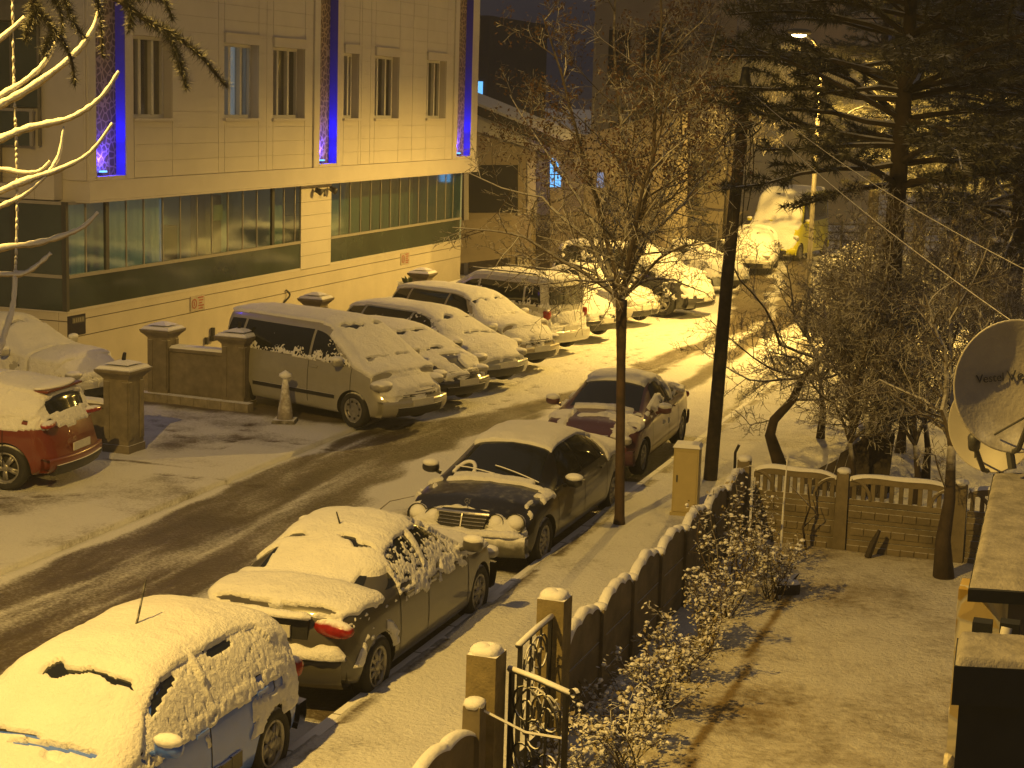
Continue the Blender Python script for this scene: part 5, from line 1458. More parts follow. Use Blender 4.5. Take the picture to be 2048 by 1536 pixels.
def gate_leaf(hinge, ang, L, z0, z1, label, open_rail=False):
    o = empty('gate_leaf', (hinge[0], hinge[1], 0.05), ang, label, 'gate', 'wrought iron leaves of the garden gate')
    P = lambda u, w: (u, 0, w)
    m = MB()
    for u in (.03, L): m.box((u, 0, (z0 + z1) / 2), (.035, .035, z1 - z0))
    m.box((L / 2, 0, z0), (L, .035, .035)); m.box((L / 2, 0, z0 + .32), (L, .03, .03)); m.box((L * .34, 0, (z0 + z1) / 2), (.018, .018, z1 - z0)); m.box((L * .67, 0, (z0 + z1) / 2), (.018, .018, z1 - z0))
    m.box((L / 2, 0, z0 + .16), (L - .05, .012, .30)); m.build('frame', M_IRON, o)
    m = MB(); m.tube([(0, 0, z1), (L * .5, 0, z1 + .01), (L + .06, 0, z1)], .028, 8); m.build('top_rail', m_dusted('rail_snow', (.03, .03, .03), .5, lo=-.25, hi=.35, nscale=8, amount=.5), o, True)
    if open_rail:
        m = MB(); m.lathe([(.028, -.02), (.045, -.02), (.045, .02), (.028, .02)], 14, 0, Matrix.Translation((L + .09, 0, z1 + .01)) @ Matrix.Rotation(math.radians(90), 4, 'X'), close=True); m.build('latch_ring', M_IRON, o)
    m = MB(); zc = (z0 + .32 + z1) / 2; h = (z1 - z0 - .32) / 2
    for (u, w, r, a, t, s) in ((L * .30, zc + h * .45, h * .42, 0, 1.4, 1), (L * .70, zc + h * .45, h * .42, 3.14, 1.4, -1), (L * .30, zc - h * .45, h * .42, 0, 1.4, -1), (L * .70, zc - h * .45, h * .42, 3.14, 1.4, 1), (L * .5, zc, h * .30, 1.57, 1.2, 1)):
        scroll(m, (u, w), r, a, t, P, .010, s)
    m.tube([P(L / 2 + L * .42 * math.cos(a), zc + h * .85 * math.sin(a)) for a in np.linspace(-1.57, 1.57, 14)], .010, 5)
    m.tube([P(L / 2 - L * .42 * math.cos(a), zc + h * .85 * math.sin(a)) for a in np.linspace(-1.57, 1.57, 14)], .010, 5)
    for k in range(4): scroll(m, (L * (.2 + .2 * k), z0 + .18), .085, 1.57, 1.0, P, .008, (-1) ** k)
    m.build('scrollwork', M_IRON, o)
    return o
gate_leaf((FX + .13, 12.42), math.radians(-30), .68, .06, 1.34, 'open near gate leaf swung into the garden with a snow topped rail', True)
gate_leaf((FX + .02, 13.84), math.radians(-90), .84, .06, 1.36, 'far gate leaf with scrolls still standing in the fence line')
w = MB(); w.tube([(FX + .03, 12.0, 1.18), (FX + .4, 12.06, 1.02), (FX + .72, 12.10, 1.0)], .012, 5); tag(w.build('gate_wire', m_dusted('wire_snow', (.2, .18, .12), .6, lo=-.4, hi=.2)), 'pale wire tied across the near gate leaf', 'wire')

# ------------------------------------------------------------------ pole, cables, cabinet
M_WOODP = m_dusted('pole_wood', (0.040, 0.030, 0.020), .8, lo=.6, hi=1.0, nscale=14, amount=.5, bumps=.5, bscale=30, var=.5)
o = empty('utility_pole', (-5.60, 25.69, .1), 0, 'dark leaning wooden pole tangled with cable at its top', 'pole')
p = MB(); top = Vector((.24, .05, 6.15)); p.tube([(0, 0, 0), tuple(top * .5 + Vector((-.02, 0, 0))), tuple(top)], [.110, .098, .086], 14); p.build('shaft', M_WOODP, o, True)
p = MB(); r = random.Random(5)
for k in range(9):                                             # coils and loose loops
    zc = 5.95 - r.random() * .75; rr = r.uniform(.15, .30); tilt = r.uniform(-.6, .6); c = top * (zc / 6.15); ph = r.uniform(0, 6.28)
    p.tube([tuple(c + Vector((rr * math.cos(a), rr * .8 * math.sin(a), tilt * rr * math.cos(a + ph) - .12 * (k % 3) * math.sin(a)))) for a in np.linspace(0, 6.0, 18)], .012, 4)
for k in range(7):
    a = r.uniform(0, 6.28); zc = 5.6; c = top * (zc / 6.15); L = r.uniform(.6, 1.7)
    p.tube([tuple(c + Vector((.125 * math.cos(a) * (1 + .6 * math.sin(3 * t)), .125 * math.sin(a), -L * t))) for t in np.linspace(0, 1, 8)], .010, 4)
p.build('cable_tangle', m_dusted('cable_dark', (.03, .028, .025), .6, lo=.2, hi=.8), o)
p = MB(); p.lathe([(.0, 6.1), (.08, 6.1), (.09, 6.18), (.05, 6.4), (.0, 6.42)], 10, 0, Matrix.Translation((.22, .05, 0))); p.build('insulator', M_DARKFR, o)
M_CABLE = m_dusted('cable_snow', (.06, .05, .04), .6, lo=.65, hi=1.1, amount=.3)
def cable(a, b, sag, rad, label, n=24):
    a, b = Vector(a), Vector(b); m = MB()
    m.tube([tuple(a.lerp(b, t) + Vector((0, 0, -4 * sag * t * (1 - t)))) for t in np.linspace(0, 1, n)], rad, 5)
    return tag(m.build('overhead_cable', M_CABLE), label, 'cable', 'overhead cables')
poleT = Vector((-5.36, 25.74, 5.95))
cable(poleT, at_depth(2060, 668, 12.2), .12, .0055, 'thick cable sloping from the pole down past the satellite dish')
cable(poleT + Vector((0, 0, .25)), at_depth(2090, 560, 12.5), .15, .005, 'upper cable sloping from the pole top across the pine')
cable(poleT + Vector((-.1, 0, -.5)), on_y(1322, 290, 25.2), .16, .009, 'short snowy cable sagging between the pole and the street tree')
# electric cabinet
cx, cy = -5.42, 23.3
o = empty('electric_cabinet', (cx, cy, .12), math.radians(6), 'pale yellow electric cabinet standing on the pavement beside the wooden pole', 'cabinet')
p = MB(); p.box((0, 0, .52), (.36, .30, .95)); p.box((0, 0, .03), (.40, .34, .06)); p.build('case', m_plain('cabinet_enamel', (.38, .31, .14), .5, var=.1, scale=4), o)
p = MB(); p.box((-.0, -.153, .50), (.31, .008, .86)); d_ = p.build('door', m_plain('cabinet_door', (.42, .34, .16), .45, var=.06), o)
p = MB(); p.box((-.12, -.162, .55), (.02, .014, .10)); p.build('handle', M_DARKFR, d_)
p = MB(); p.box((0, 0, 1.02), (.40, .34, .05), taper=.85); p.build('snow_cap', SNOW_CAP, o)

# ------------------------------------------------------------------ porch of the near house with two dishes (right edge)
M_PARAP = m_plain('shade_dark_parapet', (0.012, 0.014, 0.017), .8, var=.2)  # shade on the porch put into this near black colour
o = empty('house_porch', tuple(at_depth(1985, 1300, 8.2)), 0, 'dark porch of the near house with snow lying thick on its slabs', 'porch')
inv = Matrix.Translation(-Vector(o.location))
def porch(mb, name, mat, smooth=False):
    x = mb.build(name, mat, o, smooth); x.matrix_parent_inverse = inv; return x
ZP = 3.36
M_PORCHSNOW = m_plain('shade_grey_snow', (.24, .225, .20), .8, var=.35, scale=7, bumps=1.0, bscale=30)  # snow greyed in its colour to carry the porch's shade
def quad_box(mb, corners, z0, z1):
    V = [(c[0], c[1], z0) for c in corners] + [(c[0], c[1], z1) for c in corners]
    mb.add(V, [(3, 2, 1, 0), (4, 5, 6, 7), (0, 1, 5, 4), (1, 2, 6, 5), (2, 3, 7, 6), (3, 0, 4, 7)])
def gz(u, v, z): x, y = G(u, v, z); return (x, y)
# far slab
A, B_, C_, D_ = gz(1937, 1168, ZP), gz(1987, 940, ZP), gz(2140, 948, ZP), gz(2140, 1180, ZP)
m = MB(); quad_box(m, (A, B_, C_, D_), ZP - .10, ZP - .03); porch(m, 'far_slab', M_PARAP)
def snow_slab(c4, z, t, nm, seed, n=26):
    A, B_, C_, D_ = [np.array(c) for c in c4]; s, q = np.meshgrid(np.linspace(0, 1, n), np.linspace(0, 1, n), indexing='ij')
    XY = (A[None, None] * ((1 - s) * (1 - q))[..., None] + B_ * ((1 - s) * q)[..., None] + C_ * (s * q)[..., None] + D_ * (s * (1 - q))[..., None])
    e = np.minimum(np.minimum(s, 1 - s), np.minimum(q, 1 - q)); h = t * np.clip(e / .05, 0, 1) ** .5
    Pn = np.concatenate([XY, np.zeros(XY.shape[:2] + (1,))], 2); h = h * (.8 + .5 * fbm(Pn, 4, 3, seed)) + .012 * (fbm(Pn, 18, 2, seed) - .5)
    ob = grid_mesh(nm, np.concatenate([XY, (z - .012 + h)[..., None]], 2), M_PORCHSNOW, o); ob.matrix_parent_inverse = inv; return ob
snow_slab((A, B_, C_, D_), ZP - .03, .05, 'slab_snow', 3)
# stone clad wall below it, posts and white pipe
M_CLADST = None
def m_irregular():
    m, n, l, b = new_mat('irregular_cladding'); tc = n.new('ShaderNodeTexCoord'); v = n.new('ShaderNodeTexVoronoi'); v.inputs['Scale'].default_value = 5.0
    e = n.new('ShaderNodeTexVoronoi'); e.feature = 'DISTANCE_TO_EDGE'; e.inputs['Scale'].default_value = 5.0
    l.new(tc.outputs['Object'], v.inputs['Vector']); l.new(tc.outputs['Object'], e.inputs['Vector'])
    r = ramp(n, l, v.outputs['Color'], [(0.25, (.36, .24, .05)), (.5, (.55, .48, .30)), (.75, (.60, .55, .40))]); r2 = ramp(n, l, e.outputs['Distance'], [(.02, (0, 0, 0)), (.06, (1, 1, 1))])
    l.new(mixc(n, l, r2.outputs[0], (.45, .42, .34), r.outputs[0]), b.inputs['Base Color']); setp(b, Roughness=.7); bump(n, l, b, e.outputs['Distance'], .5, .03); return m
a = at_depth(1893, 1395, 10.3); b_ = at_depth(1952, 1180, 10.3)
m = MB(); q0 = at_depth(1952, 1200, 9.6); m.span((q0.x - .10, q0.y, .1), (q0.x + .9, q0.y + .25, ZP - .11)); porch(m, 'clad_wall', m_irregular())
r = random.Random(3)
for k in range(10):
    m = MB(); z_ = .35 + k * .3 + r.uniform(-.08, .08); blob(m, (q0.x - .085 + .02 * r.random(), q0.y + .03 + .20 * r.random(), z_), (.035, r.uniform(.05, .1), r.uniform(.06, .11)), nu=7, nv=6, p=.85, rot=Matrix.Rotation(r.uniform(0, 3), 3, 'X')); porch(m, 'corner_stone', bpy.data.materials['irregular_cladding'])
m = MB()
for u in (1966, 2021): q = at_depth(u, 1240, 9.0); m.span((q.x - .05, q.y - .05, 2.2), (q.x + .05, q.y + .05, ZP - .10))
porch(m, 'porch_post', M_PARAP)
m = MB(); q = at_depth(2001, 1240, 8.8); m.tube([(q.x - .03, q.y, 2.4), (q.x - .01, q.y, 2.9), (q.x + .03, q.y + .1, ZP - .10)], .028, 8); porch(m, 'white_pipe', m_plain('white_pipe_plastic', (.5, .48, .42), .5), True)
m = MB(); q = at_depth(2060, 1240, 9.4); m.span((q.x - .12, q.y, 2.2), (q.x + .8, q.y + .1, ZP - .1)); porch(m, 'inner_wall', m_plain('inner_wall_grey', (.10, .09, .08), .8))
# near parapet
ZN = 3.36
A, B_, C_, D_ = gz(1908, 1332, ZN), gz(1914, 1276, ZN), gz(2160, 1290, ZN), gz(2160, 1345, ZN)
m = MB(); quad_box(m, (A, B_, C_, D_), ZN - .19, ZN); porch(m, 'parapet_cap', M_PARAP)
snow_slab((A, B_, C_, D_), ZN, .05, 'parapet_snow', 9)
A2, B2, C2, D2 = [np.array(c) for c in (A, B_, C_, D_)]; off = (D2 - A2) / np.linalg.norm(D2 - A2) * .035; inn = (B2 - A2) * .12
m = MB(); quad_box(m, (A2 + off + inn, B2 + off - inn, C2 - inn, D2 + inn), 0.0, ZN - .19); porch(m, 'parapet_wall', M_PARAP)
# dishes
M_DISH = m_dusted('dish_enamel', (.33, .31, .27), .5, lo=.35, hi=.9, nscale=6, amount=.9, bumps=.7, bscale=26, var=.12)
M_DISH2 = m_plain('dish_far_enamel', (.34, .32, .28), .5, var=.05)
def dish(cu, cv, depth, R, face, label, text=None, mat=None, arm=True):
    c = at_depth(cu, cv, depth); o = empty('satellite_dish', tuple(c), 0, label, 'dish', 'satellite dishes on the porch')
    q = Vector(face).normalized().to_track_quat('Z', 'Y').to_matrix().to_4x4()
    m = MB(); prof_ = [(R * t, .14 * R * t * t * 2) for t in np.linspace(.001, 1, 10)]; back = [(r_, z_ - .012) for r_, z_ in prof_[::-1]]
    m.lathe(prof_ + [(R * 1.025, .29 * R), (R * 1.03, .27 * R)] + back, 56, 0, q @ Matrix.Scale(.94, 4, (1, 0, 0))); m.build('reflector', mat, o, True)
    if arm:
        m = MB(); m.tube([q @ Vector((0, -R, .27 * R)), q @ Vector((0, -R * .95, .5 * R)), q @ Vector((0, -R * .35, 1.15 * R))], .02, 8); m.tube([q @ Vector((-.3 * R, -.75 * R, .25 * R)), q @ Vector((0, -R * .38, 1.1 * R))], .008, 5); m.build('feed_arm', M_DARKFR, o)
        m = MB(); m.lathe([(.02, -.06), (.045, -.05), (.05, .06), (.03, .09)], 12, 0, Matrix.Translation(q @ Vector((0, -R * .30, 1.18 * R))) @ Matrix.Rotation(.6, 4, 'X')); m.build('receiver', M_DARKFR, o, True)
    m = MB(); m.tube([q @ Vector((0, 0, -.02)), q @ Vector((0, -.1, -.2)), Vector((.05, .1, -R * 1.35))], .03, 8); m.build('mast', M_DARKFR, o)
    if text:
        for (tx, ty, sz, tl) in text:
            zoff = .28 * (math.hypot(tx, ty)) ** 2 / R + .012
            tilt = Matrix.Rotation(-math.atan(.56 * tx / R), 4, 'Y') @ Matrix.Rotation(math.atan(.56 * ty / R), 4, 'X')
            text_mesh('dish_text', tl, sz, m_plain('dish_print', (.02, .022, .035), .6), o, q @ Matrix.Translation((tx, ty, zoff + .012)) @ tilt @ Matrix.Rotation(.12, 4, 'Z'), .002)
    return o
camdir = Vector((0, 0, EYE_H)) - at_depth(2018, 772, 12.0)
R_ = .455
dish(2022, 772, 12.0, R_, camdir.normalized() + Vector((.30, .0, .0)), 'big satellite dish with Vestel lettering at the right edge', [(-.16, .05, .085, 'Vestel'), (.10, .08, .11, 'Vestel')], M_DISH)
dish(1992, 848, 13.2, .36, camdir.normalized() + Vector((-.35, -.0, -.1)), 'smaller pale satellite dish half hidden below the lettered dish', None, M_DISH2, True)
# forked stick and odd things in the garden
m = MB(); q = G(1735, 1115, .1); m.tube([(q[0], q[1], .1), (q[0] + .06, q[1] + .02, .3), (q[0] + .13, q[1] + .04, .48)], [.05, .045, .02], 6); tag(m.build('wood_stake', M_WOODP), 'short broken stake leaning in the snow at the cross fence', 'stake')
m = MB(); q = G(1573, 1185, .1); blob(m, (q[0], q[1], .16), (.16, .13, .12), rot=Matrix.Rotation(.5, 3, 'Z'), p=.6); m.tube([(q[0], q[1], .2), (q[0] + .12, q[1] + .05, .34)], [.06, .02], 6); tag(m.build('stone', m_dusted('garden_stone', (.06, .05, .04), .9)), 'dark stone at the end of the bed edge', 'stone')
m = MB(); q = on_y(1472, 905, 23.5); m.tube([(q.x, q.y, .1), (q.x - .01, q.y, q.z), (q.x + .04, q.y, q.z + .12)], .022, 6); tag(m.build('iron_rod', M_IRON), 'thin rod standing beyond the fence corner', 'rod')
# leaning sheet by the old trunk
A3 = G(1595, 975, .1); B3 = G(1765, 985, .1)
m = MB(); rp = random.Random(6); NP = 9
for k in range(NP):
    t0, t1 = k / NP, (k + .93) / NP; top = min(1.05, .18 + 1.25 * (t0 + .06)) + rp.uniform(-.05, .05); ln = .32 * top
    x0, x1 = A3[0] + (B3[0] + .1 - A3[0]) * t0, A3[0] + (B3[0] + .1 - A3[0]) * t1; y = A3[1] + .15 * (1 - t0) + rp.uniform(-.02, .02); dx = .28 * top * (1 - t0)
    V = [(x0, y, .05), (x1, y, .05), (x1 + dx, y + ln, top + .07), (x0 + dx, y + ln, top - .03)]
    m.add(V + [(p[0], p[1] + .04, p[2]) for p in V], [(0, 1, 2, 3), (7, 6, 5, 4)] + [(i, (i + 1) % 4, (i + 1) % 4 + 4, i + 4) for i in range(4)])
tag(m.build('leaning_boards', m_dusted('old_boards', (.05, .04, .03), .9, lo=.85, hi=1.2, bumps=.8, bscale=14)), 'dark weathered boards leaning against the old pine trunk beyond the cross fence', 'board')
# ------------------------------------------------------------------ trees, shrubs, twigs
M_BARK = m_dusted('bare_bark', (0.050, 0.035, 0.022), .85, lo=.35, hi=.85, nscale=10, amount=.5, bumps=.5, bscale=40, var=.4, snow=(.62, .60, .56))
M_BARKB = m_dusted('brown_bark', (0.062, 0.036, 0.018), .8, lo=.6, hi=1.0, nscale=10, amount=.4, bumps=.5, bscale=40, var=.4)
M_TWIGSNOW = m_dusted('snowy_twig', (0.20, 0.15, 0.08), .8, lo=-.75, hi=-.05, nscale=14, amount=.5, bumps=.6, bscale=40)
M_TWIG = m_dusted('fine_twig', (0.075, 0.055, 0.034), .85, lo=-.1, hi=.65, nscale=14, amount=.9, bumps=0.0, snow=(.55, .53, .48))
M_DRYLEAF = m_dusted('dry_leaf', (0.075, 0.036, 0.017), .8, lo=.75, hi=1.2, nscale=10, amount=.5, bumps=0.0, var=.4)
M_NEEDLE = m_dusted('pine_needle', (0.075, 0.072, 0.042), .7, lo=.60, hi=1.15, nscale=3, amount=.7, bumps=0.0, var=.5)
M_PINEBARK = m_dusted('pine_bark', (0.034, 0.024, 0.016), .9, lo=.7, hi=1.0, nscale=7, amount=.4, bumps=.9, bscale=14, var=.5)
M_SHRUB = m_dusted('shrub_leaf', (0.20, 0.145, 0.03), .6, lo=.45, hi=1.1, nscale=14, amount=.8, bumps=0.0, var=.5)
M_STEM = m_dusted('shrub_stem', (0.09, 0.065, 0.035), .8, lo=.3, hi=.9, nscale=12, amount=.5, bumps=0.0)

def limb_path(a, b, rnd, n=7, wob=.05, sag=0.0):
    a, b = Vector(a), Vector(b); L = (b - a).length; out = []
    o1 = Vector((rnd.uniform(-1, 1), rnd.uniform(-1, 1), rnd.uniform(-1, 1))) * wob * L
    for i in range(n):
        t = i / (n - 1); p = a.lerp(b, t) + o1 * math.sin(math.pi * t) + Vector((rnd.uniform(-1, 1), rnd.uniform(-1, 1), rnd.uniform(-1, 1))) * wob * .25 * L * (0 < i < n - 1)
        p.z += sag * L * math.sin(math.pi * t); out.append(p)
    return out
def twigs(mb, path, r0, rnd, level, count, lenf, spread=.9, up=.35, minr=.0035, tips=None, start=.2, n_side=4):
    """side shoots along a path, recursive"""
    n = len(path); L = sum((path[i + 1] - path[i]).length for i in range(n - 1))
    for k in range(count):
        t = start + (1 - start) * (k + rnd.random()) / count; f = t * (n - 1); i = min(int(f), n - 2); p = path[i].lerp(path[i + 1], f - i)
        d = (path[i + 1] - path[i]).normalized()
        q = Vector((rnd.gauss(0, 1), rnd.gauss(0, 1), rnd.gauss(0, 1))); q = (q - d * q.dot(d)); q = q.normalized() if q.length > 1e-3 else d.orthogonal()
        dd = (d * (1 - spread * .5) + q * spread + Vector((0, 0, up))).normalized()
        ln = L * lenf * (1.15 - .6 * t) * rnd.uniform(.55, 1.25)
        if ln < .06: continue
        r1 = max(minr, r0 * (1 - .6 * t) * .5)
        pts = [p]; c = Vector(p); v = Vector(dd); m = 5 if level > 0 else 4
        for s in range(m - 1):
            v = (v + Vector((rnd.gauss(0, .16), rnd.gauss(0, .16), rnd.gauss(0, .13) + .07 * up))).normalized(); c = c + v * ln / (m - 1); pts.append(Vector(c))
        mb.tube(pts, [max(minr * .8, r1 * (1 - .75 * s / (m - 1))) for s in range(m)], n_side if level > 0 else 3, cap=False)
        if tips is not None and level <= 1: tips.append((Vector(c), Vector(v)))
        if level > 0: twigs(mb, pts, r1, rnd, level - 1, max(3, int(count * .62)), .48, spread, up, minr, tips, .15, n_side)
def dry_leaves(mb, tips, rnd, per, size, spread):
    for p, d in tips:
        for _ in range(per):
            c = p + Vector((rnd.gauss(0, spread), rnd.gauss(0, spread), rnd.gauss(0, spread) - spread * .6)); s = size * rnd.uniform(.6, 1.4)
            a = Vector((rnd.gauss(0, 1), rnd.gauss(0, 1), rnd.gauss(0, 1))).normalized(); b = a.orthogonal().normalized()
            mb.add([c - a * s, c + b * s * .45, c + a * s, c - b * s * .45], [(0, 1, 2, 3)])
# the slim street tree on the pavement
def street_tree():
    rnd = random.Random(11)
    o = empty('street_tree', (-6.12, 22.31, .1), 0, 'slim street tree on the pavement with spreading twiggy crown and dry brown seeds', 'tree')
    inv = Matrix.Translation(-Vector(o.location))
    fork = on_y(1243, 600, 22.31)
    tr = MB(); tr.tube([(-6.12, 22.31, 0.05), (-6.12, 22.31, .25), (-6.15, 22.3, 1.3), (-6.19, 22.32, 2.4), tuple(fork)], [.095, .070, .064, .062, .080], 12)
    t = tr.build('trunk', M_BARKB, o, True); t.matrix_parent_inverse = inv
    mb = MB(); tips = []
    limbs = [([(1150, 535, 22.0), (1050, 475, 21.6), (905, 455, 21.0)], .035), ([(1180, 480, 22.6), (1085, 395, 23.0), (935, 345, 23.6)], .036), ([(1205, 450, 22.2), (1150, 250, 21.7), (1085, 30, 21.2)], .045),
             ([(1262, 430, 22.6), (1240, 230, 22.8), (1235, -90, 23.0)], .050), ([(1285, 420, 22.0), (1312, 200, 21.7), (1320, -110, 21.4)], .048), ([(1310, 430, 22.5), (1375, 260, 23.0), (1450, -30, 23.5)], .042),
             ([(1305, 530, 22.0), (1370, 490, 21.5), (1440, 480, 21.0)], .030), ([(1298, 470, 22.7), (1372, 400, 23.3), (1440, 310, 24.0)], .034), ([(1195, 460, 22.8), (1110, 330, 23.4), (1020, 190, 24.0)], .038),
             ([(1190, 545, 22.9), (1100, 520, 23.6), (990, 505, 24.3)], .028), ([(1290, 560, 22.9), (1350, 560, 23.6), (1410, 585, 24.2)], .026), ([(1225, 560, 21.6), (1150, 560, 20.8), (1040, 570, 20.2)], .028), ([(1270, 470, 21.4), (1300, 330, 20.6), (1345, 150, 20.0)], .036)]
    for pts, r in limbs:
        P_ = [fork] + [on_y(u, v, Y) for u, v, Y in pts]
        path = []
        for a, b in zip(P_[:-1], P_[1:]):
            seg = limb_path(a, b, rnd, 5, .035); path += seg if not path else seg[1:]
        n = len(path); mb.tube(path, [max(.008, r * (1 - .8 * i / (n - 1))) for i in range(n)], 7, cap=False)
        high = P_[-1].z > 5.5
        twigs(mb, path, r, rnd, 2, 16 if high else 14, .32, .92, .22 if high else .06, .0040, tips if high else None, .12)
    c = mb.build('crown', M_TWIG, o, fix=False); c.matrix_parent_inverse = inv
    lf = MB(); tt = [t for t in tips if t[0].z > 4.9]; rnd.shuffle(tt)
    dry_leaves(lf, tt[:3600], rnd, 2, .026, .05)
    c = lf.build('dry_seeds', M_DRYLEAF, o, fix=False); c.matrix_parent_inverse = inv
    st = MB(); 
    for k in range(10): blob(st, (fork.x + rnd.uniform(-.09, .09), fork.y + rnd.uniform(-.08, .08), fork.z + rnd.uniform(.0, .22)), (.035, .035, .02), nu=6, nv=4)
    c = st.build('snow_cap', SNOW_CAP, o, True); c.matrix_parent_inverse = inv
street_tree()
def bare_tree(name, base, trunk_pts, r0, limbs, label, seed, lv=2, cnt=15, lf=.40, up=.2, mat=M_BARK, minr=.0040, group=None, lr=.5):
    rnd = random.Random(seed); o = empty(name, (base[0], base[1], .1), 0, label, 'tree', group); inv = Matrix.Translation(-Vector(o.location))
    pts = [Vector((base[0], base[1], .02))] + [Vector(p) for p in trunk_pts]; n = len(pts)
    t = MB(); t.tube(pts, [r0 * (1.25 if i == 0 else 1 - .55 * i / (n - 1)) for i in range(n)], 10); q = t.build('trunk', mat, o, True); q.matrix_parent_inverse = inv
    mb = MB()
    for (src, tgt, r) in limbs:
        a = pts[src]; mid = [Vector(p) for p in tgt]; P_ = [a] + mid; path = []
        for s, e in zip(P_[:-1], P_[1:]):
            seg = limb_path(s, e, rnd, 5, .06); path += seg if not path else seg[1:]
        m = len(path); mb.tube(path, [max(.008, r * (1 - .8 * i / (m - 1))) for i in range(m)], 6, cap=False)
        twigs(mb, path, r, rnd, lv, cnt, lf, .95, up, minr, None, .10)
    c = mb.build('crown', M_TWIG, o, fix=False); c.matrix_parent_inverse = inv
    return o
Y_ = lambda u, v, Y: on_y(u, v, Y)
# crooked fruit tree beyond the fence corner
bx, by = G(1565, 935, .1)
bare_tree('fruit_tree', (bx, by), [Y_(1540, 870, by), Y_(1548, 840, by), Y_(1585, 800, by), Y_(1605, 755, by), Y_(1640, 720, by)], .10,
          [(5, [Y_(1560, 690, by - .3), Y_(1480, 560, by - .8), Y_(1440, 480, by - 1.)], .03), (5, [Y_(1590, 640, by + .2), Y_(1560, 500, by + .3)], .03), (5, [Y_(1700, 690, by), Y_(1800, 640, by + .4), Y_(1880, 560, by + .8)], .04),
           (4, [Y_(1530, 730, by - .4), Y_(1420, 640, by - .9)], .028), (4, [Y_(1500, 760, by + .4), Y_(1390, 690, by + .8)], .026), (5, [Y_(1660, 620, by + .5), Y_(1690, 520, by + 1.)], .03), (5, [Y_(1690, 740, by - .6), Y_(1790, 760, by - 1.2)], .03), (3, [Y_(1640, 800, by + .5), Y_(1720, 790, by + 1.)], .025), (2, [Y_(1500, 850, by), Y_(1470, 820, by)], .015)],
          'crooked bare fruit tree with long shoots just beyond the fence corner', 21)
bx2, by2 = G(1888, 1155, .1)
bare_tree('fruit_tree', (bx2, by2), [Y_(1886, 1080, by2), Y_(1899, 1000, by2 + .03), Y_(1903, 890, by2)], .115,
          [(3, [Y_(1885, 820, by2), Y_(1890, 700, by2 + .2), Y_(1850, 590, by2 + .4)], .055), (3, [Y_(1935, 860, by2 - .1), Y_(1950, 790, by2 - .2), Y_(1990, 640, by2 - .3)], .05), (3, [Y_(1850, 800, by2 + .4), Y_(1760, 760, by2 + .9), Y_(1690, 800, by2 + 1.2)], .03), (3, [Y_(1900, 640, by2 + .6), Y_(1980, 480, by2 + 1.0)], .032), (2, [Y_(1870, 910, by2 - .1), Y_(1840, 905, by2 - .2)], .015)],
          'dark forked fruit tree standing inside the garden beside the cross fence', 22, lf=.36, cnt=13)
for (u, v, seed, lims, lab) in ((1800, 905, 23, [(1700, 560), (1760, 500), (1860, 540), (1660, 700), (1930, 640), (1720, 780), (1990, 360)], 'broad bare tree with a tangle of snowy twigs beside the old pine trunk'),
                               (1700, 830, 24, [(1620, 620), (1690, 560), (1760, 560), (1800, 690), (1600, 740)], 'low bare tree lit brightly by the street lamp behind it'),
                               (1985, 860, 25, [(1900, 560), (1960, 480), (2040, 520), (1880, 680), (2080, 640), (1830, 440)], 'bare tree at the right edge above the satellite dishes')):
    x, y = G(u, v, .1); k = Y_(u, v - 130, y)
    bare_tree('bare_tree', (x, y), [Y_(u + 6, v - 60, y), tuple(k)], .085, [(2, [Y_((u + a) / 2 + 10, (v - 130 + b) / 2 - 15, y + .3 * (i % 3 - 1)), Y_(a, b, y + .8 * (i % 3 - 1))], .036) for i, (a, b) in enumerate(lims)], lab, seed, cnt=17, lf=.42, up=.12, minr=.0042)

for i, (u, v, lims, lab) in enumerate(((1640, 880, [(1530, 700), (1580, 620), (1650, 560), (1720, 640), (1560, 780), (1720, 760)], 'thicket of frosted shoots behind the leaning boards'),
        (1850, 960, [(1700, 640), (1780, 560), (1870, 520), (1930, 600), (1690, 780), (1960, 720)], 'spreading bare tree between the pine trunk and the forked fruit tree'),
        (1940, 780, [(1800, 430), (1880, 390), (1960, 380), (2040, 430), (1750, 520), (2080, 560)], 'taller bare tree in front of the edge pines'),
        (1770, 760, [(1640, 520), (1720, 440), (1800, 430), (1870, 500), (1600, 640), (1900, 620)], 'bare tree in front of the snowy park bushes'),
        (1700, 1005, [(1620, 760), (1680, 640), (1750, 560), (1800, 660), (1840, 780), (1720, 480), (1780, 420)], 'bare tree standing right in front of the old pine trunk'),
        (1830, 1010, [(1740, 780), (1790, 640), (1850, 560), (1760, 460), (1900, 700), (1700, 560)], 'second bare tree before the pine trunk, behind the baluster fence'),
        (2030, 900, [(1930, 640), (1990, 560), (2060, 560), (1890, 760), (2110, 640)], 'bare tree hanging over the big satellite dish'))):
    x, y = G(u, v, .1); k = Y_(u, v - 120, y)
    bare_tree('bare_tree', (x, y), [Y_(u + 6, v - 60, y), tuple(k)], .07, [(2, [Y_((u + a) / 2 + 10, (v - 120 + b) / 2 - 15, y + .35 * (j % 3 - 1)), Y_(a, b, y + .9 * (j % 3 - 1))], .032) for j, (a, b) in enumerate(lims)], lab, 80 + i, cnt=18, lf=.44, up=.10, minr=.0045)
x, y = G(1475, 555, .1)
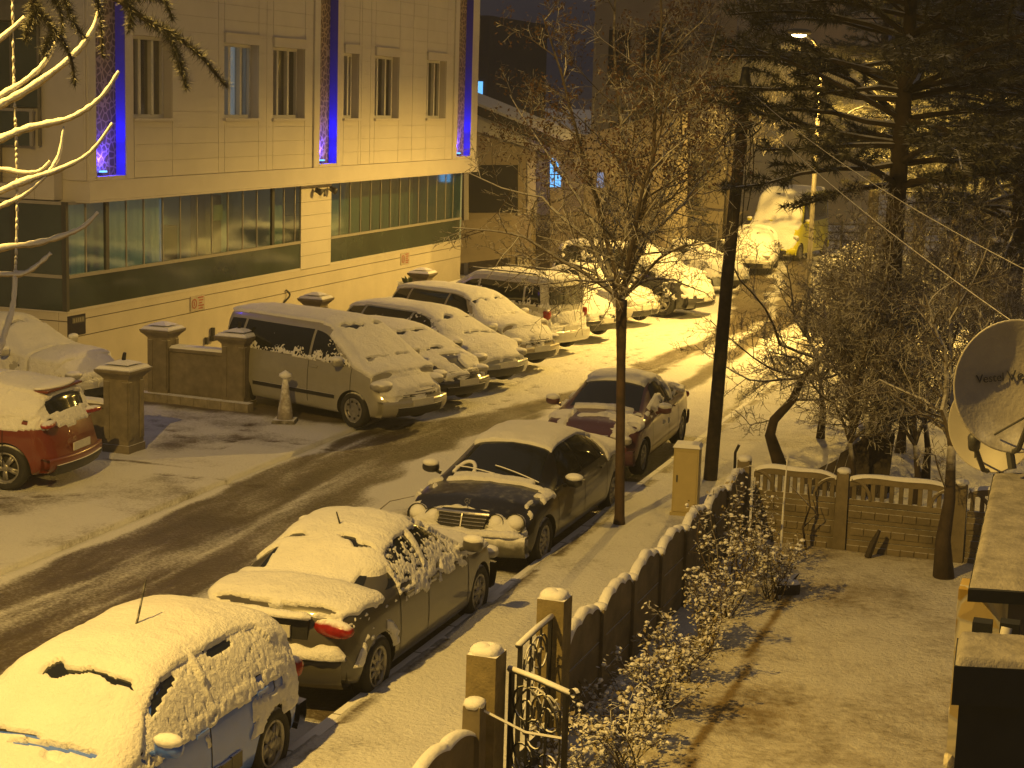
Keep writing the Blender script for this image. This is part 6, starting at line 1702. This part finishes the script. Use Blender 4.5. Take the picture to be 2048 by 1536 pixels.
bare_tree('birch_tree', (-13.6, 63.0), [(-13.6, 63, 3.2), (-13.55, 63, 6.0), (-13.5, 63, 9.5)], .13, [(2, [(-14.6, 63.4, 7.6), (-15.4, 63.8, 9.6)], .05), (2, [(-12.7, 62.6, 7.8), (-12.0, 62.2, 9.8)], .05), (3, [(-13.3, 62, 11.5)], .05), (1, [(-14.5, 62.6, 5.2), (-15.2, 62.2, 7.0)], .04), (1, [(-12.6, 63.4, 5.2), (-11.9, 63.8, 7.0)], .04), (3, [(-14.3, 63.5, 11.0)], .04)], 'tall bare tree glowing golden before the warm lit facade', 91, cnt=22, lf=.42, up=.35, minr=.008)
# pines
def needle_tufts(mb, path, rnd, step, ln, start=.25, tuft=11, curl=.5):
    n = len(path); L = sum((path[i + 1] - path[i]).length for i in range(n - 1)); k = int(L * (1 - start) / step)
    for j in range(k + 1):
        t = start + (1 - start) * j / max(1, k); f = t * (n - 1); i = min(int(f), n - 2); p = path[i].lerp(path[i + 1], f - i); d = (path[i + 1] - path[i]).normalized()
        for _ in range(tuft):
            v = (d * rnd.uniform(.1, 1.0) + Vector((rnd.gauss(0, .7), rnd.gauss(0, .7), rnd.gauss(0, .7) + .15))).normalized(); l_ = ln * rnd.uniform(.6, 1.15)
            s = v.orthogonal().normalized() * .0105; e = p + v * l_ + Vector((0, 0, -.15 * l_))
            mb.add([p - s, p + s, e], [(0, 1, 2)])
def pine(base, h, r0, z0, label, seed, spread=2.4, lean=(0, 0), dens=1.0, group=None, extra=()):
    rnd = random.Random(seed); o = empty('pine_tree', (base[0], base[1], .1), 0, label, 'tree', group)
    tr = MB(); tp = [Vector((0, 0, -.1)), Vector((0, 0, .15)), Vector((lean[0] * .15, lean[1] * .15, h * .25)), Vector((lean[0] * .5, lean[1] * .5, h * .55)), Vector((lean[0], lean[1], h))]
    tr.tube(tp, [r0 * 1.7, r0 * 1.1, r0, r0 * .75, .03], 12); tr.build('trunk', M_PINEBARK, o, True)
    br = MB(); nd = MB(); z = z0
    def tz(z):
        f = min(max((z) / h, 0), .999); 
        for (a, b, f0, f1) in ((tp[1], tp[2], .0, .25), (tp[2], tp[3], .25, .55), (tp[3], tp[4], .55, 1.0)):
            if f0 <= f <= f1: return a.lerp(b, (f - f0) / (f1 - f0))
    todo = [(ze, ae, Le, se) for ze, ae, Le, se in extra]
    while z < h - .3:
        f = (z - z0) / (h - z0); m = rnd.randint(4, 6); ph = rnd.uniform(0, 6.28)
        for k in range(m + (len(todo) if z == z0 else 0)):
            a = ph + 6.28 * k / m + rnd.uniform(-.35, .35); L = spread * (1 - .72 * f) * rnd.uniform(.55, 1.12) * (.8 + .35 * min(1, f * 5)); c = tz(z)
            e = c + Vector((math.cos(a) * L, math.sin(a) * L, L * rnd.uniform(-.30, .42) + .2 * f))
            if k >= m: ze, a, L, se = todo[k - m]; c = tz(ze); e = c + Vector((math.cos(a) * L, math.sin(a) * L, L * se))
            path = limb_path(c, e, rnd, 6, .05, .04)
            br.tube(path, [.045 * (1 - .8 * i / 5) * (1.1 - f * .6) + .006 for i in range(6)], 5, cap=False)
            needle_tufts(nd, path[3:], rnd, .10 / dens, .15, .1, 9)
            for j in range(int(9 * dens)):
                t = .28 + .7 * (j + rnd.random()) / (9 * dens); i = min(int(t * 5), 4); p = path[i].lerp(path[i + 1], t * 5 - i); d = (e - c).normalized()
                s = Vector((-d.y, d.x, 0)) * (1 if j % 2 else -1); v = (d * .7 + s * rnd.uniform(.5, 1.0) + Vector((0, 0, rnd.uniform(-.15, .45)))).normalized(); l2 = L * .30 * rnd.uniform(.6, 1.2) * (1.1 - .5 * t)
                q = limb_path(p, p + v * l2, rnd, 4, .06, .03); br.tube(q, [.010, .008, .006, .005], 3, cap=False); needle_tufts(nd, q, rnd, .10 / dens, .17, .35, 20)
        z += rnd.uniform(.30, .48) / dens ** .3
    br.build('branches', M_PINEBARK, o, fix=False); nd.build('crown', M_NEEDLE, o, fix=False)
    return o
bx3, by3 = G(1752, 975, .1)
P1 = pine((bx3, by3), 10.5, .165, 4.7, 'large dark pine with broken trunk rising beyond the cross fence', 31, 3.1, (.05, .1), 1.15, extra=((6.0, -2.80, 3.3, .02), (6.3, -2.70, 3.0, .08), (5.6, -2.85, 2.9, .10), (5.3, -2.6, 2.2, -.05), (6.9, -2.8, 2.7, .1), (7.4, -2.75, 2.6, .05), (5.4, -.2, 2.4, .0), (6.0, .4, 2.6, .05)))
def copy_tree(o, loc, rz, sc, label):
    c = o.copy(); COL.objects.link(c); c.location = loc; c.rotation_euler = (0, 0, rz); c.scale = (sc, sc, sc); c['label'] = label
    for ch in o.children:
        d = ch.copy(); COL.objects.link(d); d.parent = c
    return c
P2 = pine((-1.75, 35.2), 12.5, .17, 3.3, 'tall pine with bare lower trunk nearest the right picture edge', 32, 3.0, (.1, .1), 1.0, 'pines in the park')
P1['group'] = 'pines in the park'
for (x, y, rz, sc, lab) in ((-2.75, 41.5, 1.1, .95, 'slimmer pine just left of the tall edge pine'), (-4.0, 49.0, 2.3, 1.0, 'pine trunk standing where the park lamp glows'), (-6.0, 58.0, 3.9, 1.1, 'distant pine right of the street lamp pole'), (-1.9, 52.0, 5.0, 1.1, 'pine deep in the park behind the edge pine'), (-8.6, 66.0, .6, 1.15, 'farthest pine beside the yellow minibus')):
    copy_tree(P2, (x, y, .1), rz, sc, lab)
# small evergreen behind the building corner
cx_, cy_ = -17.6, 68.0
P6 = copy_tree(P2, (cx_, cy_, -1.5), 2.0, .85, 'dark evergreen behind the street tree beside the low house')

# snowy round bushes at the park edge
def bush(base, r, h, label, seed, group, leaf=.05, n=900, snowy=.55, mat=None):
    rnd = random.Random(seed); o = empty('bush', (base[0], base[1], .1), 0, label, 'bush', group); st = MB(); lf = MB()
    for k in range(9):
        a = rnd.uniform(0, 6.28); e = Vector((math.cos(a) * r * rnd.uniform(.3, .9), math.sin(a) * r * rnd.uniform(.3, .9), h * rnd.uniform(.6, 1))); q = limb_path((0, 0, 0), e, rnd, 5, .08); st.tube(q, [.015, .012, .009, .007, .005], 4, cap=False)
    st.build('stems', M_STEM, o, fix=False)
    for k in range(n):
        a = rnd.uniform(0, 6.28); u = rnd.random() ** .4; ph = rnd.random(); rr = r * u * math.sin(math.acos(1 - ph)) ** .8
        c = Vector((math.cos(a) * rr, math.sin(a) * rr, h * (.12 + .88 * (1 - ph) * u) + .04)); s = leaf * rnd.uniform(.6, 1.4)
        nrm = (c.normalized() * .5 + Vector((rnd.gauss(0, .5), rnd.gauss(0, .5), rnd.gauss(.4, .5)))).normalized(); t = nrm.orthogonal().normalized(); b = nrm.cross(t)
        lf.add([c - t * s, c + b * s * .6 + nrm * s * .2, c + t * s, c - b * s * .6 + nrm * s * .2], [(0, 1, 2, 3)])
    lf.build('foliage', mat or m_bush, o, fix=False); return o
m_bush = m_dusted('bush_leaf', (.06, .06, .025), .7, lo=-.3, hi=.5, nscale=6, amount=.8, bumps=0.0)
rb = random.Random(8)
for i, (u, v, r, h, lab) in enumerate(((1668, 560, .75, .9, 'snowy round bush at the foot of the lamp post'), (1712, 545, .85, 1.1, 'snowy round bush second from the lamp post'), (1768, 560, .9, 1.0, 'wide snowy bush left of the old pine trunk'), (1832, 600, .8, 1.0, 'snowy bush right of the old pine trunk'), (1700, 640, .7, .8, 'low snowy bush near the bright kerb'), (1905, 570, 1.0, 1.2, 'big snowy bush under the edge pines'), (1880, 480, 1.2, 1.5, 'far tall bush glowing under the park lamp'), (1990, 610, .9, 1.0, 'snowy bush at the right edge of the park'))):
    x, y = G(u, v, .1); bush((x, y), r, h, lab, 40 + i, 'snowy bushes in the park', .07, 650)
# park railing
o = empty('park_fence', (0, 0, 0), 0, 'low horizontal rail fence at the back of the park', 'fence'); m = MB()
a, b = Vector(G(1640, 492, .1) + (0,)), Vector(G(2090, 500, .1) + (0,))
for z in (.35, .7, 1.05): m.tube([tuple(a + Vector((0, 0, z))), tuple(b + Vector((0, 0, z)))], .04, 5)
m.build('rail', M_WOODP, o)
for k in range(12): p = a.lerp(b, k / 11); q = MB(); q.box((p.x, p.y, .6), (.1, .1, 1.2)); q.build('post', M_WOODP, o)
# garden shrubs along the fence, each a plant of its own
rs = random.Random(17); labs = ['leafy shrub by the gate leaf, the lowest in the picture', 'leafy snow dotted shrub second along the fence from the gate', 'low shrub third along the fence from the gate', 'broad snowy shrub fourth along the fence from the gate', 'bushy shrub fifth along the fence where the soil line passes', 'yellowish shrub sixth along the fence from the gate', 'tall leafy shrub before the fence corner', 'tangled shrub in the fence corner', 'small shrub beside the dark stone']
pos = [(-3.75, 12.7, .50, .75), (-3.6, 13.6, .55, .8), (-3.85, 14.5, .42, .6), (-3.65, 15.3, .48, .75), (-3.8, 16.3, .40, .7), (-3.75, 17.4, .38, .9), (-3.80, 18.7, .42, 1.25), (-3.95, 20.2, .38, 1.3), (-3.45, 19.6, .3, .7)]
def shrub(base, r, h, label, seed):
    rnd = random.Random(seed); o = empty('garden_shrub', (base[0], base[1], .1), 0, label, 'shrub', 'shrubs along the garden fence'); st = MB(); lf = MB()
    for k in range(13):
        a = rnd.uniform(0, 6.28); e = Vector((math.cos(a) * r * rnd.uniform(.3, 1.2), math.sin(a) * r * rnd.uniform(.3, 1.2), h * rnd.uniform(.5, 1.1))); q = limb_path((rnd.gauss(0, .05), rnd.gauss(0, .05), 0), e, rnd, 7, .12, .05); st.tube(q, [.009 - .0008 * i for i in range(7)], 4, cap=False)
        for j in range(18):
            t = rnd.uniform(.25, 1.0); i = min(int(t * 6), 5); p = q[i].lerp(q[i + 1], t * 6 - i)
            v = Vector((rnd.gauss(0, 1), rnd.gauss(0, 1), rnd.gauss(.2, .6))).normalized(); c = p + v * rnd.uniform(.04, .13); st.tube([p, c], [.003, .002], 3, cap=False)
            for m_ in range(3):
                cc = c + Vector((rnd.gauss(0, .03), rnd.gauss(0, .03), rnd.gauss(0, .03))); s = rnd.uniform(.014, .034); nrm = Vector((rnd.gauss(0, .6), rnd.gauss(0, .6), 1)).normalized(); t_ = nrm.orthogonal().normalized(); t_ = Matrix.Rotation(rnd.uniform(0, 6), 3, nrm) @ t_; b = nrm.cross(t_)
                lf.add([cc - t_ * s, cc + b * s * .6, cc + t_ * s, cc - b * s * .6], [(0, 1, 2, 3)])
            if rnd.random() < .20: blob(lf, c + Vector((0, 0, .02)), (rnd.uniform(.016, .036), rnd.uniform(.016, .036), .018), 1, nu=5, nv=4)
    st.build('stems', M_STEM, o, fix=False); lf.build('foliage', [M_SHRUB, SNOW_CAP], o, fix=False)
for i, (x, y, r, h) in enumerate(pos): shrub((x, y), r, h, labs[i], 60 + i)
# thin saplings by the cross fence
m = MB(); q = G(1560, 1120, .1); m.tube([(q[0], q[1], .1), (q[0], q[1] + .02, .8), (q[0] + .02, q[1], 1.5)], [.018, .014, .008], 6); tag(m.build('sapling', M_TWIGSNOW), 'thin straight snowy sapling in front of the first baluster bay', 'sapling')
rv = random.Random(3); q = G(1612, 1100, .1); m = MB()
m.tube([(q[0], q[1], .1), (q[0] - .06, q[1], .4), (q[0] + .02, q[1], .7), (q[0] - .03, q[1], 1.0)], [.02, .016, .012, .008], 6); m.tube([(q[0] + .02, q[1], .7), (q[0] - .25, q[1], .95)], [.01, .006], 5); m.tube([(q[0] - .06, q[1], .4), (q[0] + .12, q[1], .62), (q[0] + .05, q[1], .8)], [.012, .008, .006], 5)
tag(m.build('vine', M_BARK), 'twisted dark vine trained against the first baluster bay', 'vine')
m = MB(); r = random.Random(12); q = on_y(760, 1015, 22.0); q = G(745, 1030, 0)
m.tube([(q[0], q[1], .0), (q[0] + .18, q[1] + .2, .18), (q[0] + .5, q[1] + .35, .26)], [.012, .010, .006], 5); tag(m.build('fallen_twig', M_BARK), 'dark fallen twig lying on the road beside the black saloon', 'twig')

# near the camera, top left: bare snowy branches and a cedar bough, both from trees standing left of the view
def px_tube(mb, pts, depth, r0, r1, n=7, sub=6, rnd=None, jit=.4):
    P_ = [at_depth(u, v, depth + (d if len(q) > 2 else 0)) for q in pts for (u, v, d) in [tuple(q) + ((0,) if len(q) == 2 else ())]]
    path = []
    for i in range(len(P_) - 1):
        p0 = P_[max(i - 1, 0)]; p1 = P_[i]; p2 = P_[i + 1]; p3 = P_[min(i + 2, len(P_) - 1)]
        for s in range(sub):
            t = s / sub; path.append(.5 * ((2 * p1) + (p2 - p0) * t + (2 * p0 - 5 * p1 + 4 * p2 - p3) * t * t + (3 * p1 - p0 - 3 * p2 + p3) * t ** 3))
    path.append(P_[-1]); m = len(path); rr = rnd or random.Random(1)
    mb.tube(path, [(r0 + (r1 - r0) * i / (m - 1)) * rr.uniform(1 - jit * .4, 1 + jit * .4) for i in range(m)], n)
    return path
ND = 9.6
tb = at_depth(-170, 900, ND)
o = empty('snowy_tree', (tb.x, tb.y, 0), 0, 'near tree reaching in from the left with thick snow along its bare shoots', 'tree'); inv = Matrix.Translation(-Vector(o.location))
m = MB(); m.tube([(tb.x, tb.y, -.05), (tb.x + .03, tb.y, 2), (tb.x, tb.y + .02, 4.5), (tb.x - .05, tb.y, 7.4)], [.12, .10, .075, .04], 10); q = m.build('trunk', M_BARK, o, True); q.matrix_parent_inverse = inv
m = MB(); r = random.Random(2)
for pts, a, b in (([(-170, 180), (-20, 92), (50, 35)], .020, .012), ([(-170, 300), (-20, 205), (45, 165), (85, 130), (112, 85)], .022, .009), ([(-170, 330), (-20, 222), (60, 176), (145, 112), (190, 50), (206, -30)], .024, .010),
                  ([(-170, 360), (-10, 283), (60, 255), (140, 236), (200, 196), (238, 142)], .024, .009), ([(-170, 345), (-10, 338), (40, 345), (78, 342), (100, 322)], .016, .007), ([(-170, 470), (-10, 388), (60, 358), (120, 338), (180, 305), (225, 246)], .022, .008), ([(98, 346), (118, 310), (128, 253)], .012, .007),
                  ([(-170, 500), (-10, 418), (45, 392), (92, 352)], .018, .009), ([(-170, 560), (-10, 500), (70, 487), (130, 470), (168, 452), (196, 424)], .020, .008), ([(-170, 560), (-10, 549), (45, 547), (75, 530), (102, 506)], .017, .009), ([(-60, 800), (-10, 720), (8, 670), (26, 610), (31, 540)], .020, .010)):
    px_tube(m, pts, ND, a * 1.2, b * 1.15, 8, 7, r, .55)
q = m.build('snowy_branches', M_TWIGSNOW, o, True); q.matrix_parent_inverse = inv
m = MB()
path = px_tube(m, [(31, 540), (34, 430), (33, 300), (29, 205), (27, 120), (24, -40)], ND, .006, .005, 6, 10, r, .3)
for p in path[::1]:
    if r.random() < .8: blob(m, p, (.010, .010, r.uniform(.012, .03)), nu=6, nv=5)
tag(m.build('beaded_wire', m_dusted('ice_beads', (.22, .18, .10), .25, lo=-.6, hi=.6, nscale=30, amount=1.2, bumps=0), None, True), 'thin hanging wire beaded with ice at the left edge', 'wire')
CD = 9.0
tb = at_depth(-330, 900, CD)
o = empty('cedar_tree', (tb.x, tb.y, 0), 0, 'dark needled cedar bough hanging in from the top left corner', 'tree'); inv = Matrix.Translation(-Vector(o.location))
m = MB(); m.tube([(tb.x, tb.y, -.05), (tb.x, tb.y, 3), (tb.x + .02, tb.y, 7), (tb.x, tb.y, 9)], [.2, .17, .1, .05], 10); q = m.build('trunk', M_PINEBARK, o, True); q.matrix_parent_inverse = inv
m = MB(); nd = MB(); r = random.Random(9)
for pts, a in (([(-330, -60), (0, -110), (120, -60), (235, 0), (300, 45), (345, 68), (400, 110), (430, 145), (455, 175)], .022), ([(-330, -60), (-100, -90), (40, -30), (75, 20), (110, 60), (140, 110), (150, 172)], .022), ([(100, -60), (180, -30), (200, 30), (205, 115)], .012), ([(335, 62), (355, 110), (365, 145), (374, 178)], .010), ([(250, -10), (262, 30), (258, 60)], .010), ([(75, 20), (60, 50), (52, 80)], .009), ([(110, 60), (95, 90), (88, 110)], .008), ([(240, 2), (320, -5), (345, 40)], .010), ([(120, -60), (130, 0), (150, 50), (170, 75)], .010), ([(30, -40), (90, -20), (120, 20), (125, 70)], .010)):
    path = px_tube(m, pts, CD, a, .006, 5, 5, r, .3)
    vis = [p for p in path]
    n0 = int(len(vis) * (.45 if len(pts) > 6 else .1)); v2 = vis[n0:]
    thick = 1.0
    for i, p in enumerate(v2[:-1]):
        d = (v2[i + 1] - p); L = d.length; dn = d.normalized()
        # cedar: rosettes of short needles, thinning to the tip
        f = i / len(v2)
        for c in range(2 if f < .55 else 1):
            for _ in range(int(52 * (1 - .5 * f))):
                v = (dn * r.uniform(-.1, .7) + Vector((r.gauss(0, .7), r.gauss(0, .7), r.gauss(0, .7)))).normalized(); s = v.orthogonal().normalized() * .0022; q0 = p + d * r.random() * .6; e = q0 + v * r.uniform(.025, .055 + .03 * (1 - f)); nd.add([q0 - s, q0 + s, e], [(0, 1, 2)])
q = m.build('branches', M_PINEBARK, o, fix=False); q.matrix_parent_inverse = inv
q = nd.build('needles', M_NEEDLE, o, fix=False); q.matrix_parent_inverse = inv
# ------------------------------------------------------------------ buildings behind
M_BGW = m_plain('far_wall', (.30, .25, .18), .8, var=.12, scale=1.0); M_BGW2 = m_plain('far_wall_warm', (.62, .48, .28), .8, var=.15, scale=.6, bumps=.3, bscale=6); M_BGB = m_plain('far_brown', (.10, .055, .025), .7, var=.2, scale=3); M_DOORP = m_plain('violet_door', (.13, .11, .12), .6); M_BLUEW = m_emit('blue_window', (.14, .50, 1.0), 1.5); M_PALEW = m_emit('pale_window', (.35, .45, .75), .5); M_DARKR = m_plain('roof_edge', (.03, .026, .022), .7); M_ROOFS = m_snow('roof_snow', 8.0, .3, col=(.55, .54, .52))
o = empty('low_house', (-18, 55, 0), 0, 'low house with a snowy sloping roof and one arched lit window behind the building', 'house'); inv = Matrix.Translation(-Vector(o.location)); HY = 53.5
def hp(mb, name, mat, smooth=False, par=None):
    x = mb.build(name, mat, par or o, smooth)
    x.matrix_parent_inverse = inv if par is None else Matrix.Identity(4); return x
hq = lambda u, v, Y=HY: (lambda p: (p.x, p.z))(on_y(u, v, Y))
m = MB(); m.prism([hq(880, 600), hq(1102, 600), hq(1102, 318), hq(1068, 300), hq(950, 262), hq(880, 240)], HY, HY + 2.2, 'y'); hp(m, 'wall', M_BGW)
m = MB(); m.prism([hq(880, 244), hq(955, 262), hq(1068, 298), hq(1112, 312), hq(1105, 296), hq(950, 224), hq(880, 195)], HY - .15, HY + 2.2, 'y'); rf = hp(m, 'roof', M_ROOFS)
m = MB(); m.prism([hq(880, 178), hq(945, 204), hq(1110, 272), hq(1175, 300), hq(1170, 310), hq(1105, 290), hq(945, 222), hq(880, 196)], HY - .4, HY + 2.3, 'y'); hp(m, 'roof_edge', M_DARKR)
m = MB(); m.prism([hq(880, 178), hq(945, 203.5), hq(1110, 271.5), hq(1175, 299.5), hq(1175, 296), hq(1110, 266), hq(945, 198), hq(880, 172)], HY - .42, HY + 2.3, 'y'); hp(m, 'roof_snow', M_ROOFS)
m = MB(); m.prism([hq(936, 425), hq(1036, 425), hq(1036, 330), hq(936, 330)], HY - .03, HY + .02, 'y'); hp(m, 'shop_window', M_PANE)
m = MB()
for a, b, c, d in ((1037, 322, 1046, 425), (1050, 322, 1056, 425), (930, 320, 1056, 330)): m.prism([hq(a, d), hq(b if b > a else a, d), hq(b, c), hq(a, c)] if False else [hq(a, d), hq(a + 8, d), hq(a + 8, c), hq(a, c)], HY - .10, HY - .035, 'y')
hp(m, 'door_frame', M_TRIM)
m = MB(); m.prism([hq(1056, 430), hq(1100, 430), hq(1100, 322), hq(1056, 322)], HY - .06, HY - .004, 'y'); hp(m, 'yellow_pier', M_PLINTH)
m = MB(); m.prism([hq(915, 525), hq(1085, 505), hq(1085, 425), hq(915, 440)], HY - 1.2, HY - 1.0, 'y'); hp(m, 'front_wall', M_BGW)
H2 = 52.8
o2 = empty('side_building', (-15, 54, 0), 0, 'dim side wing with violet door panel and arched blue window behind the street tree', 'building'); inv2 = Matrix.Translation(-Vector(o2.location))
def h2(mb, name, mat, par=None):
    x = mb.build(name, mat, par or o2); x.matrix_parent_inverse = inv2 if par is None else Matrix.Identity(4); return x
g2 = lambda u, v: hq(u, v, H2)
m = MB(); m.prism([g2(1100, 560), g2(1330, 545), g2(1330, 225), g2(1100, 290)], H2, H2 + 3, 'y'); h2(m, 'wall', m_plain('side_wall', (.19, .16, .12), .8, var=.15, scale=1.2))
m = MB(); m.prism([g2(1101, 374), g2(1121, 374), g2(1123, 352), g2(1120, 334), g2(1112, 320), g2(1101, 315)], H2 - .05, H2 - .01, 'y'); w_ = h2(m, 'window', M_BLUEW, None)
m = MB()
for v in (335, 348): m.prism([g2(1100, v + 2), g2(1124, v + 2), g2(1124, v), g2(1100, v)], H2 - .08, H2 - .055, 'y')
m.prism([g2(1109, 375), g2(1111, 375), g2(1111, 316), g2(1109, 316)], H2 - .08, H2 - .055, 'y'); h2(m, 'glazing_bar', M_DARKFR, w_)
m = MB(); m.prism([g2(1130, 425), g2(1168, 422), g2(1168, 318), g2(1130, 320)], H2 - .05, H2 - .01, 'y'); h2(m, 'door', M_DOORP)
m = MB(); m.prism([g2(1194, 375), g2(1209, 375), g2(1207, 345), g2(1196, 345)], H2 - .05, H2 - .01, 'y'); h2(m, 'window', M_PALEW)
# dark houses farther back
def far_block(name, u0, u1, v_top, Y, dep, mat, label):
    o = empty(name, tuple(on_y((u0 + u1) / 2, 300, Y).xy) + (0,), 0, label, 'building'); i_ = Matrix.Translation(-Vector(o.location))
    a, b = hq(u0, 300, Y), hq(u1, 300, Y); top = on_y((u0 + u1) / 2, v_top, Y).z
    m = MB(); m.span((a[0], Y, -.1), (b[0], Y + dep, top)); w = m.build('wall', mat, o); w.matrix_parent_inverse = i_
    def add(nm, r, mt, dz=.06, fr=True):
        p0 = on_y(r[0], r[3], Y); p1 = on_y(r[2], r[1], Y); m = MB(); m.span((p0.x, Y - dz, p0.z), (p1.x, Y - .004, p1.z)); x = m.build(nm, mt, o); x.matrix_parent_inverse = i_; return x
    return o, add
o, add = far_block('far_building', 1180, 1462, -160, 72, 12, m_plain('grey_far_wall', (.34, .29, .22), .85, var=.12, scale=.8), 'tall grey brown apartment block behind the street tree crown')
add('pilaster', (1352, 40, 1388, 185), m_plain('pilaster_pale', (.30, .27, .22), .8)); add('balcony', (1348, 262, 1446, 312), M_BGB, 1.0); add('balcony_floor', (1340, 312, 1452, 318), M_BGW, 1.1); add('door', (1362, 322, 1398, 405), M_BGB); add('window', (1215, 60, 1262, 170), M_PANE); add('window', (1285, 60, 1332, 170), M_PANE); add('window', (1215, 245, 1262, 330), M_PANE)
add('front_wall', (1330, 420, 1500, 462), M_BGW, 2.0)
o, add = far_block('far_building', 1400, 1700, -220, 92, 12, M_BGW2, 'warm lit facade beyond the pole with pale blue windows')
add('window', (1481, 78, 1500, 122), M_PALEW); add('window', (1452, 60, 1464, 92), M_PALEW); add('balcony', (1462, 150, 1545, 182), M_BGB, .8); add('window', (1540, 60, 1562, 110), M_PANE)
o, add = far_block('far_building', 860, 972, 30, 88, 10, m_plain('night_wall', (.05, .045, .045), .8), 'dark far house showing one bright cyan window beside the building corner')
add('lit_window', (949, 163, 966, 205), M_BLUEW)
# vent boxes and brackets on the far corner of the large building
m = MB(); a = on_x(962, 60, XU - .5); m.span((a.x - .3, 49.9, a.z - .35), (a.x + .3, 50.45, a.z + .35)); m.span((a.x - .2, 49.9, a.z - .9), (a.x + .1, 50.2, a.z - .5))
tag(m.build('air_conditioner', M_DARKFR), 'dark air conditioner on the far end wall of the large building', 'air conditioner')

# ------------------------------------------------------------------ thin snowy night air
hz = MB(); hz.span((-60, -15, -1.1), (40, 130, 24)); m, n, l, b = new_mat('night_haze'); out = n['Material Output']
n.remove(b); pv = n.new('ShaderNodeVolumePrincipled'); pv.inputs['Color'].default_value = (.75, .75, .75, 1); pv.inputs['Density'].default_value = 0.0014; pv.inputs['Anisotropy'].default_value = 0.2
l.new(pv.outputs[0], out.inputs['Volume']); tag(hz.build('haze', m), kind='stuff')
